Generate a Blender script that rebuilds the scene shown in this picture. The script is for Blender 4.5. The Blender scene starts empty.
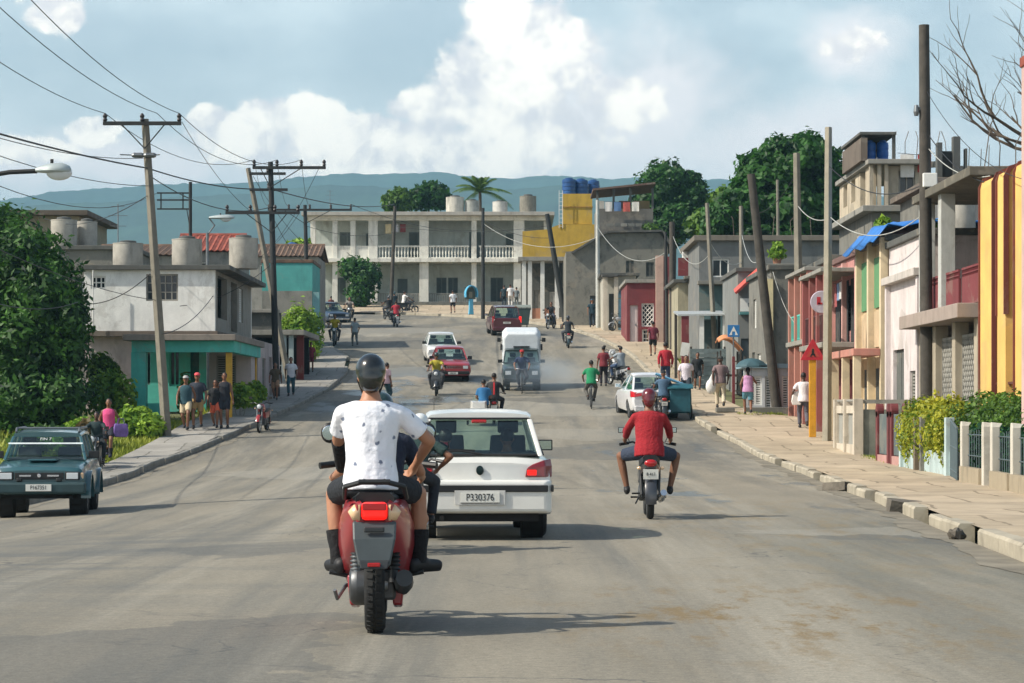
import bpy, bmesh, math, random
import numpy as np
from mathutils import Vector, Matrix
R = random.Random(11)
NR = np.random.RandomState(5)
rad = math.radians
PI = math.pi
SC = bpy.context.scene
COL = SC.collection
# ------------------------------------------------------------------ camera constants (an 85 mm lens, 1.43 m above the road)
F = 2418.0
HC = 1.43
YH = 411.0
_zt = [(-400, 0), (0, 0), (45, 0.0), (55, .06), (64, .22), (74, .70), (84, 1.34), (95, 2.04), (105, 2.72), (119, 3.98), (134, 5.4),
       (147, 6.36), (160, 7.2), (176, 8.45), (190, 9.75), (202, 10.4), (240, 11), (400, 11), (9000, 11)]
_gy = np.arange(-400, 700, .5)
_gz = np.interp(_gy, [a for a, b in _zt], [b for a, b in _zt])
_k = np.exp(-np.linspace(-2.5, 2.5, 25) ** 2 / 2)
_gz = np.convolve(np.pad(_gz, 12, mode='edge'), _k / _k.sum(), mode='valid')
def gz(Y, X=0.0):
 """height of the road surface"""
 z = float(np.interp(Y, _gy, _gz))
 w = min(1, max(0, (76 - Y) / 16)) * min(1, max(0, (Y - 20) / 12))
 return z - .042 * min(9, max(0, -X - 1)) * w
def PX(x, Y): return (x - 512) * Y / F
def PZ(y, Y): return HC + (YH - y) * Y / F
def YG(x, y, dz=0.0):
 """distance along the road of a point of the ground"""
 lo, hi = 9.0, 196.0
 for _ in range(50):
  m = (lo + hi) / 2
  if YH - F * (gz(m, PX(x, m)) + dz - HC) / m > y: lo = m
  else: hi = m
 return lo
def lin(c):
 return tuple(((v / 255) / 12.92 if v <= 10 else (((v / 255) + .055) / 1.055) ** 2.4) for v in c)
# ------------------------------------------------------------------ materials
MATS = {}
def mat(name, c, rough=.75, metal=0., var=.16, sc=5., bump=0., stain=0., coat=0., spec=.5, emit=0., stretch=.22, stainc=(48, 50, 46), peel=0.):
 if name in MATS: return MATS[name]
 m = bpy.data.materials.new(name); m.use_nodes = True
 MATS[name] = m
 nt = m.node_tree; N = nt.nodes; L = nt.links
 b = N['Principled BSDF']
 c = lin(c)
 b.inputs['Roughness'].default_value = rough
 b.inputs['Metallic'].default_value = metal
 b.inputs['Specular IOR Level'].default_value = spec
 if coat: b.inputs['Coat Weight'].default_value = coat; b.inputs['Coat Roughness'].default_value = .06
 tc = N.new('ShaderNodeTexCoord')
 n = N.new('ShaderNodeTexNoise'); n.inputs['Scale'].default_value = sc; n.inputs['Detail'].default_value = 5; n.inputs['Roughness'].default_value = .62
 L.new(tc.outputs['Object'], n.inputs['Vector'])
 mx = N.new('ShaderNodeMix'); mx.data_type = 'RGBA'
 mr = N.new('ShaderNodeMapRange'); mr.inputs['From Min'].default_value = .3; mr.inputs['From Max'].default_value = .7
 L.new(n.outputs['Fac'], mr.inputs['Value'])
 L.new(mr.outputs['Result'], mx.inputs['Factor'])
 mx.inputs['A'].default_value = (*[v * (1 - var) for v in c], 1)
 mx.inputs['B'].default_value = (*[min(1, v * (1 + var)) for v in c], 1)
 out = mx.outputs['Result']
 if stain:
  mp = N.new('ShaderNodeMapping'); mp.inputs['Scale'].default_value = (1.3, 1.3, stretch * 1.3)
  L.new(tc.outputs['Object'], mp.inputs['Vector'])
  n2 = N.new('ShaderNodeTexNoise'); n2.inputs['Scale'].default_value = 1.6; n2.inputs['Detail'].default_value = 9; n2.inputs['Roughness'].default_value = .7
  L.new(mp.outputs['Vector'], n2.inputs['Vector'])
  m2 = N.new('ShaderNodeMapRange'); m2.inputs['From Min'].default_value = .5; m2.inputs['From Max'].default_value = .78
  m2.inputs['To Max'].default_value = stain
  L.new(n2.outputs['Fac'], m2.inputs['Value'])
  x2 = N.new('ShaderNodeMix'); x2.data_type = 'RGBA'
  x2.inputs['B'].default_value = (*lin(stainc), 1)
  L.new(m2.outputs['Result'], x2.inputs['Factor']); L.new(out, x2.inputs['A'])
  out = x2.outputs['Result']
 if peel:
  n4 = N.new('ShaderNodeTexNoise'); n4.inputs['Scale'].default_value = .9; n4.inputs['Detail'].default_value = 10; n4.inputs['Roughness'].default_value = .68; n4.inputs['Distortion'].default_value = .4
  L.new(tc.outputs['Object'], n4.inputs['Vector'])
  m4 = N.new('ShaderNodeMapRange'); m4.inputs['From Min'].default_value = .555; m4.inputs['From Max'].default_value = .60; m4.inputs['To Max'].default_value = peel; L.new(n4.outputs['Fac'], m4.inputs['Value'])
  x4 = N.new('ShaderNodeMix'); x4.data_type = 'RGBA'; x4.inputs['B'].default_value = (*lin((136, 128, 114)), 1); L.new(m4.outputs['Result'], x4.inputs['Factor']); L.new(out, x4.inputs['A']); out = x4.outputs['Result']
 L.new(out, b.inputs['Base Color'])
 if emit:
  b.inputs['Emission Color'].default_value = (*c, 1); b.inputs['Emission Strength'].default_value = emit
 if bump:
  n3 = N.new('ShaderNodeTexNoise'); n3.inputs['Scale'].default_value = sc * 5; n3.inputs['Detail'].default_value = 6
  L.new(tc.outputs['Object'], n3.inputs['Vector'])
  bp = N.new('ShaderNodeBump'); bp.inputs['Strength'].default_value = bump; bp.inputs['Distance'].default_value = .02
  L.new(n3.outputs['Fac'], bp.inputs['Height']); L.new(bp.outputs['Normal'], b.inputs['Normal'])
 return m
def glass_mat(name, tint=(120, 135, 135), alpha=1.02):
 """tinted car glass: partly see-through with a glossy face"""
 if name in MATS: return MATS[name]
 m = bpy.data.materials.new(name); m.use_nodes = True; MATS[name] = m
 N = m.node_tree.nodes; L = m.node_tree.links
 for n in list(N): N.remove(n)
 o = N.new('ShaderNodeOutputMaterial')
 t = N.new('ShaderNodeBsdfTransparent'); t.inputs['Color'].default_value = (*[v * alpha for v in lin((235, 245, 242))], 1)
 g = N.new('ShaderNodeBsdfGlossy'); g.inputs['Roughness'].default_value = .04; g.inputs['Color'].default_value = (.9, .95, .95, 1)
 f = N.new('ShaderNodeLayerWeight'); pw = N.new('ShaderNodeMath'); pw.operation = 'POWER'; pw.inputs[1].default_value = 4; L.new(f.outputs['Facing'], pw.inputs[0])
 mr = N.new('ShaderNodeMath'); mr.operation = 'MULTIPLY_ADD'; mr.inputs[1].default_value = .6; mr.inputs[2].default_value = .05
 L.new(pw.outputs[0], mr.inputs[0])
 x = N.new('ShaderNodeMixShader'); L.new(mr.outputs[0], x.inputs[0]); L.new(t.outputs[0], x.inputs[1]); L.new(g.outputs[0], x.inputs[2])
 L.new(x.outputs[0], o.inputs['Surface'])
 return m
def leaf_mat(name, c1, c2, rough=.55, trans=.35):
 if name in MATS: return MATS[name]
 m = bpy.data.materials.new(name); m.use_nodes = True; MATS[name] = m
 N = m.node_tree.nodes; L = m.node_tree.links
 b = N['Principled BSDF']; o = N['Material Output']
 b.inputs['Roughness'].default_value = rough
 b.inputs['Specular IOR Level'].default_value = .35
 ge = N.new('ShaderNodeNewGeometry'); tc = N.new('ShaderNodeTexCoord')
 n = N.new('ShaderNodeTexNoise'); n.inputs['Scale'].default_value = .9; n.inputs['Detail'].default_value = 3
 L.new(tc.outputs['Object'], n.inputs['Vector'])
 a = N.new('ShaderNodeMath'); a.operation = 'MULTIPLY_ADD'; a.inputs[1].default_value = .6
 L.new(ge.outputs['Random Per Island'], a.inputs[0])
 a2 = N.new('ShaderNodeMath'); a2.operation = 'MULTIPLY_ADD'; a2.inputs[1].default_value = 1.6; a2.inputs[2].default_value = -.65
 L.new(n.outputs['Fac'], a2.inputs[0]); L.new(a2.outputs[0], a.inputs[2])
 mx = N.new('ShaderNodeMix'); mx.data_type = 'RGBA'; mx.clamp_factor = True
 mx.inputs['A'].default_value = (*lin(c1), 1); mx.inputs['B'].default_value = (*lin(c2), 1)
 L.new(a.outputs[0], mx.inputs['Factor']); L.new(mx.outputs['Result'], b.inputs['Base Color'])
 t = N.new('ShaderNodeBsdfTranslucent'); L.new(mx.outputs['Result'], t.inputs['Color'])
 x = N.new('ShaderNodeMixShader'); x.inputs[0].default_value = trans
 L.new(b.outputs[0], x.inputs[1]); L.new(t.outputs[0], x.inputs[2]); L.new(x.outputs[0], o.inputs['Surface'])
 return m
# ------------------------------------------------------------------ mesh builder
def frame_of(d):
 d = Vector(d).normalized()
 u = Vector((0, 0, 1)) if abs(d.z) < .9 else Vector((1, 0, 0))
 a = d.cross(u).normalized(); b = d.cross(a).normalized()
 return a, b
class MB:
 def __init__(s): s.v = []; s.f = []
 def add(s, vs, fs, M=None):
  o = len(s.v)
  if M is not None: vs = [M @ Vector(v) for v in vs]
  s.v += [tuple(v) for v in vs]; s.f += [tuple(i + o for i in f) for f in fs]
  return s
 def bb(s, x0, x1, y0, y1, z0, z1, M=None):
  return s.add([(x0, y0, z0), (x1, y0, z0), (x1, y1, z0), (x0, y1, z0), (x0, y0, z1), (x1, y0, z1), (x1, y1, z1), (x0, y1, z1)],
                     [(0, 3, 2, 1), (4, 5, 6, 7), (0, 1, 5, 4), (1, 2, 6, 5), (2, 3, 7, 6), (3, 0, 4, 7)], M)
 def box(s, c, d, rz=0, rx=0, ry=0):
  M = Matrix.Translation(c) @ Matrix.Rotation(rz, 4, 'Z') @ Matrix.Rotation(ry, 4, 'Y') @ Matrix.Rotation(rx, 4, 'X')
  return s.bb(-d[0] / 2, d[0] / 2, -d[1] / 2, d[1] / 2, -d[2] / 2, d[2] / 2, M)
 def tube(s, pts, r, n=8, cap=True, flat=1.0):
  pts = [Vector(p) for p in pts]; k = len(pts)
  rs = r if isinstance(r, (list, tuple)) else [r] * k
  o = len(s.v)
  a = None
  for i, p in enumerate(pts):
   d = (pts[min(i + 1, k - 1)] - pts[max(i - 1, 0)])
   if d.length < 1e-9: d = Vector((0, 0, 1))
   d.normalize()
   if a is None: a, b = frame_of(d)
   else:
    a = (a - d * a.dot(d))
    if a.length < 1e-6: a, b = frame_of(d)
    a.normalize(); b = d.cross(a).normalized()
   for j in range(n):
    t = 2 * PI * j / n
    s.v.append(tuple(p + (a * math.cos(t) + b * math.sin(t) * flat) * rs[i]))
  for i in range(k - 1):
   for j in range(n):
    s.f.append((o + i * n + j, o + i * n + (j + 1) % n, o + (i + 1) * n + (j + 1) % n, o + (i + 1) * n + j))
  if cap:
   s.f.append(tuple(o + j for j in range(n))[::-1]); s.f.append(tuple(o + (k - 1) * n + j for j in range(n)))
  return s
 def cap(s, a, b, ra, rb, n=10):
  a = Vector(a); b = Vector(b); d = (b - a)
  if d.length < 1e-6: d = Vector((0, 0, 1e-4)); b = a + d
  d.normalize(); pts = []; rs = []
  for t in (80, 55, 28): pts.append(a - d * ra * math.sin(rad(t))); rs.append(ra * math.cos(rad(t)))
  pts += [a, b]; rs += [ra, rb]
  for t in (28, 55, 80): pts.append(b + d * rb * math.sin(rad(t))); rs.append(rb * math.cos(rad(t)))
  return s.tube(pts, rs, n)
 def lathe(s, prof, c=(0, 0, 0), axis='z', n=20, cap=True):
  o = len(s.v); c = Vector(c)
  for r, h in prof:
   for j in range(n):
    t = 2 * PI * j / n; p, q = r * math.cos(t), r * math.sin(t)
    s.v.append(tuple(c + Vector({'z': (p, q, h), 'x': (h, p, q), 'y': (q, h, p)}[axis])))
  k = len(prof)
  for i in range(k - 1):
   for j in range(n):
    s.f.append((o + i * n + j, o + i * n + (j + 1) % n, o + (i + 1) * n + (j + 1) % n, o + (i + 1) * n + j))
  if cap:
   s.f.append(tuple(o + j for j in range(n))[::-1]); s.f.append(tuple(o + (k - 1) * n + j for j in range(n)))
  return s
 def ell(s, c, r, n=14, k=9, M=None):
  if not isinstance(r, (tuple, list)): r = (r, r, r)
  prof = [(math.sin(PI * i / k), -math.cos(PI * i / k)) for i in range(k + 1)]
  t = MB(); t.lathe([(max(a, .02), b) for a, b in prof], n=n)
  T = Matrix.Translation(c) @ (M.to_4x4() if M is not None else Matrix.Identity(4)) @ Matrix.Diagonal((r[0], r[1], r[2], 1))
  return s.add(t.v, t.f, T)
 def prism(s, poly, axis, a, b):
  n = len(poly)
  def q(p, t): return {'x': (t, p[0], p[1]), 'y': (p[0], t, p[1]), 'z': (p[0], p[1], t)}[axis]
  vs = [q(p, a) for p in poly] + [q(p, b) for p in poly]
  fs = [tuple(range(n))[::-1], tuple(range(n, 2 * n))] + [(i, (i + 1) % n, n + (i + 1) % n, n + i) for i in range(n)]
  return s.add(vs, fs)
 def loft(s, secs, cap=True, closed=True):
  n = len(secs[0]); o = len(s.v)
  for q in secs: s.v += [tuple(p) for p in q]
  for i in range(len(secs) - 1):
   for j in range(n if closed else n - 1):
    s.f.append((o + i * n + j, o + i * n + (j + 1) % n, o + (i + 1) * n + (j + 1) % n, o + (i + 1) * n + j))
  if cap:
   s.f.append(tuple(o + j for j in range(n))[::-1]); s.f.append(tuple(o + (len(secs) - 1) * n + j for j in range(n)))
  return s
 def quad(s, a, b, c, d): return s.add([a, b, c, d], [(0, 1, 2, 3)])
 def plate(s, a, b, c, d, t):
  """four corners and a thickness"""
  a, b, c, d = map(Vector, (a, b, c, d)); n = (b - a).cross(d - a).normalized() * t
  return s.add([a, b, c, d, a + n, b + n, c + n, d + n], [(0, 3, 2, 1), (4, 5, 6, 7), (0, 1, 5, 4), (1, 2, 6, 5), (2, 3, 7, 6), (3, 0, 4, 7)])
 def mesh(s, name, smooth=0, recalc=True):
  me = bpy.data.meshes.new(name)
  me.from_pydata(s.v, [], s.f)
  if recalc:
   bm = bmesh.new(); bm.from_mesh(me); bmesh.ops.recalc_face_normals(bm, faces=bm.faces[:]); bm.to_mesh(me); bm.free()
  if smooth:
   me.shade_smooth()
   if smooth > 1: me.set_sharp_from_angle(angle=rad(smooth))
  return me
 def build(s, name, m, parent=None, smooth=0, world=False, bevel=0, recalc=True, loc=None):
  if world and parent is not None:
   l = parent.location; s.v = [(a - l.x, b - l.y, c - l.z) for a, b, c in s.v]
  if loc is not None and parent is None:
   s.v = [(a - loc[0], b - loc[1], c - loc[2]) for a, b, c in s.v]
  me = s.mesh(name, smooth, recalc)
  return link(name, me, m, parent, bevel, loc)
def link(name, me, m, parent=None, bevel=0, loc=None):
 o = bpy.data.objects.new(name, me); COL.objects.link(o)
 if m is not None: me.materials.append(m)
 if parent is not None: o.parent = parent
 if loc is not None: o.location = loc
 if bevel:
  b = o.modifiers.new('bevel', 'BEVEL'); b.width = bevel; b.segments = 2; b.limit_method = 'ANGLE'; b.angle_limit = rad(40)
 return o
def tag(o, label=None, cat=None, group=None, kind=None):
 if label: o['label'] = label
 if cat: o['category'] = cat
 if group: o['group'] = group
 if kind: o['kind'] = kind
 return o
def thing(name, label, cat, loc=(0, 0, 0), rz=0, group=None):
 o = bpy.data.objects.new(name, None); COL.objects.link(o)
 o.location = loc; o.rotation_euler = (0, 0, rz); o.empty_display_size = .2
 return tag(o, label, cat, group)
def copy_tree(o, parent=None):
 c = o.copy(); COL.objects.link(c)
 if parent is not None: c.parent = parent
 for ch in o.children: copy_tree(ch, c)
 return c
def solid(mb, vox, it=2):
 """union of overlapping closed shapes as one continuous smooth skin"""
 me = mb.mesh('tmp')
 o = bpy.data.objects.new('tmp', me); COL.objects.link(o)
 r = o.modifiers.new('r', 'REMESH'); r.mode = 'VOXEL'; r.voxel_size = vox
 if it:
  q = o.modifiers.new('s', 'SMOOTH'); q.iterations = it; q.factor = .5
 dg = bpy.context.evaluated_depsgraph_get()
 res = bpy.data.meshes.new_from_object(o.evaluated_get(dg))
 bpy.data.objects.remove(o); bpy.data.meshes.remove(me)
 res.shade_smooth()
 return res
def cut(mb, cutters, smooth=35):
 """boolean difference of closed shapes"""
 a = bpy.data.objects.new('ta', mb.mesh('ta')); COL.objects.link(a)
 b = bpy.data.objects.new('tb', cutters.mesh('tb')); COL.objects.link(b)
 q = a.modifiers.new('b', 'BOOLEAN'); q.operation = 'DIFFERENCE'; q.object = b; q.solver = 'EXACT'
 dg = bpy.context.evaluated_depsgraph_get()
 res = bpy.data.meshes.new_from_object(a.evaluated_get(dg))
 for o in (a, b):
  d = o.data; bpy.data.objects.remove(o); bpy.data.meshes.remove(d)
 res.shade_smooth(); res.set_sharp_from_angle(angle=rad(smooth))
 return res
def text(s, size, m, parent, loc, rot, name='lettering', sx=1.0, align='CENTER'):
 cu = bpy.data.curves.new(name, 'FONT'); cu.body = s; cu.size = size; cu.extrude = .002; cu.align_x = align; cu.align_y = 'CENTER'
 cu.materials.append(m)
 t = bpy.data.objects.new('t', cu); COL.objects.link(t)
 me = bpy.data.meshes.new_from_object(t.evaluated_get(bpy.context.evaluated_depsgraph_get()))
 bpy.data.objects.remove(t); bpy.data.curves.remove(cu)
 o = bpy.data.objects.new(name, me); COL.objects.link(o)
 if not me.materials: me.materials.append(m)
 o.parent = parent; o.location = loc; o.rotation_euler = rot; o.scale = (sx, 1, 1)
 return o
BLACK = mat('black_plastic', (24, 26, 27), .5, var=.2)
RUBBER = mat('tyre_rubber', (26, 27, 27), .85, var=.25, sc=30, bump=.3)
CHROME = mat('chrome', (190, 192, 195), .22, 1.0, var=.05)
STEEL = mat('dull_steel', (120, 124, 126), .45, .8, var=.2)
PLATEW = mat('plate_white', (214, 214, 206), .5, var=.05)
INK = mat('plate_ink', (16, 17, 20), .6, var=.05)
REDLAMP = mat('red_lamp', (170, 14, 18), .25, var=.05, coat=.6)
REDLIT = mat('red_lamp_lit', (240, 26, 18), .3, var=.02, emit=.75)
LENS = mat('lamp_lens', (205, 210, 212), .12, var=.05, coat=.8)
AMBER = mat('amber_lens', (226, 190, 150), .25, var=.05, coat=.5)
GLASS = glass_mat('car_glass')
MIRROR = mat('mirror_glass', (200, 215, 225), .05, 1.0, var=.02)
# ------------------------------------------------------------------ road outline (distance along the road -> edge)
def edge(pts):
 q = sorted((YG(x, y), PX(x, YG(x, y))) for x, y in pts)
 return q
_L = edge([(98, 488), (150, 469), (200, 451), (250, 429), (300, 406), (330, 390), (347, 374), (350, 360)])
_L = [(-40, _L[0][1] + 1.2), (20, _L[0][1] + .5)] + _L + [(124, -8.9), (130, -10), (138, -12.5), (147, -16.5), (153, -24), (157, -60)]
_R = edge([(1024, 563), (940, 530), (870, 500), (800, 473), (740, 446), (700, 425), (672, 400), (650, 376), (630, 356), (604, 342)])
_R = [(-40, _R[0][1] - .2)] + _R + [(140, 4.2), (150, 3.1), (158, 1.6), (165, -.2), (170, -2.6), (174, -6), (177, -12), (180, -60)]
def XL(Y): return float(np.interp(Y, [a for a, b in _L], [b for a, b in _L]))
def XR(Y): return float(np.interp(Y, [a for a, b in _R], [b for a, b in _R]))
SW = .14   # pavement height
def asphalt():
 m = bpy.data.materials.new('asphalt'); m.use_nodes = True
 N = m.node_tree.nodes; L = m.node_tree.links; b = N['Principled BSDF']
 tc = N.new('ShaderNodeTexCoord')
 def noise(sc, det=6, ro=.6, st=(1, 1, 1), off=(0, 0, 0), dist=0):
  mp = N.new('ShaderNodeMapping'); mp.inputs['Scale'].default_value = st; mp.inputs['Location'].default_value = off
  L.new(tc.outputs['Object'], mp.inputs['Vector'])
  n = N.new('ShaderNodeTexNoise'); n.inputs['Scale'].default_value = sc; n.inputs['Detail'].default_value = det; n.inputs['Roughness'].default_value = ro; n.inputs['Distortion'].default_value = dist
  L.new(mp.outputs['Vector'], n.inputs['Vector']); return n.outputs['Fac']
 def rng(v, a, b_, c=0., d=1.):
  r = N.new('ShaderNodeMapRange'); r.inputs[1].default_value = a; r.inputs[2].default_value = b_; r.inputs[3].default_value = c; r.inputs[4].default_value = d
  L.new(v, r.inputs[0]); return r.outputs[0]
 def mul(a, b_):
  r = N.new('ShaderNodeMath'); r.operation = 'MULTIPLY'
  L.new(a, r.inputs[0])
  if isinstance(b_, float): r.inputs[1].default_value = b_
  else: L.new(b_, r.inputs[1])
  return r.outputs[0]
 def mix(a, col, f):
  x = N.new('ShaderNodeMix'); x.data_type = 'RGBA'; x.clamp_factor = True
  if isinstance(a, tuple): x.inputs['A'].default_value = (*lin(a), 1)
  else: L.new(a, x.inputs['A'])
  x.inputs['B'].default_value = (*lin(col), 1)
  L.new(f, x.inputs['Factor']); return x.outputs['Result']
 def spot(c, r):
  """soft round mask of a patch at a place on the road"""
  mp = N.new('ShaderNodeMapping'); mp.inputs['Location'].default_value = (-c[0] / r[0], -c[1] / r[1], 0); mp.inputs['Scale'].default_value = (1 / r[0], 1 / r[1], 0)
  L.new(tc.outputs['Object'], mp.inputs['Vector'])
  le = N.new('ShaderNodeVectorMath'); le.operation = 'LENGTH'; L.new(mp.outputs[0], le.inputs[0])
  return rng(le.outputs['Value'], 1.0, .2)
 base = mix((113, 108, 95), (141, 134, 118), rng(noise(.55, 8, .65, (1, .25, 1)), .3, .7))
 base = mix(base, (86, 88, 85), mul(rng(noise(1.0, 6, .62, (1.1, .03, 1)), .48, .68), .7))       # worn lanes along the street
 base = mix(base, (150, 144, 129), mul(rng(noise(1.0, 6, .7, (.8, .022, 1), (7, 3, 0)), .5, .66), .75))
 base = mix(base, (78, 80, 79), mul(rng(noise(.16, 9, .72, (1, .16, 1), (3, 9, 0), .6), .55, .66), .55))   # old patches and stains
 cr = N.new('ShaderNodeTexVoronoi'); cr.feature = 'DISTANCE_TO_EDGE'; cr.inputs['Scale'].default_value = .28
 dn = N.new('ShaderNodeTexNoise'); dn.inputs['Scale'].default_value = 1.3; dn.inputs['Detail'].default_value = 6
 L.new(tc.outputs['Object'], dn.inputs['Vector'])
 va = N.new('ShaderNodeVectorMath'); va.operation = 'MULTIPLY_ADD'; va.inputs[1].default_value = (1.6, 1.6, 0)
 L.new(dn.outputs['Color'], va.inputs[0]); L.new(tc.outputs['Object'], va.inputs[2]); L.new(va.outputs[0], cr.inputs['Vector'])
 crack = rng(cr.outputs['Distance'], .006, .0)
 base = mix(base, (70, 71, 70), mul(mul(crack, rng(noise(.12), .44, .56)), .9))
 base = mix(base, (92, 94, 84), mul(mul(spot((4.6, 22), (3.2, 16)), rng(noise(.7, 8, .66, (1, .2, 1), (5, 5, 0)), .32, .6)), .7))
 base = mix(base, (84, 88, 88), mul(mul(spot((-4.5, 24), (4, 12)), rng(noise(.6, 8, .7, (.25, 1, 1), (2, 8, 0), .5), .46, .58)), .6))  # shadow streaks across the left foreground, painted dark into the asphalt
 pv = N.new('ShaderNodeTexVoronoi'); pv.inputs['Scale'].default_value = .17; L.new(va.outputs[0], pv.inputs['Vector'])
 ps = N.new('ShaderNodeSeparateColor'); L.new(pv.outputs['Color'], ps.inputs[0])
 base = mix(base, (80, 82, 80), mul(rng(ps.outputs[0], .80, .82), .45))
 base = mix(base, (150, 146, 134), mul(rng(ps.outputs[1], .86, .88), .4))
 tan = mul(spot((1.9, 17.0), (2.2, 4.5)), rng(noise(2.6, 10, .75, (1, .3, 1), (1, 2, 0)), .50, .60))
 base = mix(base, (118, 98, 60), mul(tan, .95))
 tan2 = mul(spot((3.6, 30), (3, 14)), rng(noise(1.9, 10, .75, (1, .3, 1)), .5, .6))
 base = mix(base, (126, 110, 78), mul(tan2, .6))
 wn = rng(noise(.5, 8, .66, (1, .35, 1), (4, 1, 0)), .5, .58)
 wet = mul(spot((-4.2, 96), (5.5, 26)), wn)
 wet2 = mul(spot((3.5, 52), (4.2, 26)), rng(noise(.55, 8, .66, (1, .3, 1), (14, 1, 0)), .57, .61))
 wa = N.new('ShaderNodeMath'); wa.operation = 'MAXIMUM'; L.new(wet, wa.inputs[0]); L.new(wet2, wa.inputs[1]); wet = wa.outputs[0]
 base = mix(base, (70, 76, 76), mul(wet, .75))
 fine = rng(noise(16, 5, .7), .25, .75, .72, 1.22)
 sp2 = rng(noise(70, 2, .6), .3, .7, .78, 1.2); fine = mul(fine, sp2)
 fx = N.new('ShaderNodeMix'); fx.data_type = 'RGBA'; fx.blend_type = 'MULTIPLY'; fx.inputs['Factor'].default_value = 1
 L.new(base, fx.inputs['A']); L.new(fine, fx.inputs['B'])
 L.new(fx.outputs['Result'], b.inputs['Base Color'])
 L.new(rng(wet, 0, 1, .86, .16), b.inputs['Roughness'])
 bp = N.new('ShaderNodeBump'); bp.inputs['Strength'].default_value = .35; bp.inputs['Distance'].default_value = .012
 L.new(noise(26, 4), bp.inputs['Height']); L.new(bp.outputs[0], b.inputs['Normal'])
 return m
def sheet(name, rows, m, dz=0., kind='structure', label=None):
 """rows: list of lists of points"""
 n = len(rows[0]); v = [(a, b, c + dz) for r in rows for a, b, c in r]; f = []
 for i in range(len(rows) - 1):
  for j in range(n - 1): f.append((i * n + j, i * n + j + 1, (i + 1) * n + j + 1, (i + 1) * n + j))
 me = bpy.data.meshes.new(name); me.from_pydata(v, [], f); me.shade_smooth()
 o = link(name, me, m); o['kind'] = kind
 return o
# terrain
GRASSY = mat('dry_grass_ground', (96, 98, 62), .95, var=.35, sc=.6, bump=.2)
ys = [-300, -60, -20, 0, 10, 20, 25, 30, 35, 40] + [44 + 2 * i for i in range(92)] + [240, 300, 420, 700, 1200, 2000, 3200, 4900]
xs = [-4900, -2500, -1000, -400, -200, -100, -60, -40, -30, -20, -15, -12, -10, -9, -8, -7, -6, -4, -2, 0, 3, 5, 6, 7, 8, 9, 10, 12, 15, 20, 30, 45, 70, 130, 300, 800, 2000, 4900]
sheet('ground', [[(x, y, gz(y, x) - .10) for x in xs] for y in ys], GRASSY)
# road
ry = [-40, -10, 0, 8] + [12 + i for i in range(169)]
rows = []
for y in ry:
 a, b = XL(y), XR(y)
 if b - a < .5: continue
 rows.append([(a + (b - a) * t / 16, y, gz(y, a + (b - a) * t / 16)) for t in range(17)])
sheet('road', rows, asphalt())
CONC = mat('pavement_concrete', (176, 160, 136), .9, var=.2, sc=.9, bump=.25, stain=.35, stretch=1, stainc=(112, 104, 92))
CONCL = mat('pavement_grey_concrete', (150, 146, 138), .9, var=.2, sc=.9, bump=.25, stain=.4, stretch=1, stainc=(100, 98, 90))
KERB = mat('kerb_stone', (160, 152, 134), .9, var=.22, sc=2, bump=.4, stain=.5, stretch=1, stainc=(96, 90, 78))
KERBG = mat('kerb_grey_stone', (132, 130, 122), .9, var=.25, sc=2, bump=.4, stain=.6, stretch=1, stainc=(70, 72, 66))
GUT = mat('gutter_dirt', (118, 112, 98), .95, var=.35, sc=1.4, bump=.3)
def back_right(Y): return float(np.interp(Y, [0, 34, 43, 48, 58, 62, 68, 79, 82.5, 98, 118, 135, 145, 150, 156, 160, 190], [7.6, 8.0, 8.4, 8.7, 8.85, 8.9, 10.2, 10.2, 8.2, 7.6, 8.0, 8.8, 8.5, 6.5, 5, 6, 10]))
def back_left(Y): return float(np.interp(Y, [0, 50, 60, 70, 90, 130], [-10.9, -11.0, -10.7, -10.5, -10.3, -11.3]))
def slabs(m, w, h):
 N = m.node_tree.nodes; L = m.node_tree.links; b = N['Principled BSDF']; src = b.inputs['Base Color'].links[0].from_socket
 tc = N.new('ShaderNodeTexCoord'); n = N.new('ShaderNodeTexNoise'); n.inputs['Scale'].default_value = .7; n.inputs['Detail'].default_value = 5; L.new(tc.outputs['Object'], n.inputs['Vector'])
 va = N.new('ShaderNodeVectorMath'); va.operation = 'MULTIPLY_ADD'; va.inputs[1].default_value = (.5, .5, 0); L.new(n.outputs['Color'], va.inputs[0]); L.new(tc.outputs['Object'], va.inputs[2])
 k = N.new('ShaderNodeTexBrick'); k.inputs['Scale'].default_value = 1; k.inputs['Brick Width'].default_value = w; k.inputs['Row Height'].default_value = h; k.inputs['Mortar Size'].default_value = .03; k.inputs['Mortar Smooth'].default_value = .3
 k.inputs['Color1'].default_value = (1, 1, 1, 1); k.inputs['Color2'].default_value = (.78, .78, .76, 1); k.inputs['Mortar'].default_value = (.42, .41, .38, 1); L.new(va.outputs[0], k.inputs['Vector'])
 x = N.new('ShaderNodeMix'); x.data_type = 'RGBA'; x.blend_type = 'MULTIPLY'; x.inputs['Factor'].default_value = .9; L.new(src, x.inputs['A']); L.new(k.outputs['Color'], x.inputs['B']); L.new(x.outputs['Result'], b.inputs['Base Color'])
slabs(CONC, 1.7, 2.3); slabs(CONCL, 1.4, 2.6)
def paved(name, y0, y1, fa, fb, m, dz):
 rows = []
 y = y0
 while y <= y1:
  a, b = fa(y), fb(y)
  rows.append([(a + (b - a) * t / 6, y, gz(y, a + (b - a) * t / 6) + dz + .012 * math.sin(y * 1.7 + t) * (0 < t < 6)) for t in range(7)])
  y += .5
 return sheet(name, rows, m)
def kerb_inner_r(Y): return XR(Y) + .16
paved('pavement', 8, 171, kerb_inner_r, lambda y: max(back_right(y), kerb_inner_r(y) + .2), CONC, SW)
paved('pavement', 6, 128, back_left, lambda y: XL(y) - .16, CONCL, SW)
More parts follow.
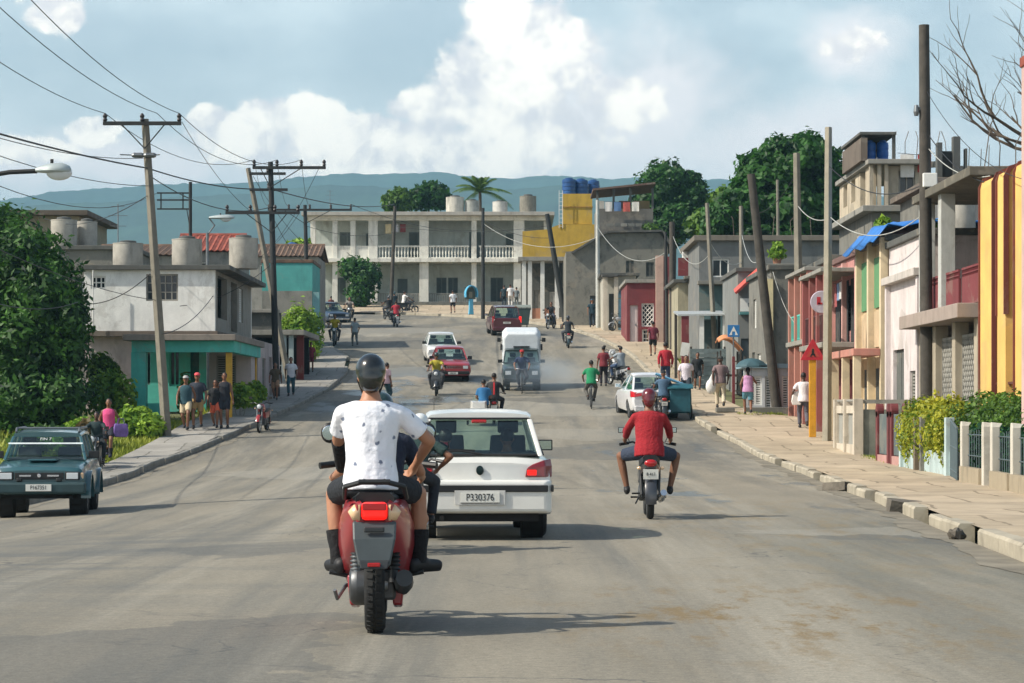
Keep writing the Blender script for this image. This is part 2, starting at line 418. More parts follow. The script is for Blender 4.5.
# plaza in front of the big corner house
rows = []
for i in range(14):
 y = 171 + i * 1.25
 a = np.interp(y, [171, 174, 177, 178.5, 179.5], [-3.0, -6, -12, -30, -60]) + .16
 rows.append([(a + (14 - a) * t / 8, y, gz(y) + SW) for t in range(9)])
sheet('pavement', rows, CONC)
def kerb(name, pts, inward, m, gaps=(), seed=1):
 r = random.Random(seed); M = MB(); i = 0
 P = [Vector((x, y, 0)) for x, y in pts]
 seg = []
 for a, b in zip(P, P[1:]):
  n = max(1, int((b - a).length / 1.25))
  for k in range(n): seg.append((a.lerp(b, k / n), a.lerp(b, (k + 1) / n)))
 for a, b in seg:
  ym = (a.y + b.y) / 2
  if any(g0 < ym < g1 for g0, g1 in gaps): continue
  d = (b - a).normalized(); n = Vector((d.y, -d.x, 0)) * inward
  a2 = a + d * r.uniform(.005, .03); b2 = b - d * r.uniform(.005, .03)
  o0 = n * r.uniform(-.02, .02); w = n * .19; h = SW + r.uniform(-.015, .03); tilt = r.uniform(-.01, .01)
  q = []
  for p in (a2 + o0, b2 + o0, b2 + o0 + w, a2 + o0 + w): q.append(p)
  z = [gz(p.y, p.x) for p in q]
  ch = n * .025
  vs = [(p.x, p.y, zz - .08) for p, zz in zip(q, z)]
  top = [q[0] + ch, q[1] + ch, q[2], q[3]]
  mid = [(q[0].x, q[0].y, z[0] + h - .03), (q[1].x, q[1].y, z[1] + h - .03 + tilt)]
  vs += mid + [(p.x, p.y, zz + h + (tilt if k in (1, 2) else 0)) for k, (p, zz) in enumerate(zip(top, z))]
  M.add(vs, [(0, 3, 2, 1), (0, 1, 5, 4), (4, 5, 7, 6), (6, 7, 8, 9), (2, 3, 9, 8), (0, 4, 6, 9, 3), (1, 2, 8, 7, 5)])
 o = M.build(name, m); o['kind'] = 'structure'
 return o
gapR = [(26.4, 27.6), (30.6, 31.6), (33.2, 35.4), (38.4, 39.6), (43, 44.5), (49, 50.4), (57, 59.5), (74, 76)]
kerb('kerb', [(XR(y), y) for y in [8 + 1.5 * i for i in range(108)]] + [(XR(y), y) for y in (171, 173, 174.5, 176)], 1, KERB, gapR, 3)
kerb('kerb', [(XL(y), y) for y in [6 + 1.5 * i for i in range(82)]], -1, KERBG, [(112, 118)], 5)
for nm, fx, s in (('gutter', XR, -1), ('gutter', XL, 1)):
 rows = []
 for i in range(300):
  y = 8 + i * .4
  w = .34 + .06 * math.sin(y * .9) + .05 * math.sin(y * 2.3 + 1) + R.uniform(-.05, .05)
  rows.append([(fx(y), y, gz(y, fx(y)) + .005), (fx(y) + s * w, y, gz(y, fx(y) + s * w) + .005)][::s])
 sheet(nm, rows, GUT)
# rubble lying in the broken kerb (each a loose block)
for i, (px, py, w, h, lab) in enumerate([(905, 508, .5, .2, 'broken kerb slab tilted into the gutter beside the dirt road edge'), (956, 535, .30, .14, 'dark broken concrete lump lying in the kerb hole nearest the camera'),
                               (838, 488, .5, .16, 'flat broken kerb piece lying in the gutter near the low wall')]):
 Y = YG(px, py, .05); M = MB()
 M.box((0, 0, .05), (w, w * .7, h), .2 * i) if i in (0, 2) else M.ell((0, 0, .05), (w * .42, w * .32, h * .5), 9, 6)
 for k, v in enumerate(M.v): M.v[k] = (v[0] * (1 + .15 * math.sin(k * 3.1)), v[1] * (1 + .2 * math.sin(k * 1.7)), v[2] + .02 * math.sin(k * 2.3))
 o = M.build('rubble_block', mat('rubble', (96, 90, 80), .95, var=.35, sc=6, bump=.5), smooth=20)
 o.location = (PX(px, Y), Y, gz(Y)); o.rotation_euler = (.1, .15, i); tag(o, lab, 'rubble', kind='thing')
# ------------------------------------------------------------------ far hills
HILL = mat('wooded_hill', (44, 66, 50), .95, var=.5, sc=.012)
ridge = [(-900, 215), (-400, 206), (-150, 203), (0, 199), (50, 193), (100, 189), (150, 186), (200, 184), (250, 181), (300, 177), (330, 174), (360, 173), (400, 175), (440, 174), (480, 178), (520, 177), (560, 175),
         (600, 177), (640, 177), (680, 181), (720, 180), (760, 184), (820, 190), (900, 196), (1024, 200), (1200, 204), (1700, 214)]
def hills(name, D, k, dy, seed, base=11):
 rr = np.random.RandomState(seed); rows = []
 px = np.linspace(-1100, 2100, 900)
 ry_ = np.interp(px, [a for a, b in ridge], [b for a, b in ridge]) + dy
 ro = sum(a * np.sin(px * f + p) for a, f, p in [(1.2, .021, 1 + seed), (.7, .05, 2), (.45, .13, 3 + seed), (.3, .33, 1)]) + rr.uniform(-.45, .45, len(px))
 ry_ = ry_ + ro * k
 for t in np.linspace(0, 1, 26):
  Yd = D - 1300 * (1 - t)
  prof = t ** 1.35
  bump = 16 * (np.sin(px * .03 + t * 9) + np.sin(px * .011 - t * 5 + 1) + .6 * np.sin(px * .071 + t * 17)) * t * (1 - t)
  zt = HC + (YH - ry_) * D / F
  rows.append([(float((x - 512) * D / F), float(Yd), float(base + (z - base) * prof + b)) for x, z, b in zip(px, zt, bump)])
 rows.append([(a, b + 400, c - 120) for a, b, c in rows[-1]])
 return sheet(name, rows, HILL)
hills('hills', 3900, 1.0, 0, 1)
hills('hills', 2900, 1.0, 12, 4)
# ------------------------------------------------------------------ sun, sky and clouds
SUN_EL, SUN_AZ = 41.0, 17.0     # light travels to +X, a little towards +Y
sd = bpy.data.lights.new('sun', 'SUN'); so = bpy.data.objects.new('sun', sd); COL.objects.link(so)
sd.energy = 4.7; sd.angle = rad(.55); sd.color = (1.0, .93, .81)
dirv = Vector((math.cos(rad(SUN_EL)) * math.cos(rad(SUN_AZ)), math.cos(rad(SUN_EL)) * math.sin(rad(SUN_AZ)), -math.sin(rad(SUN_EL))))
so.rotation_euler = dirv.to_track_quat('-Z', 'Y').to_euler()
W = bpy.data.worlds.new('World'); SC.world = W; W.use_nodes = True
N = W.node_tree.nodes; L = W.node_tree.links
bg = N['Background']; bg.inputs['Strength'].default_value = .115
sky = N.new('ShaderNodeTexSky'); sky.sky_type = 'NISHITA'; sky.sun_disc = False
sky.sun_elevation = rad(SUN_EL); sky.sun_rotation = math.atan2(-dirv.x, -dirv.y); sky.dust_density = 2.5; sky.air_density = 1.0; sky.ozone_density = 1.2
tc = N.new('ShaderNodeTexCoord')
def wm(op, a, b=None, c=None):
 n = N.new('ShaderNodeMath'); n.operation = op
 for i, v in enumerate((a, b, c)):
  if v is None: continue
  if isinstance(v, (int, float)): n.inputs[i].default_value = v
  else: L.new(v, n.inputs[i])
 return n.outputs[0]
def wrange(v, a, b, c=0., d=1., smooth=True):
 n = N.new('ShaderNodeMapRange'); n.interpolation_type = 'SMOOTHSTEP' if smooth else 'LINEAR'
 for i, q in enumerate((a, b, c, d)): n.inputs[i + 1].default_value = q
 L.new(v, n.inputs[0]); return n.outputs[0]
def wnoise(sc, det, ro, off=(0, 0, 0), st=(1, 1, 1), dist=0):
 mp = N.new('ShaderNodeMapping'); mp.inputs['Location'].default_value = off; mp.inputs['Scale'].default_value = st
 L.new(tc.outputs['Generated'], mp.inputs['Vector'])
 n = N.new('ShaderNodeTexNoise'); n.inputs['Scale'].default_value = sc; n.inputs['Detail'].default_value = det; n.inputs['Roughness'].default_value = ro; n.inputs['Distortion'].default_value = dist
 L.new(mp.outputs[0], n.inputs['Vector']); return n.outputs['Fac']
def blob(px, py, rx, ry, off=(0, 0)):
 """soft ellipse in the sky round one direction (radius in degrees of sky)"""
 u, v = (px - 512 + off[0]) / F, (YH - py + off[1]) / F
 d = Vector((u, 1, v)).normalized()
 s = N.new('ShaderNodeVectorMath'); s.operation = 'SUBTRACT'; L.new(tc.outputs['Generated'], s.inputs[0]); s.inputs[1].default_value = d
 k = N.new('ShaderNodeVectorMath'); k.operation = 'MULTIPLY'; L.new(s.outputs[0], k.inputs[0]); k.inputs[1].default_value = (F / rx, 6, F / ry)
 l = N.new('ShaderNodeVectorMath'); l.operation = 'LENGTH'; L.new(k.outputs[0], l.inputs[0])
 return wm('SUBTRACT', 1.0, l.outputs['Value'])
def vmax(vals):
 o = vals[0]
 for v in vals[1:]:
  n = N.new('ShaderNodeMath'); n.operation = 'SMOOTH_MAX'; n.inputs[2].default_value = .12
  L.new(o, n.inputs[0]); L.new(v, n.inputs[1]); o = n.outputs[0]
 return o
def wmix(a, b, f):
 x = N.new('ShaderNodeMix'); x.data_type = 'RGBA'; x.clamp_factor = True
 for nm, v in (('A', a), ('B', b)):
  if isinstance(v, tuple): x.inputs[nm].default_value = (*v, 1)
  else: L.new(v, x.inputs[nm])
 if isinstance(f, float): x.inputs['Factor'].default_value = f
 else: L.new(f, x.inputs['Factor'])
 return x.outputs['Result']
n1 = wnoise(34, 9, .58, dist=.3); n2 = wnoise(95, 7, .6, (3, 1, 2)); q1 = wnoise(34, 9, .58, (.16, 0, -.22), dist=.3); q2 = wnoise(95, 7, .6, (3.13, 1, 1.8)); n3 = wnoise(9, 6, .55, (1, 2, 5), (1, 1, 2.2))
cum = [(508, 20, 46, 64), (478, 78, 56, 48), (548, 55, 66, 66), (528, 122, 90, 62), (440, 112, 50, 34), (405, 108, 28, 20), (392, 142, 66, 40), (450, 152, 110, 40), (310, 115, 36, 24), (268, 120, 38, 26), (238, 138, 60, 30), (345, 146, 96, 36), (205, 120, 22, 15),
       (585, 70, 26, 12), (615, 100, 60, 34), (855, 44, 40, 18), (55, 12, 36, 26), (90, 132, 30, 16), (20, 150, 60, 18)]
soft = [(655, 78, 62, 30), (855, 46, 70, 40), (625, 115, 190, 105), (780, 140, 190, 60), (110, 165, 240, 40), (380, 165, 300, 40)]
dens = vmax([blob(*c) for c in cum])
dd = wm('ADD', dens, wm('MULTIPLY_ADD', n1, 1.5, -.75))
dd = wm('ADD', dd, wm('MULTIPLY_ADD', n2, 1.0, -.5))
cfac = wrange(dd, .0, .32)
sfac = wrange(wm('ADD', vmax([blob(*c) for c in soft]), wm('ADD', wm('MULTIPLY_ADD', n3, 1.0, -.5), wm('MULTIPLY_ADD', n1, 1.3, -.65))), -.1, .75, 0, .85)
# light side: the same clouds looked up a little towards the sun
rel = wm('ADD', wm('MULTIPLY', wm('SUBTRACT', n1, q1), 2.2), wm('MULTIPLY', wm('SUBTRACT', n2, q2), 1.2))
shade = wrange(wm('ADD', rel, wm('MULTIPLY', dd, .25)), -.35, .45)
SK = 1.0
lit = wmix((8.4, 7.9, 7.9), (13.4, 12.2, 10.6), shade)
veil = wrange(n3, .34, .72, .12, .72)
sep = N.new('ShaderNodeSeparateXYZ'); L.new(tc.outputs['Generated'], sep.inputs[0])
low = wrange(sep.outputs['Z'], .02, .15, 1., 0.)
lowv = wrange(sep.outputs['Z'], .16, .45, 1., .12)
veilc = wm('MULTIPLY', wm('ADD', wm('MULTIPLY', veil, .75), wm('MULTIPLY', low, .5)), lowv)
sk = wmix(sky.outputs[0], (7.4, 8.3, 8.5), wm('MINIMUM', wm('ADD', veilc, wm('MULTIPLY', lowv, .34)), .92))
sk = wmix(sk, (10.6, 9.6, 9.4), wm('MULTIPLY', low, .6))
sk = wmix(sk, (10.2, 9.4, 9.2), sfac)
fin = wmix(sk, lit, wm('MULTIPLY', cfac, .9))
L.new(fin, bg.inputs['Color'])
# ------------------------------------------------------------------ the air: far things fade to blue
hz = MB().bb(-5200, 5200, -400, 5000, -3, 430).build('haze', None); hz['kind'] = 'stuff'
hm = bpy.data.materials.new('haze_air'); hm.use_nodes = True
hn = hm.node_tree.nodes
hn.remove(hn['Principled BSDF'])
pv = hn.new('ShaderNodeVolumePrincipled'); pv.inputs['Color'].default_value = (.32, .59, .76, 1); pv.inputs['Density'].default_value = .00025; pv.inputs['Anisotropy'].default_value = .0
hm.node_tree.links.new(pv.outputs[0], hn['Material Output'].inputs['Volume'])
hz.data.materials.append(hm)
# ------------------------------------------------------------------ camera and render settings
cd = bpy.data.cameras.new('camera'); co = bpy.data.objects.new('camera', cd); COL.objects.link(co)
co.location = (0, 0, HC); co.rotation_euler = (PI / 2, 0, 0)
cd.sensor_width = 36; cd.lens = F / 1024 * 36; cd.shift_y = (YH - 341.5) / 1024; cd.clip_start = .1; cd.clip_end = 20000
SC.camera = co
SC.view_settings.view_transform = 'Standard'; SC.view_settings.look = 'None'; SC.view_settings.exposure = 0.38; SC.view_settings.gamma = 1
SC.render.engine = 'CYCLES'
SC.cycles.use_denoising = True
SC.cycles.max_bounces = 8; SC.cycles.transparent_max_bounces = 12; SC.cycles.volume_bounces = 0
# ------------------------------------------------------------------ people
def ik(a, b, l1, l2, pole):
 a = Vector(a); b = Vector(b); d = b - a; D = d.length
 if D > (l1 + l2) * .995: d = d * ((l1 + l2) * .995 / D); b = a + d; D = d.length
 d.normalize(); x = (l1 * l1 - l2 * l2 + D * D) / (2 * D); h = math.sqrt(max(0, l1 * l1 - x * x))
 p = Vector(pole); p = p - d * p.dot(d)
 if p.length < 1e-5: p = Vector((0, 1, 0))
 return a + d * x + p.normalized() * h, b
SKIN = {'brown': mat('skin_brown', (122, 84, 62), .55, var=.06), 'dark': mat('skin_dark', (82, 56, 44), .5, var=.06), 'tan': mat('skin_tan', (168, 120, 92), .55, var=.06)}
HAIR = mat('black_hair', (22, 19, 18), .6, var=.3, sc=40)
def cloth(c, **k):
 k.setdefault('var', .10)
 return mat('cloth_%d_%d_%d' % c, c, .9, sc=7, bump=.7, **k)
def person(label, loc, rz=0, h=1.72, pelvis=None, lean=0., side=0., feet=None, hands=None, skin='brown', top=(200, 200, 200), sleeve='short', bottom=(50, 55, 70), legs='trousers',
           shoes=(30, 30, 32), head='hair', headc=None, look=0., nod=0., vox=.022, group=None, face=False, knee=((-.1, 1, .1), (.1, 1, .1)), elbow=((-.6, -1, -.4), (.6, -1, -.4)), female=False,
           hem=-.10, sock=None, glove=None, toes=((0, 1), (0, 1)), name='person', topmat=None, fat=1.0, cuff=None):
 T = thing(name, label, 'person', loc, rz, group)
 s = h / 1.72
 pelvis = Vector(pelvis or (0, 0, .93)); up = Vector((math.sin(side), math.sin(lean) * math.cos(side), math.cos(lean) * math.cos(side))).normalized()
 lat = Vector((1, 0, 0)); lat = (lat - up * lat.dot(up)).normalized(); fw = up.cross(lat) * 1.0
 fw = -fw if fw.y < 0 else fw
 feet = [Vector(f) for f in (feet or ((-.10, .02, .085), (.10, -.02, .085)))]
 hands = [Vector(f) for f in (hands or ((-.27, .04, .84), (.27, .04, .84)))]
 nk = pelvis + up * .52
 def ring(t, rx, ry, f=0., n=14):
  c = pelvis + up * t + fw * f
  return [c + lat * (rx * math.cos(2 * PI * k / n)) + fw * (ry * math.sin(2 * PI * k / n)) for k in range(n)]
 k = fat
 wz = .93 if female else 1.
 prof = [(-.13, .10, .08, 0), (-.09, .150 * k, .105 * k, -.01), (0, .168 * k, .115 * k, -.01), (.12, .148 * wz * k, .105 * k, 0), (.24, .155 * wz * k, .110 * k, .005), (.34, .170 * wz, .115, .008 + (.012 if female else 0)), (.42, .178 * wz, .10, 0), (.47, .13, .08, -.005), (.51, .068, .062, 0), (.56, .056, .056, .01)]
 B = MB()
 B.loft([ring(*q) for q in prof])
 hl = [pelvis + lat * sx * .085 + up * -.03 for sx in (-1, 1)]
 sh = [pelvis + up * .435 + lat * sx * .178 * wz for sx in (-1, 1)]
 kn, an, el, wr = [], [], [], []
 for i in (0, 1):
  a, b = ik(hl[i], feet[i], .435, .425, knee[i]); kn.append(a); an.append(b)
  a, b = ik(sh[i], hands[i], .285, .255, elbow[i]); el.append(a); wr.append(b)
  B.cap(hl[i], kn[i], .082 * k, .056); B.cap(kn[i], an[i].lerp(kn[i], .62), .055, .056); B.cap(an[i].lerp(kn[i], .62), an[i], .056, .036)
  B.cap(pelvis + up * .445 + lat * (.09 if i else -.09), sh[i] - up * .012, .055, .046); B.cap(sh[i] - up * .012, el[i], .046, .040); B.cap(el[i], wr[i].lerp(el[i], .6), .041, .038); B.cap(wr[i].lerp(el[i], .6), wr[i], .038, .027)
  t = Vector((toes[i][0], toes[i][1], 0)).normalized()
  B.cap(an[i] + Vector((0, 0, -.04)) - t * .045, an[i] + Vector((0, 0, -.052)) + t * .15, .036, .028)
  d = (wr[i] - el[i]).normalized(); q = (lat * (1 if i == 0 else -1)); q = (q - d * q.dot(d)).normalized(); w = d.cross(q)
  pc = wr[i] + d * .05
  B.cap(wr[i] + d * .01, pc + d * .03, .027, .034, 8)
  for j, (off, ln) in enumerate(((-.029, .062), (-.010, .074), (.010, .070), (.028, .055))):
   r0 = pc + d * .035 + w * off; r1 = r0 + d * ln * .55 + q * .012; r2 = r1 + d * ln * .4 + q * .03
   B.tube([r0 - d * .02, r0, r1, r2], [.0105, .0105, .010, .008], 6)
  B.tube([pc - w * .022, pc - w * .05 + d * .02 + q * .012, pc - w * .052 + d * .055 + q * .025], [.013, .012, .009], 6)
 hd = Vector((0, math.sin(lean * .25 + nod), math.cos(lean * .25 + nod))); hd = (hd + lat * side * .5).normalized()
 hc = nk + hd * .145 + fw * .018
 B.cap(nk - up * .03, hc - hd * .05, .054, .050)
 Mh = Matrix.Rotation(-look, 3, 'Z') @ Matrix.Rotation(-(lean * .25 + nod), 3, 'X')
 B.ell(hc + Mh @ Vector((0, -.008, .018)), (.076, .094, .098), 14, 10, Mh); B.ell(hc + Mh @ Vector((0, .025, -.055)), (.055, .066, .066), 12, 8, Mh)
 B.ell(hc + Mh @ Vector((0, .096, -.015)), (.015, .020, .026), 8, 6, Mh)
 for sx in (-1, 1): B.ell(hc + Mh @ Vector((sx * .079, .0, -.01)), (.012, .022, .032), 8, 6, Mh)
 def fin(mb, nm, m, v=vox, it=2):
  me = solid(mb, v, it)
  me.transform(Matrix.Scale(s, 4))
  return link(nm, me, m, T)
 fin(B, 'body', SKIN[skin], min(vox, .02))
 if top:
  M = MB(); e = .014 + vox * .35
  lo = [q for q in prof if q[0] > hem + .02 and q[0] < .5]
  secs = [ring(hem, prof[1][1] + e + .018, prof[1][2] + e + .022, -.005), ]
  secs += [ring(q[0], q[1] + e, q[2] + e, q[3]) for q in lo] + [ring(.50, .085, .078, 0)]
  M.loft(secs)
  if sleeve != 'none':
   for i in (0, 1):
    M.cap(pelvis + up * .445 + lat * (.09 if i else -.09), sh[i] - up * .012, .066, .060)
    if sleeve == 'short':
     M.cap(sh[i] - up * .012, sh[i].lerp(el[i], .3), .060, .062); M.tube([sh[i].lerp(el[i], .12), sh[i].lerp(el[i], .4), sh[i].lerp(el[i], .72)], [.062, .064, .068], 12)
    else:
     M.cap(sh[i] - up * .012, el[i], .060, .056); M.tube([el[i], el[i].lerp(wr[i], .5), wr[i].lerp(el[i], .05)], [.055, .053, .045], 10)
     M.ell(el[i], .057, 10, 8)
  fin(M, 'shirt', topmat or cloth(top))
 if legs in ('trousers', 'shorts'):
  M = MB(); e = .013 + vox * .3
  M.loft([ring(q[0], q[1] + e, q[2] + e, q[3]) for q in prof[:4]])
  f = 1 if legs == 'trousers' else .80
  for i in (0, 1):
   if f == 1:
    M.cap(hl[i], kn[i], .082 * k + e, .066 + e * .5); M.tube([kn[i], kn[i].lerp(an[i], .5), kn[i].lerp(an[i], .93)], [.066 + e * .5, .066, .058 + e * .3], 10)
   else:
    M.cap(hl[i], hl[i].lerp(kn[i], .35), .083 * k + e, .078 + e); M.tube([hl[i].lerp(kn[i], .25), hl[i].lerp(kn[i], f)], [.080 * k + e, .071 + e], 12)
  fin(M, 'trousers' if f == 1 else 'shorts', cloth(bottom))
 elif legs == 'skirt':
  M = MB(); z = kn[0].lerp(kn[1], .5) + Vector((0, -.02, .12))
  M.loft([ring(.10, .165 * k, .125), ring(0, .19 * k, .15), [z + Vector((.22 * math.cos(a), .2 * math.sin(a), 0)) for a in [2 * PI * q / 14 for q in range(14)]]])
  fin(M, 'skirt', cloth(bottom))
 for i in (0, 1):
  if sock:
   M = MB(); M.tube([an[i] + Vector((0, 0, -.03)), an[i].lerp(kn[i], .15), an[i].lerp(kn[i], .3), an[i].lerp(kn[i], .44)], [.050, .052, .064, .068], 14)
   me = M.mesh('sock', 40); me.transform(Matrix.Scale(s, 4)); link('sock', me, cloth(sock), T)
  if shoes:
   t = Vector((toes[i][0], toes[i][1], 0)).normalized(); M = MB()
   M.cap(an[i] + Vector((0, 0, -.035)) - t * .05, an[i] + Vector((0, 0, -.048)) + t * .16, .046, .037)
   M.cap(an[i] + Vector((0, 0, -.01)), an[i] + Vector((0, 0, -.03)) + t * .04, .046, .044)
   M.cap(an[i] + Vector((0, 0, -.065)) - t * .06, an[i] + Vector((0, 0, -.068)) + t * .17, .03, .026)
   fin(M, 'shoe', mat('shoe_%d_%d_%d' % shoes, shoes, .6, var=.1), min(vox, .018))
  if glove and i in glove:
   M = MB(); M.tube([el[i].lerp(wr[i], .12), wr[i]], [.05, .042], 12); M.cap(wr[i], wr[i] + (wr[i] - el[i]).normalized() * .11, .045, .04)
   fin(M, 'glove', cloth((20, 22, 26)), .014)
 def blob_(c, r, M, n=14, kk=10): M.ell(hc + Mh @ Vector(c), r, n, kk, Mh)
 if head == 'hair':
  M = MB(); blob_((0, -.022, .035), (.084, .092, .092), M); fin(M, 'hair', mat('hair_%d_%d_%d' % headc, headc, .6, var=.3, sc=40) if headc else HAIR, min(vox, .016))
 elif head == 'long':
  M = MB(); blob_((0, -.024, .03), (.088, .095, .095), M); M.cap(hc + Mh @ Vector((0, -.07, 0)), hc + Mh @ Vector((0, -.085, -.18)), .065, .04); fin(M, 'hair', HAIR, min(vox, .018))
 elif head == 'bun':
  M = MB(); blob_((0, -.022, .035), (.084, .092, .092), M); blob_((0, -.09, .08), (.045, .045, .045), M, 8, 6); fin(M, 'hair', HAIR, min(vox, .016))
 elif head == 'cap':
  M = MB(); blob_((0, -.018, .03), (.076, .082, .07), M); fin(M, 'hair', HAIR, .018)
  M = MB(); prof2 = [(.092, .045), (.090, .08), (.07, .112), (.03, .128)]
  t = MB(); t.lathe(prof2, n=16); M.add(t.v, t.f, Matrix.Translation(hc) @ Mh.to_4x4() @ Matrix.Translation((0, -.008, 0)) @ Matrix.Diagonal((1, 1.12, 1, 1)))
  br = [(.075 * math.cos(a), .075 + .085 * max(0, math.sin(a))) for a in [PI * q / 8 for q in range(9)]]
  t = MB(); t.prism(br, 'z', .045, .055); M.add(t.v, t.f, Matrix.Translation(hc) @ Mh.to_4x4())
  me = M.mesh('cap', 50); me.transform(Matrix.Scale(s, 4)); link('cap', me, cloth(headc or (180, 40, 40)), T)
 elif head == 'helmet':
  M = MB(); blob_((0, -.008, .04), (.099, .120, .107), M, 20, 14)
  M.cap(hc + Mh @ Vector((0, -.05, .0)), hc + Mh @ Vector((0, -.055, -.035)), .085, .08)
  me = solid(M, .012, 4); me.transform(Matrix.Scale(s, 4)); hm_ = link('helmet', me, mat('helmet_%d_%d_%d' % headc, headc, .22, var=.05, coat=.6), T)
  M = MB(); t = MB(); t.prism([(.085 * math.cos(a), .085 + .06 * max(0, math.sin(a))) for a in [PI * q / 8 for q in range(9)]], 'z', .05, .062); M.add(t.v, t.f, Matrix.Translation(hc) @ Mh.to_4x4())
  me = M.mesh('visor', 40); me.transform(Matrix.Scale(s, 4)); link('visor', me, BLACK, hm_)
  if cuff is None:
   for sx in (-1, 1):
    M = MB(); M.tube([hc + Mh @ Vector((sx * .086, .0, -.02)), hc + Mh @ Vector((sx * .05, .05, -.115))], .008, 5)
    me = M.mesh('strap'); me.transform(Matrix.Scale(s, 4)); link('strap', me, BLACK, hm_)
 if face:
  for sx in (-1, 1):
   M = MB(); M.ell(hc + Mh @ Vector((sx * .032, .083, .012)), (.013, .008, .007), 8, 6, Mh); me = M.mesh('eye', 1); me.transform(Matrix.Scale(s, 4)); link('eye', me, HAIR, T)
  M = MB(); M.ell(hc + Mh @ Vector((0, .086, -.066)), (.022, .008, .006), 8, 6, Mh); me = M.mesh('mouth', 1); me.transform(Matrix.Scale(s, 4)); link('mouth', me, mat('lips', (110, 58, 52), .5), T)
 T['_j'] = 0; del T['_j']
 T_info = dict(hand=[w * s for w in wr], head=hc * s, shoulder=[q * s for q in sh])
 return T, T_info
def stand(label, px, py, ytop, face_rz, pose='stand', dz=SW, ph=1, head='hair', **k):
 """a person on foot; the soles at one point of the ground"""
 Y = YG(px, py, dz); h = (py - ytop) * Y / F + .005
 if head == 'helmet': h -= .05
 elif head == 'cap': h -= .01
 h = max(1.35, min(1.9, h))
 k.setdefault('vox', .024 if Y > 90 else .02)
 if pose == 'walk':
  k.setdefault('feet', ((-.08, .25 * ph, .09 if ph > 0 else .15), (.08, -.27 * ph, .15 if ph > 0 else .09)))
  k.setdefault('pelvis', (0, 0, .89)); k.setdefault('hands', ((-.25, -.18 * ph, .85), (.25, .2 * ph, .86))); k.setdefault('lean', .05)
 zs = k.pop('dzloc', 0)
 X = PX(px, Y)
 return person(label, (X, Y, gz(Y, X) + dz + zs), face_rz, h, head=head, **k)
# ------------------------------------------------------------------ two-wheelers (local: +Y is forward, origin on the ground)
def wheel(parent, y, r, w, x=0., spokes=0, rimc=STEEL, tyre=RUBBER, disc=False, tread=False, name='wheel'):
 M = MB(); t = r * .2 if not disc else r * .36
 pr = []
 for k in range(13):
  a = PI * k / 12
  pr.append((r - t * .5 + t * .5 * math.sin(a) if True else 0, -w / 2 * math.cos(a)))
 prof = [(r - t, -w * .42)] + [(r - t + t * math.sin(rad(a)) ** .6, -w / 2 * math.cos(rad(a)) * (1 if a not in (0, 180) else .9)) for a in range(15, 166, 15)] + [(r - t, w * .42), (r - t * 1.05, 0), (r - t, -w * .42)]
 M.lathe(prof, (x, y, r), 'x', 36, cap=False)
 if tread:
  for k in range(40):
   a = 2 * PI * k / 40
   for sx in (-1, 1):
    c = (x + sx * w * .2, y + (r - .004) * math.sin(a + sx * .04), r + (r - .004) * math.cos(a + sx * .04))
    M.box(c, (w * .3, .028, .014), rx=-a, rz=sx * .35)
 o = M.build(name, tyre, parent, smooth=40)
 M = MB()
 if disc:
  M.lathe([(r * .1, w * .36), (r * .5, w * .30), (r * .62, w * .42), (r * .64, w * .40), (r * .64, -w * .4), (r * .1, -w * .36)], (x, y, r), 'x', 24)
  for k in range(5):
   a = 2 * PI * k / 5
   for sg in (-1, 1): M.box((x + sg * w * .36, y + r * .4 * math.cos(a), r + r * .4 * math.sin(a)), (w * .16, r * .12, r * .3), rx=a)
 else:
  M.lathe([(r - t * 1.25, -w * .36), (r - t * .98, -w * .4), (r - t * .98, w * .4), (r - t * 1.25, w * .36), (r - t * 1.25, -w * .36)], (x, y, r), 'x', 32, cap=False)
  M.lathe([(r * .09, -w * .6), (r * .13, -w * .3), (r * .13, w * .3), (r * .09, w * .6)], (x, y, r), 'x', 12)
  n = spokes or 5
  for k in range(n):
   a = 2 * PI * k / n; sx = (w * .35 if k % 2 else -w * .35) if spokes else 0
   M.tube([(x + sx, y + r * .1 * math.cos(a), r + r * .1 * math.sin(a)), (x, y + (r - t) * math.cos(a + .1), r + (r - t) * math.sin(a + .1))], .004 if spokes else .014, 5)
 M.build('rim', rimc, o, smooth=40)
 return o
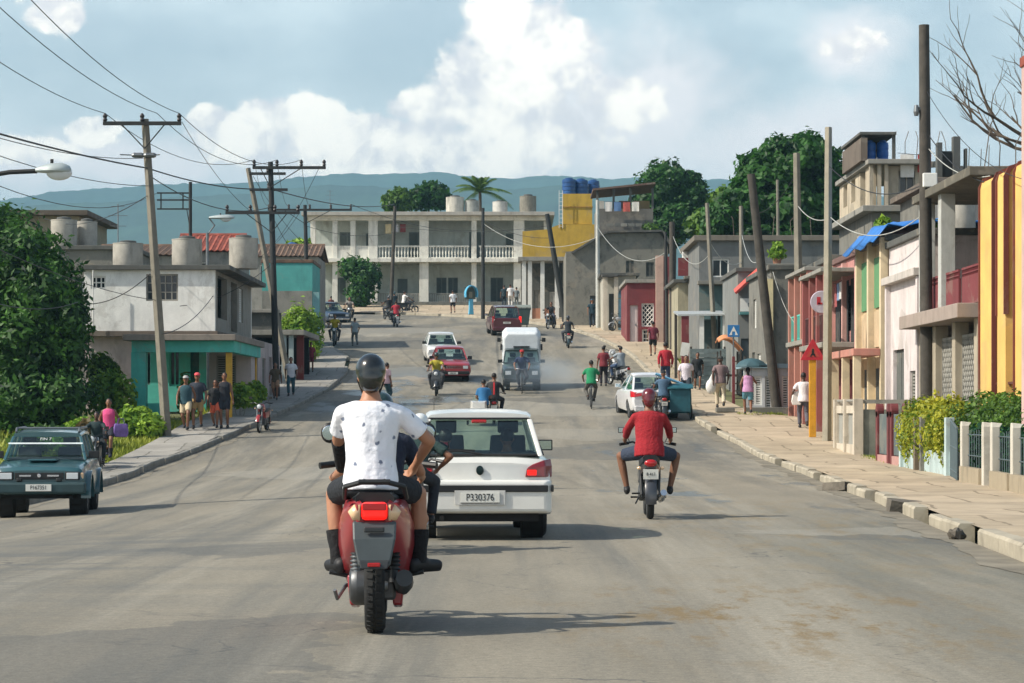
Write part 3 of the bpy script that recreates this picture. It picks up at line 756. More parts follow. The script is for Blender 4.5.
def motorbike(label, loc, rz, paint=(150, 30, 30), scooter=False, group=None, plate='', light=False, dark=(28, 30, 32), cat='motorbike', sc=1.0, stand_=False, mirrors=True, name='motorbike'):
 T = thing(name, label, cat, loc, rz, group); T.scale = (sc,) * 3
 P = mat('paint_%d_%d_%d' % paint, paint, .3, var=.06, coat=.7); D = mat('bike_dark', dark, .45, var=.15)
 wheel(T, -.62, .29, .10, spokes=0); wheel(T, .64, .29, .085, spokes=0)
 fr = MB()
 fr.tube([(0, .50, .88), (0, .30, .62), (0, .12, .30), (0, -.25, .30), (0, -.42, .55), (0, -.62, .72)], .028, 8)
 fr.tube([(-.09, -.62, .29), (-.09, -.2, .34)], .024, 6); fr.tube([(.09, -.62, .29), (.09, -.2, .34)], .024, 6)
 for sx in (-1, 1): fr.tube([(sx * .11, -.6, .32), (sx * .12, -.5, .66)], .026, 8)
 fr.build('frame', D, T, smooth=40)
 en = MB(); en.box((0, .03, .34), (.24, .36, .22)); en.lathe([(.09, -.14), (.11, -.12), (.11, .12), (.09, .14)], (0, -.08, .33), 'x', 16)
 for k in range(5): en.box((0, .17, .36 + k * .035), (.18, .16, .014))
 en.build('engine', mat('engine_metal', (92, 94, 96), .45, .7, var=.2), T, smooth=40, bevel=.012)
 M = MB(); M.tube([(.14, .16, .28), (.15, -.1, .22), (.16, -.5, .27), (.17, -.88, .36)], [.024, .024, .045, .042], 10); M.build('exhaust', CHROME if not scooter else D, T, smooth=40)
 fk = MB()
 for sx in (-1, 1): fk.tube([(sx * .075, .64, .29), (sx * .085, .47, .92)], .026, 8)
 fk.tube([(-.09, .50, .80), (.09, .50, .80)], .03, 6); fk.build('fork', STEEL if not scooter else D, T, smooth=40)
 hb = MB(); hb.tube([(-.35, .27, .98), (-.2, .36, 1.01), (-.08, .44, .95), (.08, .44, .95), (.2, .36, 1.01), (.35, .27, .98)], .014, 8); ho = hb.build('handlebar', D, T, smooth=40)
 for sx in (-1, 1):
  g = MB(); g.tube([(sx * .26, .325, .995), (sx * .38, .255, .975)], .021, 8); g.build('grip', BLACK, ho, smooth=40)
  if mirrors:
   g = MB(); g.tube([(sx * .24, .36, 1.0), (sx * .30, .36, 1.14)], .007, 6); g.box((sx * .34, .35, 1.17), (.12, .02, .075)); mo = g.build('mirror', BLACK, T, bevel=.008)
   MB().box((sx * .34, .339, 1.17), (.10, .003, .06)).build('mirror_glass', MIRROR, mo)
 def fender(y, r, a0, a1, w):
  q = MB(); secs = []
  for k in range(9):
   a = rad(a0 + (a1 - a0) * k / 8); c = (0, y + (r) * math.cos(a), .29 + r * math.sin(a)); o = Vector((0, math.cos(a), math.sin(a)))
   secs.append([Vector(c) + Vector((x, 0, 0)) + o * d for x, d in ((-w, -.05), (-w, 0), (-w * .5, .018), (w * .5, .018), (w, 0), (w, -.05), (w * .8, -.05), (w * .8, -.01), (-w * .8, -.01), (-w * .8, -.05))])
  q.loft(secs); return q
 fender(.64, .315, 20, 150, .06).build('mudguard', P, T, smooth=40)
 fender(-.62, .32, 40, 195, .075).build('mudguard', D if scooter else P, T, smooth=40)
 if scooter:
  q = MB(); q.loft([[(-.2, .56, .42), (.2, .56, .42), (.19, .5, .40), (-.19, .5, .40)], [(-.22, .58, .62), (.22, .58, .62), (.2, .5, .62), (-.2, .5, .62)], [(-.16, .54, .92), (.16, .54, .92), (.15, .42, .92), (-.15, .42, .92)], [(-.10, .5, 1.04), (.10, .5, 1.04), (.1, .40, 1.03), (-.1, .40, 1.03)]])
  q.build('front_shield', P, T, smooth=50, bevel=.02)
  q = MB(); q.box((0, .2, .3), (.34, .5, .06)); q.build('footboard', D, T, bevel=.02)
 else:
  q = MB()
  secs = []
  for y, w, z0, z1 in ((.42, .05, .78, .86), (.36, .12, .70, .93), (.22, .14, .68, .96), (.06, .12, .68, .92), (-.06, .08, .70, .84)):
   secs.append([(-w, y, (z0 + z1) / 2 - .03), (-w * .8, y, z1 - .03), (-w * .3, y, z1), (w * .3, y, z1), (w * .8, y, z1 - .03), (w, y, (z0 + z1) / 2 - .03), (w * .6, y, z0), (-w * .6, y, z0)])
  q.loft(secs).build('fuel_tank', P, T, smooth=60)
 secs = []
 for y, w, z0, z1 in ((.02, .10, .66, .76), (-.1, .13, .66, .79), (-.35, .14, .68, .80), (-.6, .125, .72, .83), (-.78, .10, .76, .85)):
  secs.append([(-w, y, z0), (-w, y, z1 - .03), (-w * .7, y, z1), (w * .7, y, z1), (w, y, z1 - .03), (w, y, z0)])
 MB().loft(secs).build('seat', BLACK, T, smooth=50)
 secs = []
 for y, w, z0, z1 in ((.0, .10, .45, .66), (-.3, .15, .48, .68), (-.62, .12, .60, .74), (-.86, .07, .68, .79)):
  secs.append([(-w, y, z0), (-w * 1.05, y, (z0 + z1) / 2), (-w * .9, y, z1), (w * .9, y, z1), (w * 1.05, y, (z0 + z1) / 2), (w, y, z0)])
 MB().loft(secs).build('side_panel', P, T, smooth=50)
 q = MB(); q.ell((0, -.88, .745), (.085, .035, .05), 14, 8); q.build('tail_light', REDLIT if light else REDLAMP, T, smooth=1)
 if plate is not None:
  q = MB(); q.box((0, -.90, .60), (.20, .012, .13), rx=.12); po = q.build('number_plate', PLATEW, T)
  if plate: text(plate, .062, INK, po, (0, -.9095, .60), (PI / 2 - .12, 0, 0), 'plate_lettering', .8)
 q = MB(); q.lathe([(.03, -.1), (.07, -.06), (.09, .0), (.092, .03)], (0, .56, .88), 'y', 18); hl = q.build('headlight', D, T, smooth=40)
 MB().lathe([(.084, 0), (.07, .02), (.02, .03)], (0, .592, .88), 'y', 18).build('lens', LENS, hl, smooth=1)
 for sx in (-1, 1):
  for y, z in ((-.84, .68), (.52, .82)): MB().ell((sx * .15, y, z), (.03, .025, .022), 8, 6).build('turn_signal', AMBER, T, smooth=1)
  MB().tube([(sx * .10, -.02, .27), (sx * .24, -.02, .27)], .014, 6).build('foot_peg', BLACK, T)
  MB().tube([(sx * .12, -.3, .33), (sx * .23, -.34, .33)], .013, 6).build('foot_peg', BLACK, T)
 if stand_:
  MB().tube([(-.1, -.02, .3), (-.24, -.06, .02)], .012, 6).build('kick_stand', D, T)
 else:
  MB().tube([(-.13, -.1, .28), (-.18, -.34, .20)], .012, 6).build('kick_stand', D, T)
 return T
RIDE = dict(pelvis=(0, -.24, .90), lean=.14, feet=((-.21, .06, .38), (.21, .06, .38)), hands=((-.32, .26, 1.03), (.32, .26, 1.03)), knee=((-.55, 1, .4), (.55, 1, .4)), elbow=((-1, -.5, -.5), (1, -.5, -.5)))
PILLION = dict(pelvis=(0, -.55, .95), lean=.06, feet=((-.23, -.30, .42), (.23, -.30, .42)), hands=((-.2, -.2, .98), (.2, -.2, .98)), knee=((-.5, 1, .4), (.5, 1, .4)), elbow=((-1, -.6, -.4), (1, -.6, -.4)))
def rider(label, T, h=1.72, pose=RIDE, **k):
 q = dict(pose); q.update(k)
 s = h / 1.72 / T.scale[0]
 for key in ('pelvis',): q[key] = tuple(v / s for v in q[key])
 for key in ('feet', 'hands'): q[key] = tuple(tuple(v / s for v in f) for f in q[key])
 q.setdefault('vox', .024); q.setdefault('legs', 'trousers')
 return person(label, tuple(T.location), T.rotation_euler.z, h, **q)
def bicycle(label, loc, rz, c=(40, 42, 46), group=None, name='bicycle'):
 T = thing(name, label, 'bicycle', loc, rz, group); P = mat('paint_%d_%d_%d' % c, c, .35, var=.06, coat=.5)
 for y in (-.52, .52): wheel(T, y, .335, .04, spokes=18)
 f = MB(); bbk = (0, -.08, .29); st = (0, -.2, .80); hd = (0, .38, .78)
 for a, b in ((bbk, st), (bbk, hd), ((0, -.18, .74), hd), ((0, .36, .66), (0, .41, .94))): f.tube([a, b], .017, 8)
 for sx in (-.05, .05): f.tube([(sx, -.52, .335), (0, -.19, .74)], .010, 6); f.tube([(sx, -.52, .335), bbk], .011, 6); f.tube([(sx, .52, .335), (sx * .9, .42, .68)], .013, 6)
 f.build('frame', P, T, smooth=40)
 MB().tube([(-.28, .28, .98), (-.2, .36, 1.0), (0, .41, .97), (.2, .36, 1.0), (.28, .28, .98)], .012, 8).build('handlebar', CHROME, T, smooth=40)
 MB().loft([[(-.03, .02, .86), (.03, .02, .86), (.03, .02, .83), (-.03, .02, .83)], [(-.09, -.22, .89), (.09, -.22, .89), (.08, -.22, .83), (-.08, -.22, .83)], [(-.08, -.28, .88), (.08, -.28, .88), (.07, -.28, .84), (-.07, -.28, .84)]]).build('saddle', BLACK, T, bevel=.01)
 M = MB(); M.lathe([(.085, -.004), (.085, .004)], (.05, -.08, .29), 'x', 18); M.tube([(.06, -.08, .29), (.07, .08, .25)], .01, 6); M.tube([(-.06, -.08, .29), (-.07, -.24, .33)], .01, 6); M.build('crankset', STEEL, T)
 for sx, y, z in ((.11, .08, .25), (-.11, -.24, .33)): MB().box((sx, y, z), (.09, .08, .02)).build('pedal', BLACK, T)
 return T
CYCLE = dict(pelvis=(0, -.2, .97), lean=.28, feet=((-.11, -.24, .42), (.11, .08, .34)), hands=((-.27, .24, 1.01), (.27, .24, 1.01)), knee=((-.3, 1, .2), (.3, 1, .2)), elbow=((-1, -.5, -.5), (1, -.5, -.5)))
# ------------------------------------------------------------------ cars (local: +Y is forward)
def section(y, w, zb, zt, crown=.02, bulge=.02, e=.06):
 h = zt - zb
 half = [(w * .80, zb), (w * .96, zb + .06), (w, zb + .16), (w + bulge, zb + h * .45), (w + bulge * .8, zb + h * .62), (w * .985, zt - .10), (w * .955, zt - .035), (w * .90, zt - .004), (w * .5, zt + crown * .8)]
 return [(x, y, z) for x, z in half] + [(0, y, zt + crown)] + [(-x, y, z) for x, z in half[::-1]] + [(0, y, zb)]
def car(label, loc, rz, spec, paint, group=None, name='car', cat='car', body_var=.05):
 """spec: st = lower body stations (y, half width, bottom, top); cab = (cowl y, z), (roof front y, z), (roof rear y, z), (deck y, z), belt half width, roof half width"""
 T = thing(name, label, cat, loc, rz, group)
 P = mat('paint_%d_%d_%d' % paint, paint, .28, var=body_var, coat=.8)
 wr, wy, tw, ww = spec['wr'], spec['wy'], spec['track'], spec.get('ww', .17)
 body = MB().loft([section(*q) for q in spec['st']])
 c = MB()
 for y in wy:
  for sx in (-1, 1):
   c.lathe([(wr * 1.16, -.2), (wr * 1.16, .2)], (sx * (tw / 2 + .06), y, wr * 1.03), 'x', 28)
 link('body', cut(body, c, 32), P, T)
 for y in wy:
  for sx in (-1, 1): wheel(T, y, wr, ww, x=sx * (tw / 2 - .02), disc=True, rimc=STEEL)
 M = MB()
 for y in wy:
  for sx in (-1, 1): M.lathe([(wr * 1.12, -.12), (wr * 1.12, .12)], (sx * (tw / 2 - .10), y, wr * 1.03), 'x', 20)
 L2 = spec['st']
 M.bb(-.55, .55, L2[0][0] + .15, L2[-1][0] - .15, L2[2][2] - .02, L2[2][2] + .1); M.build('underbody', mat('underbody', (20, 20, 20), .9), T)
 (cy, cz), (fy, fz), (ry, rz_), (dy, dz_) = spec['cab']; bw, rw = spec['bw'], spec['rw']
 bp = spec.get('bpillar', [(fy + ry) / 2 - .05]); dk = spec.get('deckw', bw)
 M = MB(); M.prism([(cy - .04, cz + .012), (cy - .25, cz + .03), (dy + .2, dz_ + .02), (dy + .03, dz_ + .008)], 'x', -bw * .93, bw * .93); M.build('interior', mat('car_interior', (30, 31, 32), .9), T)
 for sx in (-1, 1):
  q = MB(); yb = spec.get('seaty', (fy + ry) / 2 + .05); q.loft([[(sx * .36 - .22, yb, cz - .1), (sx * .36 + .22, yb, cz - .1), (sx * .36 + .22, yb + .12, cz - .1), (sx * .36 - .22, yb + .12, cz - .1)], [(sx * .36 - .2, yb - .1, cz + .22), (sx * .36 + .2, yb - .1, cz + .22), (sx * .36 + .2, yb, cz + .22), (sx * .36 - .2, yb, cz + .22)]])
  q.box((sx * .36, yb - .06, cz + .32), (.24, .09, .15)); q.build('seat', mat('car_seat', (44, 48, 52), .9), T, bevel=.02)
 n = 9; secs = []
 for t in range(7):
  u = t / 6; y = ry + (fy - ry) * u; z = rz_ + (fz - rz_) * u + spec.get('rcrown', .05) * math.sin(PI * u); w = rw * (1 - .04 * abs(2 * u - 1) ** 3)
  up = [(w * math.cos(PI * k / (n - 1)), y, z + .055 * math.sin(PI * k / (n - 1)) ** .7) for k in range(n)]
  secs.append(up + [(-w * .98, y, z - .035), (w * .98, y, z - .035)])
 rf = MB().loft(secs).build('roof', P, T, smooth=45)
 def pil(y0, z0, w0, y1, z1, w1, t):
  for sx in (-1, 1):
   q = MB(); q.loft([[(sx * w0, y0 - t, z0), (sx * w0, y0 + t, z0), (sx * (w0 - .055), y0 + t, z0), (sx * (w0 - .055), y0 - t, z0)], [(sx * w1, y1 - t, z1), (sx * w1, y1 + t, z1), (sx * (w1 - .055), y1 + t, z1), (sx * (w1 - .055), y1 - t, z1)]])
   q.build('pillar', P, T, bevel=.012)
 dzr = -.02
 pil(cy, cz, bw, fy, fz + dzr, rw * .985, spec.get('ta', .04)); pil(dy, dz_, dk, ry, rz_ + dzr, rw * .985, spec.get('tc', .07))
 for b in bp:
  u = (b - ry) / (fy - ry); pil(b, cz, bw, b, rz_ + (fz - rz_) * u, rw * .985, .045)
 i = .03
 def pane(a, b, c_, d, nm): return MB().plate(a, b, c_, d, .006).build(nm, GLASS, T)
 pane((-bw + i, cy + .005, cz), (bw - i, cy + .005, cz), (rw * .985 - i, fy + .005, fz - .02), (-rw * .985 + i, fy + .005, fz - .02), 'windscreen')
 if spec.get('rearglass', True):
  pane((dk - i, dy - .005, dz_ + spec.get('rg0', .0)), (-dk + i, dy - .005, dz_ + spec.get('rg0', .0)), (-rw * .985 + i, ry - .005, rz_ - .02), (rw * .985 - i, ry - .005, rz_ - .02), 'rear_window')
 ps = sorted([cy - .12] + list(bp) + [dy + .02], reverse=True)
 def top_at(y):
  if y > fy: return None
 for sx in (-1, 1):
  pts = [cy] + list(bp) + [dy]
  tp = [fy] + list(bp) + [ry]
  for a in range(len(pts) - 1):
   x0, x1 = bw - .02, rw * .985 - .02
   xe = dk - .02 if a == len(pts) - 2 else x0
   z1a = fz if a == 0 else rz_ + (fz - rz_) * (tp[a] - ry) / (fy - ry); z1b = rz_ + (fz - rz_) * (tp[a + 1] - ry) / (fy - ry)
   MB().plate((sx * x0, pts[a], cz), (sx * xe, pts[a + 1], dz_ if a == len(pts) - 2 else cz), (sx * x1, tp[a + 1], z1b - .02), (sx * x1, tp[a], z1a - .02), .005).build('side_window', GLASS, T)
 for sx in (-1, 1):
  q = MB(); q.box((sx * (bw + .11), cy - .22, cz + .09), (.19, .09, .13)); q.tube([(sx * (bw - .02), cy - .18, cz + .03), (sx * (bw + .06), cy - .2, cz + .06)], .022, 6)
  m_ = q.build('door_mirror', BLACK if spec.get('blackmirror', True) else P, T, bevel=.025)
  MB().box((sx * (bw + .11), cy - .268, cz + .09), (.16, .004, .10)).build('mirror_glass', MIRROR, m_)
 for sx in (-1, 1):
  for b in bp:
   MB().box((sx * (bw + .0), b - .18, cz - .12), (.06, .15, .025)).build('door_handle', BLACK, T, bevel=.006)
 return T
def plate_on(T, y, z, s, w=.42, h=.11, back=True, size=.085, x=0):
 d = -1 if back else 1
 q = MB().box((x, y, z), (w, .014, h)).build('number_plate', PLATEW, T)
 if s:
  text(s, size, INK, q, (x, y + d * .0085, z), (PI / 2, 0, 0 if back else PI), 'plate_lettering', .82)
 MB().bb(x - w / 2, x + w / 2, y - .009, y + .009, z - h / 2 - .006, z - h / 2).build('plate_edge', INK, q)
 return q
def lamp(T, nm, c, d, m, smooth=0, bevel=.02, rz=0, ry=0):
 return MB().box(c, d, rz=rz, ry=ry).build(nm, m, T, bevel=bevel)
# ------------------------------------------------------------------ the scooter right ahead, with two riders
def near_scooter():
 Y = 15.62; X = PX(372, Y); oy = Y + .62
 T = thing('scooter', 'dark red scooter carrying two riders, its brake light glowing', 'scooter', (X, oy, 0), .035)
 P = mat('scooter_red', (150, 44, 50), .32, var=.12, coat=.6, sc=3); D = mat('scooter_dark', (42, 46, 48), .5, var=.2); G = mat('scooter_grey', (62, 70, 72), .5, var=.15)
 wheel(T, -.62, .30, .135, tread=True); wheel(T, .70, .29, .11)
 for sx in (-1, 1):
  secs = []
  for y, xo, xi, z0, z1 in ((.30, .20, .10, .28, .62), (.0, .235, .12, .25, .74), (-.30, .25, .13, .34, .84), (-.55, .225, .13, .46, .88), (-.78, .17, .10, .60, .87), (-.90, .11, .07, .70, .83)):
   zm = (z0 + z1) / 2
   secs.append([(sx * xi, y, z0), (sx * (xo * .86), y, z0 + .03), (sx * xo, y, zm - .04), (sx * xo, y, zm + .08), (sx * xo * .86, y, z1 - .03), (sx * xi, y, z1)])
  MB().loft(secs).build('side_cowl', P, T, smooth=60)
  q = MB(); q.loft([[(sx * .10, y, z), (sx * .19, y, z), (sx * .17, y, z - .2), (sx * .11, y, z - .2)] for y, z in ((.35, .34), (-.1, .32), (-.42, .36))]); q.build('lower_cowl', P, T, smooth=50, bevel=.015)
 M = MB(); M.loft([[(-w, y, z - .07), (w, y, z - .07), (w * 1.02, y, z - .03), (w * .8, y, z), (-w * .8, y, z), (-w * 1.02, y, z - .03)] for y, w, z in ((.28, .13, .80), (.0, .155, .84), (-.3, .165, .88), (-.55, .16, .90), (-.8, .12, .91))]); M.build('seat', BLACK, T, smooth=50)
 M = MB(); M.box((0, -.905, .795), (.165, .05, .115)); tl_ = M.build('tail_light', REDLIT, T, bevel=.025); MB().bb(-.075, .075, -.936, -.925, .80, .845).build('lens', REDLAMP, tl_, bevel=.006)
 for sx in (-1, 1):
  M = MB(); M.loft([[(sx * .09, -.915, z), (sx * (.16 + w), -.865, z), (sx * (.16 + w), -.80, z), (sx * .09, -.84, z)] for z, w in ((.735, -.02), (.79, .01), (.835, -.03))]); M.build('turn_signal', AMBER, T, smooth=1)
  M = MB(); M.tube([(sx * .09, -.5, .885), (sx * .20, -.62, .87), (sx * .185, -.84, .95), (sx * .06, -.93, .985)], .017, 8); M.build('grab_rail', BLACK, T, smooth=40)
 M = MB(); M.tube([(-.1, -.925, .98), (.1, -.925, .98)], .018, 8); M.build('grab_bar', BLACK, T)
 M = MB(); M.loft([[(-.14, -.90, .73), (.14, -.90, .73), (.14, -.86, .73), (-.14, -.86, .73)], [(-.135, -.97, .62), (.135, -.97, .62), (.135, -.93, .62), (-.135, -.93, .62)], [(-.10, -1.02, .45), (.10, -1.02, .45), (.10, -.99, .45), (-.10, -.99, .45)]]); bo = M.build('plate_bracket', G, T, bevel=.012)
 M = MB(); M.box((0, -.965, .68), (.13, .02, .035)); M.build('plate_lamp', D, bo, bevel=.008)
 M = MB(); M.loft([[(-.10, -1.02, .49), (.10, -1.02, .49), (.10, -.98, .49), (-.10, -.98, .49)], [(-.085, -1.035, .435), (.085, -1.035, .435), (.085, -.99, .435), (-.085, -.99, .435)]]); M.build('mud_flap', D, T, bevel=.008)
 M = MB(); M.box((0, -1.035, .462), (.08, .012, .026)); M.build('reflector', REDLAMP, bo, bevel=.005)
 for sx in (-1, 1):
  M = MB(); M.tube([(sx * .115, -.62, .32), (sx * .13, -.55, .68)], .032, 10)
  for k in range(9): M.lathe([(.036, 0), (.044, .008), (.036, .016)], (sx * .121, -.595, .40 + k * .026), 'z', 12)
  M.build('shock_absorber', STEEL if sx < 0 else BLACK, T, smooth=40)
 M = MB(); M.tube([(.16, .0, .24), (.17, -.3, .27), (.185, -.62, .32), (.19, -.90, .37)], [.03, .055, .062, .055], 12); M.build('exhaust', D, T, smooth=40)
 M = MB(); M.box((.0, -.28, .30), (.26, .5, .2)); M.lathe([(.1, -.17), (.13, -.14), (.13, -.05), (.1, -.04)], (0, -.55, .3), 'x', 20); M.build('engine', mat('engine_metal', (92, 94, 96), .45, .7), T, smooth=40, bevel=.03)
 M = MB(); M.tube([(-.13, -.1, .24), (-.2, -.22, .28), (-.255, -.38, .20), (-.27, -.42, .26)], .013, 7); M.build('kick_starter', STEEL, T)
 for sx in (-1, 1):
  M = MB(); M.tube([(sx * .12, -.26, .33), (sx * .31, -.28, .37)], .016, 8); M.build('foot_peg', D, T)
 M = MB(); M.box((0, .28, .27), (.36, .42, .05)); M.build('footboard', D, T, bevel=.02)
 M = MB(); M.loft([[(-.2, .60, .36), (.2, .60, .36), (.19, .54, .35), (-.19, .54, .35)], [(-.23, .62, .60), (.23, .62, .60), (.21, .54, .60), (-.21, .54, .60)], [(-.17, .58, .92), (.17, .58, .92), (.16, .46, .92), (-.16, .46, .92)], [(-.11, .54, 1.06), (.11, .54, 1.06), (.11, .44, 1.05), (-.11, .44, 1.05)]]); M.build('front_shield', P, T, bevel=.03)
 M = MB()
 for sx in (-1, 1): M.tube([(sx * .07, .70, .29), (sx * .07, .5, .9)], .025, 8)
 M.build('fork', D, T)
 M = MB(); M.tube([(-.36, .34, 1.06), (-.2, .42, 1.08), (0, .46, 1.04), (.2, .42, 1.08), (.36, .34, 1.06)], .016, 8); hb = M.build('handlebar', D, T)
 for sx in (-1, 1):
  M = MB(); M.tube([(sx * .27, .39, 1.07), (sx * .40, .325, 1.055)], .023, 8); M.build('grip', BLACK, hb)
  M = MB(); M.tube([(sx * .24, .42, 1.09), (sx * .31, .42, 1.24)], .008, 6); mm = Matrix.Translation((sx * .335, .41, 1.28)); M.ell((sx * .335, .41, 1.28), (.062, .022, .072), 14, 8); mo = M.build('mirror', BLACK, T, smooth=40)
  M = MB(); M.lathe([(.052, 0), (.048, -.004)], (sx * .335, .388, 1.28), 'y', 18); M.build('mirror_glass', MIRROR, mo)
 return T
# white shirt with small printed marks
def printed_white():
 m = mat('printed_white_cotton', (232, 234, 240), .92, var=.04, sc=2.4, bump=.9)
 N = m.node_tree.nodes; L = m.node_tree.links; b = N['Principled BSDF']
 src = b.inputs['Base Color'].links[0].from_socket
 tc = N.new('ShaderNodeTexCoord'); v = N.new('ShaderNodeTexVoronoi'); v.inputs['Scale'].default_value = 13; v.inputs['Randomness'].default_value = .8
 w = N.new('ShaderNodeTexNoise'); w.inputs['Scale'].default_value = 40
 va = N.new('ShaderNodeVectorMath'); va.operation = 'MULTIPLY_ADD'; va.inputs[1].default_value = (.03, .03, .03)
 L.new(tc.outputs['Object'], w.inputs['Vector']); L.new(w.outputs['Color'], va.inputs[0]); L.new(tc.outputs['Object'], va.inputs[2]); L.new(va.outputs[0], v.inputs['Vector'])
 r = N.new('ShaderNodeMapRange'); r.inputs[1].default_value = .22; r.inputs[2].default_value = .15; L.new(v.outputs['Distance'], r.inputs[0])
 c = N.new('ShaderNodeSeparateColor'); L.new(v.outputs['Color'], c.inputs[0])
 t = N.new('ShaderNodeMath'); t.operation = 'GREATER_THAN'; t.inputs[1].default_value = .25; L.new(c.outputs[0], t.inputs[0])
 mu = N.new('ShaderNodeMath'); mu.operation = 'MULTIPLY'; L.new(r.outputs[0], mu.inputs[0]); L.new(t.outputs[0], mu.inputs[1])
 x = N.new('ShaderNodeMix'); x.data_type = 'RGBA'; x.inputs['B'].default_value = (*lin((112, 122, 142)), 1); L.new(mu.outputs[0], x.inputs['Factor']); L.new(src, x.inputs['A']); L.new(x.outputs['Result'], b.inputs['Base Color'])
 return m
sco = near_scooter()
person('pillion rider in white printed t-shirt and black helmet, seen from behind', tuple(sco.location), .035, 1.74, pelvis=(-.03, -.58, .975), lean=.07, feet=((-.25, -.26, .45), (.28, -.25, .45)),
       hands=((-.25, .02, 1.0), (.26, -.28, 1.07)), knee=((-.42, 1, .45), (.55, 1, .45)), elbow=((-.9, -.5, -.35), (1.2, -.35, -.25)), skin='tan', top=(232, 234, 240), topmat=printed_white(), sleeve='short', bottom=(28, 32, 38), legs='shorts', shoes=(22, 23, 26),
       head='helmet', headc=(24, 28, 28), vox=.011, sock=(20, 21, 24), glove=(0,), toes=((-.45, 1), (.75, .7)), hem=-.07, fat=.97)
dv_ = person('scooter driver in navy shirt and khaki shorts, mostly hidden behind the white t-shirt', tuple(sco.location), .035, 1.54, pelvis=(.03, -.15, .97), lean=.36, feet=((-.14, .25, .40), (.16, .25, .40)),
       hands=((-.33, .36, 1.10), (.33, .36, 1.10)), knee=((-.5, 1, .4), (1.2, .6, 1.0)), elbow=((-.4, -.3, -1), (.5, -.2, -1)), skin='tan', top=(34, 42, 60), sleeve='short', bottom=(186, 178, 158), legs='shorts', shoes=(40, 40, 42),
       head='helmet', headc=(30, 52, 50), vox=.014)
# ------------------------------------------------------------------ the rider in red
Y = 32.0
X = PX(651, Y)
mb_ = motorbike('dark motorbike ridden by the person in the red shirt, white plate under a red lamp', (X, Y + .62, gz(Y, X)), -.02, (52, 54, 58), light=False, plate='B 417')
rider('rider in red long-sleeved shirt and dark red helmet, alone on a motorbike', mb_, 1.76, top=(150, 26, 36), sleeve='long', bottom=(46, 56, 74), legs='shorts', shoes=(30, 30, 32), head='helmet', headc=(96, 22, 30), vox=.014, skin='brown',
      pelvis=(0, -.34, .92), lean=.16, feet=((-.29, -.02, .40), (.29, -.02, .40)), knee=((-1.0, 1, .4), (1.0, 1, .4)), elbow=((-1.6, -.5, -.5), (1.6, -.5, -.5)), fat=1.08)
# ------------------------------------------------------------------ the motorbike beside the white hatchback
Y = 24.5; X = PX(411, Y)
mk = motorbike('red motorbike just behind the white hatchback, mostly hidden by the scooter riders', (X, Y + .3, 0), .0, (150, 30, 36), plate=None, sc=.92)
rider('person in white helmet and dark green shirt leaning over beside the white hatchback', mk, 1.46, top=(34, 58, 56), sleeve='short', bottom=(40, 44, 52), head='helmet', headc=(222, 226, 224), lean=.66, side=.16, look=.5, vox=.018, hands=((-.28, .25, 1.0), (.30, .05, .92)))
# ------------------------------------------------------------------ white hatchback
hatch = dict(st=[(-1.86, .70, .36, .84), (-1.82, .765, .31, .90), (-1.5, .80, .26, .93), (-.9, .81, .22, .93), (.5, .81, .22, .93), (1.0, .80, .22, .89), (1.5, .77, .25, .79), (1.78, .70, .3, .70), (1.85, .6, .36, .62)],
             wr=.275, wy=(-1.16, 1.22), track=1.40, ww=.175, cab=((.85, .93), (.15, 1.355), (-1.38, 1.36), (-1.76, .93)), bw=.725, rw=.60, deckw=.70, bpillar=[-.35], tc=.075, rg0=.02, seaty=-.25)
Y = 26.7; X = PX(474, Y)
pg = car('white hatchback with two people inside, dark strip along its rear bumper', (X, Y + 1.85, 0), .035, hatch, (214, 214, 208), name='hatchback')
W_ = MATS['paint_214_214_208']
M = MB(); M.loft([[(-.79 * a, -1.90 + b, z0), (.79 * a, -1.90 + b, z0), (.79 * a, -1.90 + b, z1), (-.79 * a, -1.90 + b, z1)] for a, b, z0, z1 in ((.93, -.03, .32, .66), (1.0, .03, .30, .67), (1.02, .25, .28, .67))]); bp_ = M.build('bumper', W_, pg, bevel=.03)
M = MB(); M.box((0, -1.937, .575), (1.50, .02, .075)); M.build('bumper_strip', BLACK, bp_, bevel=.008)
for sx in (-1, 1): MB().box((sx * .80, -1.74, .575), (.03, .34, .075)).build('bumper_strip', BLACK, bp_, bevel=.008)
M = MB(); M.box((0, -1.948, .475), (.56, .01, .16)); M.build('plate_recess', mat('recess_white', (190, 190, 186), .5), bp_, bevel=.004)
plate_on(pg, -1.958, .478, 'P330376', .43, .11, size=.108)
for sx in (-1, 1):
 M = MB(); x0, x1 = sx * .50, sx * .765
 M.loft([[(x0, -1.89, .70), (sx * .72, -1.88, .70), (sx * .80, -1.78, .70), (sx * .80, -1.6, .70), (x0, -1.7, .70)], [(sx * .52, -1.888, .80), (sx * .72, -1.875, .82), (sx * .80, -1.77, .82), (sx * .80, -1.6, .82), (sx * .52, -1.7, .80)], [(sx * .58, -1.87, .84), (sx * .71, -1.86, .89), (sx * .785, -1.76, .90), (sx * .785, -1.6, .90), (sx * .58, -1.7, .84)]])
 tl = M.build('tail_light', mat('tail_red_dark', (118, 22, 30), .2, var=.08, coat=.7), pg, bevel=.012)
 MB().box((sx * .575, -1.893, .75), (.10, .012, .06)).build('brake_lamp', REDLIT if sx > 0 else REDLAMP, tl, bevel=.01)
M = MB(); M.lathe([(.05, 0), (.05, -.014), (.03, -.02)], (0, 0, 0), 'y', 18); M.v = [(a * .85, b - 1.868, c * 1.05 + .775) for a, b, c in M.v]; M.build('badge', mat('badge_dark', (22, 44, 44), .3, .4), pg, smooth=40)
q = MB()
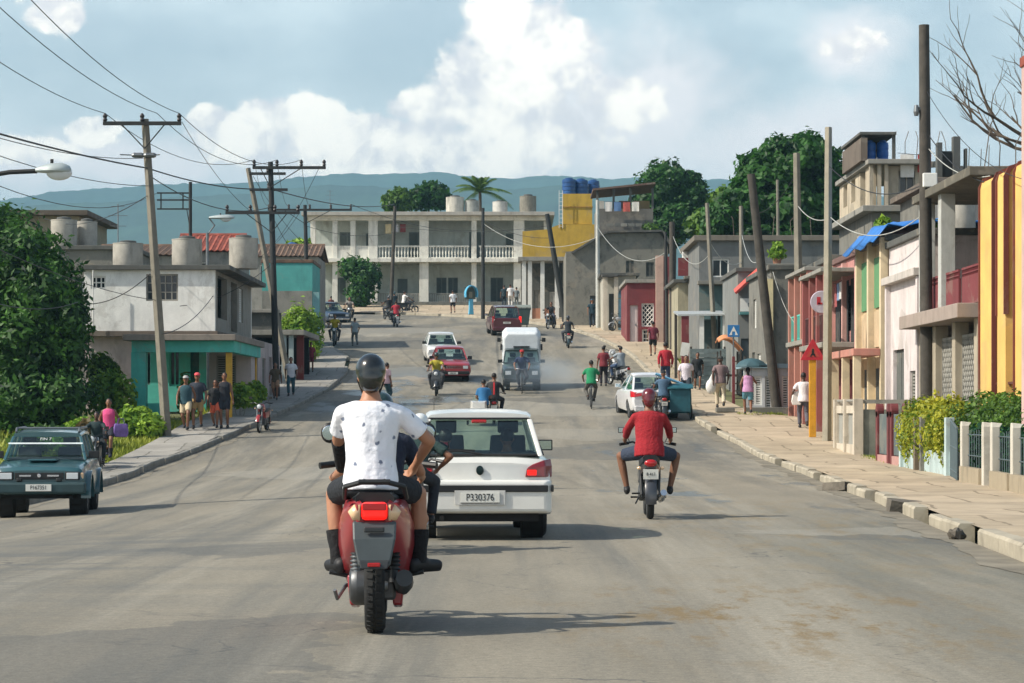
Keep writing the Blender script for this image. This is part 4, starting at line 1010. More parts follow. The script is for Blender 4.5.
for s0, s1 in (((-.70, -1.785, .945), (.70, -1.785, .945)), ((.70, -1.785, .945), (.56, -1.40, 1.345)), ((.56, -1.40, 1.345), (-.56, -1.40, 1.345)), ((-.56, -1.40, 1.345), (-.70, -1.785, .945))): q.tube([s0, s1], .014, 6)
q.build('window_seal', BLACK, pg)
q = MB(); q.tube([(.02, -1.80, .955), (-.2, -1.775, .985), (-.50, -1.775, .975)], .010, 6); q.box((-.27, -1.765, 1.0), (.44, .012, .02), ry=.04); q.build('rear_wiper', BLACK, pg)
MB().box((0, -1.42, 1.315), (.17, .04, .035)).build('high_brake_light', REDLAMP, pg, bevel=.01)
MB().box((0, -1.835, .66), (1.36, .03, .012)).build('tailgate_seam', mat('seam_dark', (40, 42, 42), .8), pg)
M = MB(); M.box((0, -1.70, .26), (1.3, .3, .10)); M.tube([(-.42, -1.4, .24), (-.42, -1.93, .25)], .028, 10); M.build('rear_valance', mat('underbody', (20, 20, 20), .9), pg)
MB().tube([(-.5, .3, 1.40), (-.5, .16, 1.60)], .003, 5).build('aerial', BLACK, pg)
for i, (sx, lab, c, hd) in enumerate(((-.36, 'driver of the white hatchback, seen dark through its rear window', (40, 48, 58), 'hair'), (.36, 'passenger in the white hatchback on the side of its door mirror', (58, 48, 44), 'hair'))):
 person(lab, (pg.location.x + sx, pg.location.y - .25, .0), .03, 1.70, pelvis=(0, .0, .46), lean=-.15, feet=((-.12, .75, .36), (.12, .75, .36)), hands=((-.2, .45, .78), (.2, .45, .78)), knee=((-.2, .3, 1), (.2, .3, 1)), top=c, sleeve='short', bottom=(40, 42, 50), head=hd, vox=.022, elbow=((-1, 0, -1), (1, 0, -1)))
# ------------------------------------------------------------------ green off-roader with roof rack
suv = dict(st=[(-1.82, .74, .42, .98), (-1.75, .79, .38, 1.0), (-1.0, .81, .36, 1.0), (.5, .81, .36, 1.0), (.9, .80, .38, .97), (1.5, .78, .40, .92), (1.78, .76, .42, .88), (1.84, .70, .46, .82)],
           wr=.34, wy=(-1.14, 1.16), track=1.42, ww=.22, cab=((.72, 1.0), (.28, 1.44), (-1.66, 1.45), (-1.78, 1.0)), bw=.74, rw=.63, bpillar=[-.18, -.95], seaty=-.2)
Ys = YG(38, 517); Xs = PX(36, Ys)
Xs = PX(31, Ys)
sv = car('dark teal off-roader with roof rack facing the camera by the kerb', (Xs, Ys + 1.5, gz(Ys, Xs) - .01), PI + .10, suv, (46, 86, 92), name='off_roader', cat='off-roader')
sv.scale = (.92, .92, .92)
q = MB()
for sx in (-1, 1):
 q.tube([(sx * .56, .2, 1.49), (sx * .56, .1, 1.56), (sx * .56, -1.5, 1.57), (sx * .56, -1.6, 1.50)], .022, 8)
for y in (0.0, -.5, -1.0, -1.45): q.tube([(-.56, y, 1.56), (.56, y, 1.56)], .016, 6)
q.build('roof_rack', STEEL, sv, smooth=40)
for sx in (-1, 1):
 b = lamp(sv, 'headlight', (sx * .57, 1.82, .74), (.26, .08, .15), BLACK); MB().box((sx * .57, 1.862, .74), (.20, .012, .11)).build('lens', LENS, b, bevel=.02)
 lamp(sv, 'fog_light', (sx * .34, 1.86, .67), (.10, .05, .07), BLACK); lamp(sv, 'turn_signal', (sx * .73, 1.74, .74), (.06, .16, .11), AMBER)
 M = MB(); M.loft([[(sx * .70, y, z), (sx * .87, y, z), (sx * .87, y, z + .06), (sx * .70, y, z + .06)] for y, z in [(1.16 + .44 * math.cos(a), .34 + .42 * math.sin(a)) for a in [PI * k / 8 for k in range(9)]]]); M.build('wheel_arch', MATS['paint_46_86_92'], sv, smooth=40)
 M = MB(); M.loft([[(sx * .70, y, z), (sx * .87, y, z), (sx * .87, y, z + .06), (sx * .70, y, z + .06)] for y, z in [(-1.14 + .44 * math.cos(a), .34 + .42 * math.sin(a)) for a in [PI * k / 8 for k in range(9)]]]); M.build('wheel_arch', MATS['paint_46_86_92'], sv, smooth=40)
M = MB(); M.box((0, 1.84, .74), (.84, .05, .12)); gr = M.build('grille', BLACK, sv, bevel=.01)
for sx in (-1, 1): MB().box((sx * .24, 1.872, .745), (.20, .01, .028)).build('grille_bar', CHROME, gr)
M = MB(); M.lathe([(.04, 0), (.03, .015)], (0, 1.865, .745), 'y', 14); M.build('badge', CHROME, gr)
M = MB(); M.box((0, 1.90, .53), (1.62, .16, .20)); M.build('bumper', mat('suv_bumper', (36, 62, 66), .6), sv, bevel=.04)
plate_on(sv, 1.99, .54, 'P167351', .44, .12, back=False, size=.10)
MB().plate((-.66, .655, 1.28), (.66, .655, 1.28), (.655, .63, 1.305), (-.655, .63, 1.305), -.004).build('sunstrip', mat('sunstrip_white', (200, 210, 210), .5), sv)
text('FIN 7', .09, mat('sunstrip_letters', (190, 196, 192), .6), sv, (0, .585, 1.37), (rad(46), 0, PI), 'windscreen_lettering')
MB().box((0, .95, 1.005), (.5, .7, .03)).build('bonnet_bulge', MATS['paint_46_86_92'], sv, bevel=.014)
# ------------------------------------------------------------------ white saloon seen from behind
sal = dict(st=[(-2.2, .74, .40, .96), (-2.12, .82, .32, 1.03), (-1.5, .86, .24, 1.03), (-.6, .87, .22, .98), (.8, .87, .22, .96), (1.4, .85, .23, .90), (2.0, .80, .28, .80), (2.25, .66, .34, .70)],
           wr=.32, wy=(-1.35, 1.35), track=1.52, ww=.2, cab=((1.0, .97), (.25, 1.46), (-.75, 1.44), (-1.55, 1.03)), bw=.79, rw=.60, deckw=.74, bpillar=[-.15], tc=.10, seaty=-.1, blackmirror=False)
Y = YG(648, 419); X = PX(650, Y)
ws = car('white saloon stopped by the pavement beside the teal covered tricycle', (X, Y + 2.1, gz(Y + 1.2, X) - .02), .10, sal, (222, 222, 222), name='saloon_car')
for sx in (-1, 1):
 M = MB(); M.loft([[(sx * .40, -2.225, .86), (sx * .76, -2.215, .80), (sx * .87, -2.08, .80), (sx * .87, -1.9, .80), (sx * .4, -2.0, .86)], [(sx * .44, -2.20, .95), (sx * .76, -2.19, .97), (sx * .86, -2.05, 1.0), (sx * .86, -1.85, 1.0), (sx * .44, -2.0, .95)]]); M.build('tail_light', mat('tail_red', (190, 24, 34), .2, coat=.6), ws, bevel=.01)
plate_on(ws, -2.21, .72, 'P202141', .44, .11, size=.10)
M = MB(); M.box((0, -2.18, .42), (1.5, .1, .2)); M.build('bumper', mat('bumper_white', (205, 205, 205), .4), ws, bevel=.04)
ws.rotation_euler.x = rad(3.3)
# ------------------------------------------------------------------ oncoming red saloon, white saloon, box truck, dark red minivan
lad = dict(st=[(-2.0, .70, .38, .86), (-1.9, .78, .32, .90), (-1.2, .80, .24, .92), (.6, .80, .22, .92), (1.3, .79, .24, .88), (1.9, .78, .30, .84), (2.02, .74, .36, .78)],
           wr=.29, wy=(-1.2, 1.25), track=1.36, ww=.17, cab=((.75, .92), (.22, 1.38), (-.85, 1.37), (-1.38, .92)), bw=.73, rw=.60, bpillar=[-.3], seaty=-.15)
def front_dress(T, y, w, zl, zg, lampw=.24, lamph=.15, grc=BLACK, zb=.45, pl='P081234', bumper=CHROME):
 for sx in (-1, 1):
  b = lamp(T, 'headlight', (sx * w, y, zl), (lampw, .08, lamph), CHROME); MB().box((sx * w, y + .042, zl), (lampw * .86, .012, lamph * .82)).build('lens', LENS, b, bevel=.02)
 MB().box((0, y, zg), (2 * w - lampw, .06, lamph * .9)).build('grille', grc, T, bevel=.01)
 MB().box((0, y + .06, zb), (2 * w + .32, .14, .13)).build('bumper', bumper, T, bevel=.03)
 if pl: plate_on(T, y + .14, zb - .02, pl, .42, .10, back=False)
Y = YG(450, 381); X = PX(449, Y)
rc = car('faded red saloon coming down the hill behind a motorbike', (X, Y + 1.3, gz(Y + 1, X)), PI + .09, lad, (158, 50, 58), name='saloon_car'); front_dress(rc, 1.99, .55, .68, .68, bumper=BLACK, grc=CHROME); rc.rotation_euler.x = rad(-5)
Y = YG(438, 364); X = PX(440, Y)
wc = car('white saloon coming down the hill behind the red one', (X, Y + 1.3, gz(Y + 1, X)), PI + .10, lad, (224, 224, 220), name='saloon_car'); front_dress(wc, 1.99, .56, .70, .66, .28, .14, bumper=mat('bumper_white', (205, 205, 205), .4)); wc.rotation_euler.x = rad(-5.5)
tr = dict(st=[(-.5, .74, .5, 1.0), (.4, .80, .42, 1.08), (.9, .80, .42, 1.06), (1.7, .76, .44, 1.02), (1.86, .72, .48, .96)],
          wr=.36, wy=(-1.3, 1.2), track=1.38, ww=.2, cab=((.62, 1.08), (.42, 1.60), (-.30, 1.60), (-.38, 1.08)), bw=.76, rw=.70, bpillar=[], rearglass=False, seaty=.2)
Y = YG(521, 390); X = PX(521.5, Y)
bt = car('small truck with dark green bonnet and tall white box body', (X, Y + 1.2, gz(Y + 1, X)), PI, tr, (28, 48, 48), name='box_truck', cat='truck'); bt.rotation_euler.x = rad(-5.5)
front_dress(bt, 1.84, .54, .80, .80, .26, .18, zb=.52, pl='', bumper=BLACK)
WB = mat('box_white', (206, 212, 214), .5, var=.08, stain=.2)
secs = []
for y, i in ((-2.9, .06), (-2.8, .0), (-.35, .0), (.02, .02), (.14, .09)): secs.append([(-.80 + i, y, .95), (.80 - i, y, .95), (.80 - i, y, 2.18 - i), (.66 - i, y, 2.36 - i), (-.66 + i, y, 2.36 - i), (-.80 + i, y, 2.18 - i)])
bxo = MB().loft(secs).build('box_body', WB, bt, bevel=.05)
MB().box((0, .15, 1.74), (.66, .02, .06)).build('vent_slot', BLACK, bxo)
for sx in (-1, 1):
 MB().box((sx * .92, .02, 2.02), (.15, .06, .17)).build('marker_mirror', BLACK, bt, bevel=.02); MB().tube([(sx * .78, -.05, 2.0), (sx * .92, .0, 2.0)], .015, 6).build('mirror_arm', BLACK, bt)
 MB().box((sx * .83, .05, 1.72), (.08, .06, .26)).build('side_marker', BLACK, bt, bevel=.02)
MB().bb(-.62, .62, -2.8, .8, .42, .58).build('chassis', mat('underbody', (20, 20, 20), .9), bt)
mv = dict(st=[(-2.2, .76, .42, 1.0), (-2.12, .84, .36, 1.04), (-1.2, .87, .26, 1.04), (.8, .87, .24, 1.02), (1.5, .85, .26, .96), (2.0, .80, .3, .84), (2.2, .68, .36, .74)],
          wr=.32, wy=(-1.35, 1.35), track=1.5, ww=.2, cab=((1.25, 1.02), (.45, 1.64), (-1.9, 1.66), (-2.1, 1.04)), bw=.80, rw=.67, deckw=.78, bpillar=[-.1, -1.0], seaty=0)
Y = YG(503, 336); X = PX(503, Y)
mn = car('dark red minivan climbing towards the bend with its tail lamps lit', (X, Y + 2.1, gz(Y + 2, X)), .10, mv, (84, 30, 42), name='minivan'); mn.rotation_euler.x = rad(5)
for sx in (-1, 1):
 MB().box((sx * .77, -2.13, .98), (.14, .1, .36)).build('tail_light', REDLIT if sx > 0 else REDLAMP, mn, bevel=.02)
plate_on(mn, -2.225, .80, 'P174520', .44, .11)
MB().box((0, -2.2, .45), (1.6, .12, .22)).build('bumper', mat('paint_84_30_42', (84, 30, 42)), mn, bevel=.04)
# dark blue car parked off the road by the bend
Y = YG(332, 323); X = PX(330, Y)
dc = car('dark blue parked car by the teal wall, partly hidden', (X - .2, Y + 2, gz(Y) + .02), PI + .4, lad, (36, 56, 78), name='parked_car'); front_dress(dc, 1.99, .55, .68, .68); dc.rotation_euler.x = rad(-5)
def moto_at(label, px, py, rz, h, rlabel, paint, rk=None, mk=None, **k):
 """a motorbike whose nearer wheel stands at a point of the road, and its rider"""
 Y = YG(px, py); X = PX(px, Y)
 oy = Y + .62 * abs(math.cos(rz))
 T = motorbike(label, (X, oy, gz(oy, X) - .01), rz, paint, **(mk or {}))
 sl = (gz(oy + .5) - gz(oy - .5)); T.rotation_euler.x = math.atan(sl) * math.cos(rz)
 if rlabel:
  p, _ = rider(rlabel, T, h, **(rk or {})); p.rotation_euler.x = T.rotation_euler.x
 return T
moto_at('dark scooter coming down the hill in front of the red saloon', 436, 396, PI, 1.7, 'rider in yellow-green shirt coming down the hill before the red saloon', (58, 62, 66), dict(top=(170, 158, 52), sleeve='short', bottom=(60, 62, 66), headc=(40, 60, 56), head='helmet', face=True), dict(scooter=True, plate=None))
# cyclist in front of the truck
def cyc_at(label, px, py, rz, h, rlabel, c, **rk):
 Y = YG(px, py); X = PX(px, Y); oy = Y + .5 * abs(math.cos(rz))
 T = bicycle(label, (X, oy, gz(oy, X)), rz, c); sl = gz(oy + .5) - gz(oy - .5); T.rotation_euler.x = math.atan(sl) * math.cos(rz)
 p, _ = rider(rlabel, T, h, CYCLE, **rk); p.rotation_euler.x = T.rotation_euler.x
cyc_at('bicycle in front of the box truck, in its blue smoke', 522, 394, PI, 1.74, 'cyclist in red cap and dark blue shirt before the box truck', (70, 72, 76), top=(40, 54, 84), sleeve='short', bottom=(50, 52, 60), head='cap', headc=(168, 44, 48), face=True)
cyc_at('bicycle ridden by the person in green', 591.5, 409, .0, 1.72, 'cyclist in bright green shirt pedalling away up the street', (46, 48, 52), top=(28, 128, 84), sleeve='short', bottom=(84, 82, 78), head='hair')
moto_at('motorbike with sidecar ahead of the white hatchback', 494, 425, .0, 1.72, 'rider in black jacket with a red stripe down the back', (40, 42, 46), dict(top=(44, 46, 50), sleeve='long', bottom=(40, 42, 50), head='hair'))
Y = YG(494, 425)
T = thing('sidecar', 'white sidecar showing over the roof of the white hatchback', 'sidecar', (PX(478, Y - 2), Y - .1, gz(Y)), 0)
M = MB(); M.loft([[(-w, y, z0), (w, y, z0), (w * 1.05, y, (z0 + z1) / 2), (w, y, z1), (-w, y, z1), (-w * 1.05, y, (z0 + z1) / 2)] for y, w, z0, z1 in ((.9, .12, .4, .6), (.6, .26, .32, .8), (0, .32, .3, .86), (-.6, .3, .32, .92), (-.8, .22, .4, .86))]); M.build('body', mat('paint_214_214_208', (214, 214, 208)), T, smooth=50)
T.scale = (.85, .85, .85)
MB().plate((-.26, .38, .86), (.26, .38, .86), (.22, .28, 1.12), (-.22, .28, 1.12), .01).build('windshield', GLASS, T)
wheel(T, -.1, .26, .09, x=-.42)
person('passenger in bright blue shirt sitting in the sidecar', (PX(483, Y - 2), Y - .3, gz(Y) + .1), 0, 1.62, pelvis=(0, -.1, .68), lean=.1, feet=((-.1, .5, .45), (.1, .5, .45)), hands=((-.16, .2, .75), (.16, .2, .75)), knee=((0, .3, 1), (0, .3, 1)), top=(44, 104, 150), sleeve='short', bottom=(50, 52, 60))
# red stripe on the black jacket
M = MB(); M.box((0, 0, 0), (.055, .012, .40), rx=-.14); o = M.build('jacket_stripe', cloth((196, 52, 56)), [x for x in COL.objects if x.get('label', '').startswith('rider in black jacket')][0], bevel=.004); o.location = (0, -.385, 1.18)
# right-hand side of the road, up the hill
moto_at('motorbike climbing the hill behind the dark red minivan', 568, 348, .03, 1.7, 'rider in dark shirt climbing the hill past the veranda', (40, 60, 66), dict(top=(44, 50, 56), sleeve='short', bottom=(50, 54, 62), head='helmet', headc=(36, 40, 42)))
moto_at('black motorbike parked by the leaning pole', 551, 329, PI * .9, 1.7, 'person in black sitting on a motorbike by the leaning pole', (36, 42, 50), dict(top=(24, 26, 30), sleeve='short', bottom=(60, 66, 80), head='hair', face=True))
moto_at('white and red scooter parked by the kerb, facing down the street', 610, 372, PI + .2, 1.7, None, (206, 204, 200), None, dict(scooter=True, plate=None, stand_=True))
moto_at('chrome motorbike under the person in the striped shirt', 618, 386, .5, 1.7, 'person in grey striped shirt sitting on a chrome motorbike', (150, 154, 158), dict(top=(150, 160, 168), sleeve='short', bottom=(60, 80, 110), head='hair'))
moto_at('dark motorbike with a white plate beside the teal tricycle', 664, 421, .0, 1.68, 'rider in blue checked shirt and dark cap beside the teal tricycle', (40, 44, 48), dict(top=(70, 96, 120), sleeve='short', bottom=(44, 48, 54), head='cap', headc=(36, 40, 46)), dict(plate='B 052'))
moto_at('small red motorbike parked on the pavement kerb, facing the camera', 261, 433, PI - .1, 1.6, None, (150, 40, 44), None, dict(sc=.92, stand_=True))
moto_at('motorbike of the rider in yellow, by the teal wall', 334, 346, PI, 1.7, 'rider in yellow shirt on a motorbike by the teal wall', (44, 48, 52), dict(top=(170, 150, 24), sleeve='short', bottom=(60, 60, 64), head='hair', face=True))
moto_at('motorbike coming round the bend beside the big bush', 349, 322, PI, 1.7, 'rider in grey shirt coming round the bend by the big bush', (50, 54, 58), dict(top=(130, 126, 120), sleeve='short', bottom=(60, 62, 66), head='hair', face=True))
for px, py, rz, h, l1, l2, paint, top, hd, hc_ in (
  (387, 320, .35, 1.7, 'dark motorbike at the edge of the group below the big house', 'rider in black at the edge of the motorbikes below the big house', (44, 48, 52), (30, 32, 36), 'helmet', (36, 40, 44)),
  (393, 315, .3, 1.72, 'second motorbike in the group below the big house', 'rider in dark teal jacket among the motorbikes below the big house', (40, 44, 50), (30, 50, 58), 'helmet', (30, 60, 66)),
  (395, 327, .2, 1.7, 'pale scooter lowest in the group below the big house', 'rider in red shirt on the lowest scooter below the big house', (150, 150, 148), (164, 40, 56), 'hair', None),
  (407, 314, -1.1, 1.75, 'motorbike turned side-on below the big house', 'rider in white shirt on the motorbike turned side-on', (50, 54, 58), (214, 212, 208), 'hair', None)):
 moto_at(l1, px, py, rz, h, l2, paint, dict(top=top, sleeve='short', bottom=(56, 58, 64), head=hd, headc=hc_))
# scooter standing by the white porch
Y = YG(621, 331, SW)
T = motorbike('bicycle-like moped parked before the pale blue arched door', (PX(621, Y), Y, gz(Y) + SW), 1.9, (170, 172, 174), sc=.85, plate=None, stand_=True)
# parked motorbike and rider behind the off-roader
Y = YG(91, 476); X = PX(90, Y)
T = motorbike('dark motorbike waiting at the kerb behind the teal off-roader', (X, Y + .8, gz(Y + .8, X)), PI, (30, 40, 44), plate=None)
rider('person in dark clothes on the motorbike behind the teal off-roader', T, 1.5, top=(34, 52, 54), sleeve='long', bottom=(30, 36, 40), head='hair', skin='dark', face=True)
# ------------------------------------------------------------------ teal covered tricycle
Y = YG(680, 421); X = PX(680, Y)
T = thing('tricycle_cart', 'teal covered tricycle cart with pale blue canopy by the kerb', 'tricycle', (X, Y + .8, gz(Y + .8, X)), .05); T.scale = (.86, .86, .86)
TE = mat('teal_tarp', (26, 84, 96), .6, var=.2, stain=.2); TB = mat('blue_tarp', (96, 156, 190), .6, var=.12)
secs = [[(-w, y, z0), (w, y, z0), (w * 1.04, y, (z0 + z1) / 2), (w * .98, y, z1), (-w * .98, y, z1), (-w * 1.04, y, (z0 + z1) / 2)] for y, w, z0, z1 in ((-.62, .40, .28, 1.16), (-.5, .44, .24, 1.28), (.3, .44, .24, 1.30), (.45, .40, .3, 1.2))]
MB().loft(secs).build('cargo_box', TE, T, smooth=30, bevel=.03)
M = MB()
for k in range(3): pass
M.loft([[(x, y, z + .03 * math.sin(x * 9 + y * 5)) for x in (-.5, -.25, 0, .25, .5)] + [(x, y, z - .04) for x in (.5, 0, -.5)] for y, z in ((-.7, 1.22), (-.4, 1.36), (.1, 1.40), (.5, 1.30))]); M.build('cargo_cover', TE, T, smooth=40)
M = MB(); M.loft([[(-.75, y, z), (.35, y, z - .42), (.35, y, z - .45), (-.75, y, z - .03)] for y, z in ((.55, 1.78), (1.0, 1.84), (1.5, 1.78))]); M.build('canopy', TB, T, smooth=30)
M = MB()
for x, z in ((-.7, 1.7), (.3, 1.36)):
 for y in (.6, 1.45): M.tube([(x, y, .4), (x, y, z)], .015, 6)
M.tube([(-.7, .6, .4), (.3, .6, .4), (.3, 1.45, .4), (-.7, 1.45, .4)], .02, 6); M.tube([(0, .5, .42), (0, 1.9, .40), (0, 2.1, .9)], .022, 6); M.build('frame', STEEL, T)
for x in (-.48, .48): wheel(T, -.1, .30, .06, x=x, spokes=16)
wheel(T, 2.0, .30, .05, spokes=16)
# exhaust smoke hanging in the road
def smoke(label, px, py, Y, r, d):
 M = MB().ell((0, 0, 0), r, 20, 12); o = M.build('exhaust_smoke', None, smooth=1); X = PX(px, Y); o.location = (X, Y, gz(Y) + r[2] * .8); o['kind'] = 'stuff'; o['label'] = label
 m = bpy.data.materials.new('smoke'); m.use_nodes = True; N = m.node_tree.nodes; L = m.node_tree.links; N.remove(N['Principled BSDF'])
 v = N.new('ShaderNodeVolumePrincipled'); v.inputs['Color'].default_value = (.62, .80, .95, 1)
 tc = N.new('ShaderNodeTexCoord'); n = N.new('ShaderNodeTexNoise'); n.inputs['Scale'].default_value = 1.3; n.inputs['Detail'].default_value = 3; L.new(tc.outputs['Object'], n.inputs['Vector'])
 mp = N.new('ShaderNodeMapping'); mp.inputs['Scale'].default_value = (1 / r[0], 1 / r[1], 1 / r[2]); L.new(tc.outputs['Object'], mp.inputs['Vector'])
 l = N.new('ShaderNodeVectorMath'); l.operation = 'LENGTH'; L.new(mp.outputs[0], l.inputs[0])
 a = N.new('ShaderNodeMapRange'); a.inputs[1].default_value = .95; a.inputs[2].default_value = .2; L.new(l.outputs['Value'], a.inputs[0])
 b = N.new('ShaderNodeMapRange'); b.inputs[1].default_value = .42; b.inputs[2].default_value = .7; b.inputs[3].default_value = .1; b.inputs[4].default_value = d; L.new(n.outputs['Fac'], b.inputs[0])
 mu = N.new('ShaderNodeMath'); mu.operation = 'MULTIPLY'; L.new(a.outputs[0], mu.inputs[0]); L.new(b.outputs[0], mu.inputs[1]); L.new(mu.outputs[0], v.inputs['Density'])
 L.new(v.outputs[0], N['Material Output'].inputs['Volume']); o.data.materials.append(m)
smoke('thin blue exhaust smoke hanging behind the box truck and cyclist', 541, 385, 97, (2.2, 4, .9), .28)
# ------------------------------------------------------------------ people on foot
AW, TO = 0.0, PI
stand('woman in pink vest top and dark shorts carrying a purple bag', 109, 457.5, 397, TO, 'walk', top=(208, 76, 128), sleeve='none', bottom=(32, 36, 48), legs='shorts', head='bun', face=True, female=True, fat=1.08, shoes=(40, 40, 60), hands=((-.26, .05, .86), (.28, .04, .86)), sock=(40, 40, 44))
Y = YG(121, 445, SW + .5)
Y = YG(109, 457.5, SW); T = thing('shopping_bag', 'purple striped shopping bag held by the woman in pink', 'bag', (PX(121, Y), Y - .05, PZ(437, Y)), .3)
M = MB(); M.loft([[(-w, -d, z), (w, -d, z), (w, d, z), (-w, d, z)] for w, d, z in ((.16, .07, .0), (.20, .09, .1), (.19, .09, .26), (.17, .07, .36))]); M.build('bag_body', mat('purple_weave', (112, 88, 150), .8, var=.35, sc=9), T, smooth=40, bevel=.02)
for y in (-.06, .06): MB().tube([(-.1, y, .35), (-.06, y, .5), (.06, y, .5), (.1, y, .35)], .008, 6).build('handle', mat('purple_weave', (112, 88, 150)), T)
stand('man in grey cap, dark teal vest and beige shorts walking', 186, 430, 374, TO, 'walk', top=(44, 76, 86), sleeve='none', bottom=(196, 180, 150), legs='shorts', head='cap', headc=(170, 170, 168), face=True, group='people walking down the pavement', fat=1.06)
stand('man in coral cap and dark striped t-shirt beside the pole', 197.5, 429, 371, TO, 'walk', ph=-1, top=(48, 54, 66), sleeve='short', bottom=(156, 128, 84), legs='shorts', head='cap', headc=(214, 86, 92), face=True, group='people walking down the pavement')
stand('girl in black top and orange shorts next to the taller figure', 215.5, 428, 378.5, TO, 'walk', top=(30, 32, 36), sleeve='short', bottom=(206, 96, 66), legs='shorts', head='long', female=True, face=True, group='people walking down the pavement')
stand('tall woman in black clothes with bare shoulders beside the girl in orange shorts', 224.5, 428, 372.5, TO, top=(34, 36, 44), sleeve='none', bottom=(32, 36, 46), legs='shorts', head='bun', female=True, face=True, group='people walking down the pavement', fat=1.08)
stand('woman in brown dress walking before the dark porch gate', 275.5, 400, 361.5, TO, 'walk', top=(84, 74, 58), sleeve='short', bottom=(150, 118, 92), legs='shorts', head='long', female=True, face=True, group='people walking down the pavement')
stand('man in white top with navy sleeves and teal trousers on the pavement', 291, 396, 356, TO, 'walk', ph=-1, top=(214, 216, 220), sleeve='short', bottom=(44, 82, 92), legs='trousers', head='hair', face=True, group='people walking down the pavement')
stand('person in maroon shirt and dark shorts by the garden bush', 311, 372, 347, TO, top=(120, 44, 58), sleeve='short', bottom=(100, 40, 50), legs='shorts', head='hair', face=True)
stand('person in pale pink shirt standing in the road beyond the black helmet', 387, 404, 362.5, -.9, top=(216, 180, 184), sleeve='short', bottom=(50, 76, 82), head='hair', dz=0)
stand('pedestrian in grey clothes crossing by the kerb of the bend', 355, 346, 317, .3, 'walk', top=(126, 138, 142), sleeve='short', bottom=(96, 104, 104), head='hair', dz=0)
stand('person in brown shirt standing behind the dark blue parked car', 331, 318, 296, .4, top=(110, 62, 56), sleeve='short', bottom=(50, 50, 56), head='hair', dz=0)
stand('pedestrian in white shirt and dark shorts near the blue phone booth', 453, 313.5, 289.5, .2, 'walk', top=(220, 222, 224), sleeve='short', bottom=(30, 32, 40), legs='shorts', head='hair')
for px, py, yt, lab, top, bot in ((504, 307, 285, 'person in dark clothes against the big house wall', (34, 52, 60), (30, 40, 50)), (510.5, 307.5, 284, 'person in white clothes in the middle of the three by the big house wall', (206, 206, 206), (190, 188, 184)), (516.5, 307, 287, 'person in grey leaning near the corner of the big house', (110, 118, 120), (96, 104, 106))):
 stand(lab, px, py, yt, AW, top=top, sleeve='short', bottom=bot, head='hair')
stand('man in white shirt and blue shorts walking towards the camera by the bend', 573, 324, 299, TO, 'walk', top=(224, 226, 228), sleeve='short', bottom=(60, 84, 110), legs='shorts', head='hair', face=True)
stand('man in dark teal shirt standing by the pale pole at the bend', 592, 327.5, 298, AW, 'walk', top=(30, 54, 66), sleeve='short', bottom=(36, 50, 62), legs='trousers', head='cap', headc=(60, 80, 96))
stand('woman in pink standing in the maroon doorway', 634.5, 332, 306, TO, top=(190, 110, 110), sleeve='short', bottom=(150, 70, 70), legs='trousers', head='hair', face=True, female=True)
stand('person in maroon shirt and black shorts with a backpack, seen from behind', 653, 356, 320.5, AW, 'walk', top=(104, 36, 52), sleeve='short', bottom=(28, 32, 36), legs='shorts', head='hair', fat=1.06)
stand('person in bright red shirt walking away behind the white saloon', 665.5, 388, 341, AW, 'walk', top=(166, 34, 48), sleeve='long', bottom=(48, 58, 84), head='hair')
stand('person in white and pink top facing the camera beyond the teal tricycle', 686, 403, 354, TO, 'walk', top=(214, 206, 214), sleeve='short', bottom=(34, 44, 54), legs='shorts', head='hair', face=True)
stand('person in black t-shirt and black shorts by the corrugated fence', 697.5, 390, 351.5, TO, 'walk', top=(26, 30, 34), sleeve='short', bottom=(28, 32, 36), legs='shorts', head='hair', face=True)
stand('man in grey vest and beige trousers carrying a white sack', 720.5, 408, 354.5, AW, 'walk', top=(124, 104, 104), sleeve='short', bottom=(196, 184, 160), head='cap', headc=(60, 62, 60), skin='dark')
Y = YG(720.5, 408, SW); M = MB()
M.ell((0, 0, .26), (.19, .14, .27), 14, 10); M.tube([(0, 0, .48), (.02, 0, .62), (.05, 0, .70)], [.08, .04, .03], 10)
o = link('sack', solid(M, .025, 3), mat('white_plastic', (220, 218, 212), .6, var=.08), None); o.location = (PX(711, Y), Y, PZ(394, Y)); tag(o, 'white sack hanging from the hand of the man in beige trousers', 'sack')
_, inf = stand('woman in lilac top and teal shorts under a dark umbrella', 748, 414.5, 366, AW, 'walk', top=(186, 140, 178), sleeve='none', bottom=(92, 142, 160), legs='shorts', head='long', female=True, fat=1.1, hands=((-.22, .2, .9), (.16, .26, 1.28)), elbow=((-.6, -1, -.4), (.8, -.2, -1)))
Y = YG(748, 414.5, SW); X = PX(752, Y); z0 = gz(Y) + SW
T = thing('umbrella', 'dark teal umbrella held over the woman in lilac', 'umbrella', (X, Y + .2, z0), 0)
M = MB(); pr = [(.56, 1.60), (.54, 1.66), (.42, 1.78), (.24, 1.87), (.03, 1.90)]
n = 16; vs = []
for r, h in pr:
 for j in range(n): vs.append((r * (1 if j % 2 else .955) * math.cos(2 * PI * j / n), r * (1 if j % 2 else .955) * math.sin(2 * PI * j / n), h))
fs = [(i * n + j, i * n + (j + 1) % n, (i + 1) * n + (j + 1) % n, (i + 1) * n + j) for i in range(4) for j in range(n)] + [tuple(4 * n + j for j in range(n))]
M.add(vs, fs); M.build('canopy', mat('umbrella_teal', (54, 84, 92), .7, var=.15), T, smooth=20)
MB().tube([(0, 0, 1.92), (0, 0, 1.2), (-.02, 0, 1.14), (-.05, 0, 1.16)], .009, 6).build('shaft', STEEL, T)
for k in range(8): MB().tube([(0, 0, 1.86), (.53 * math.cos(2 * PI * (k + .5) / 8), .53 * math.sin(2 * PI * (k + .5) / 8), 1.62)], .004, 4).build('rib', STEEL, T)
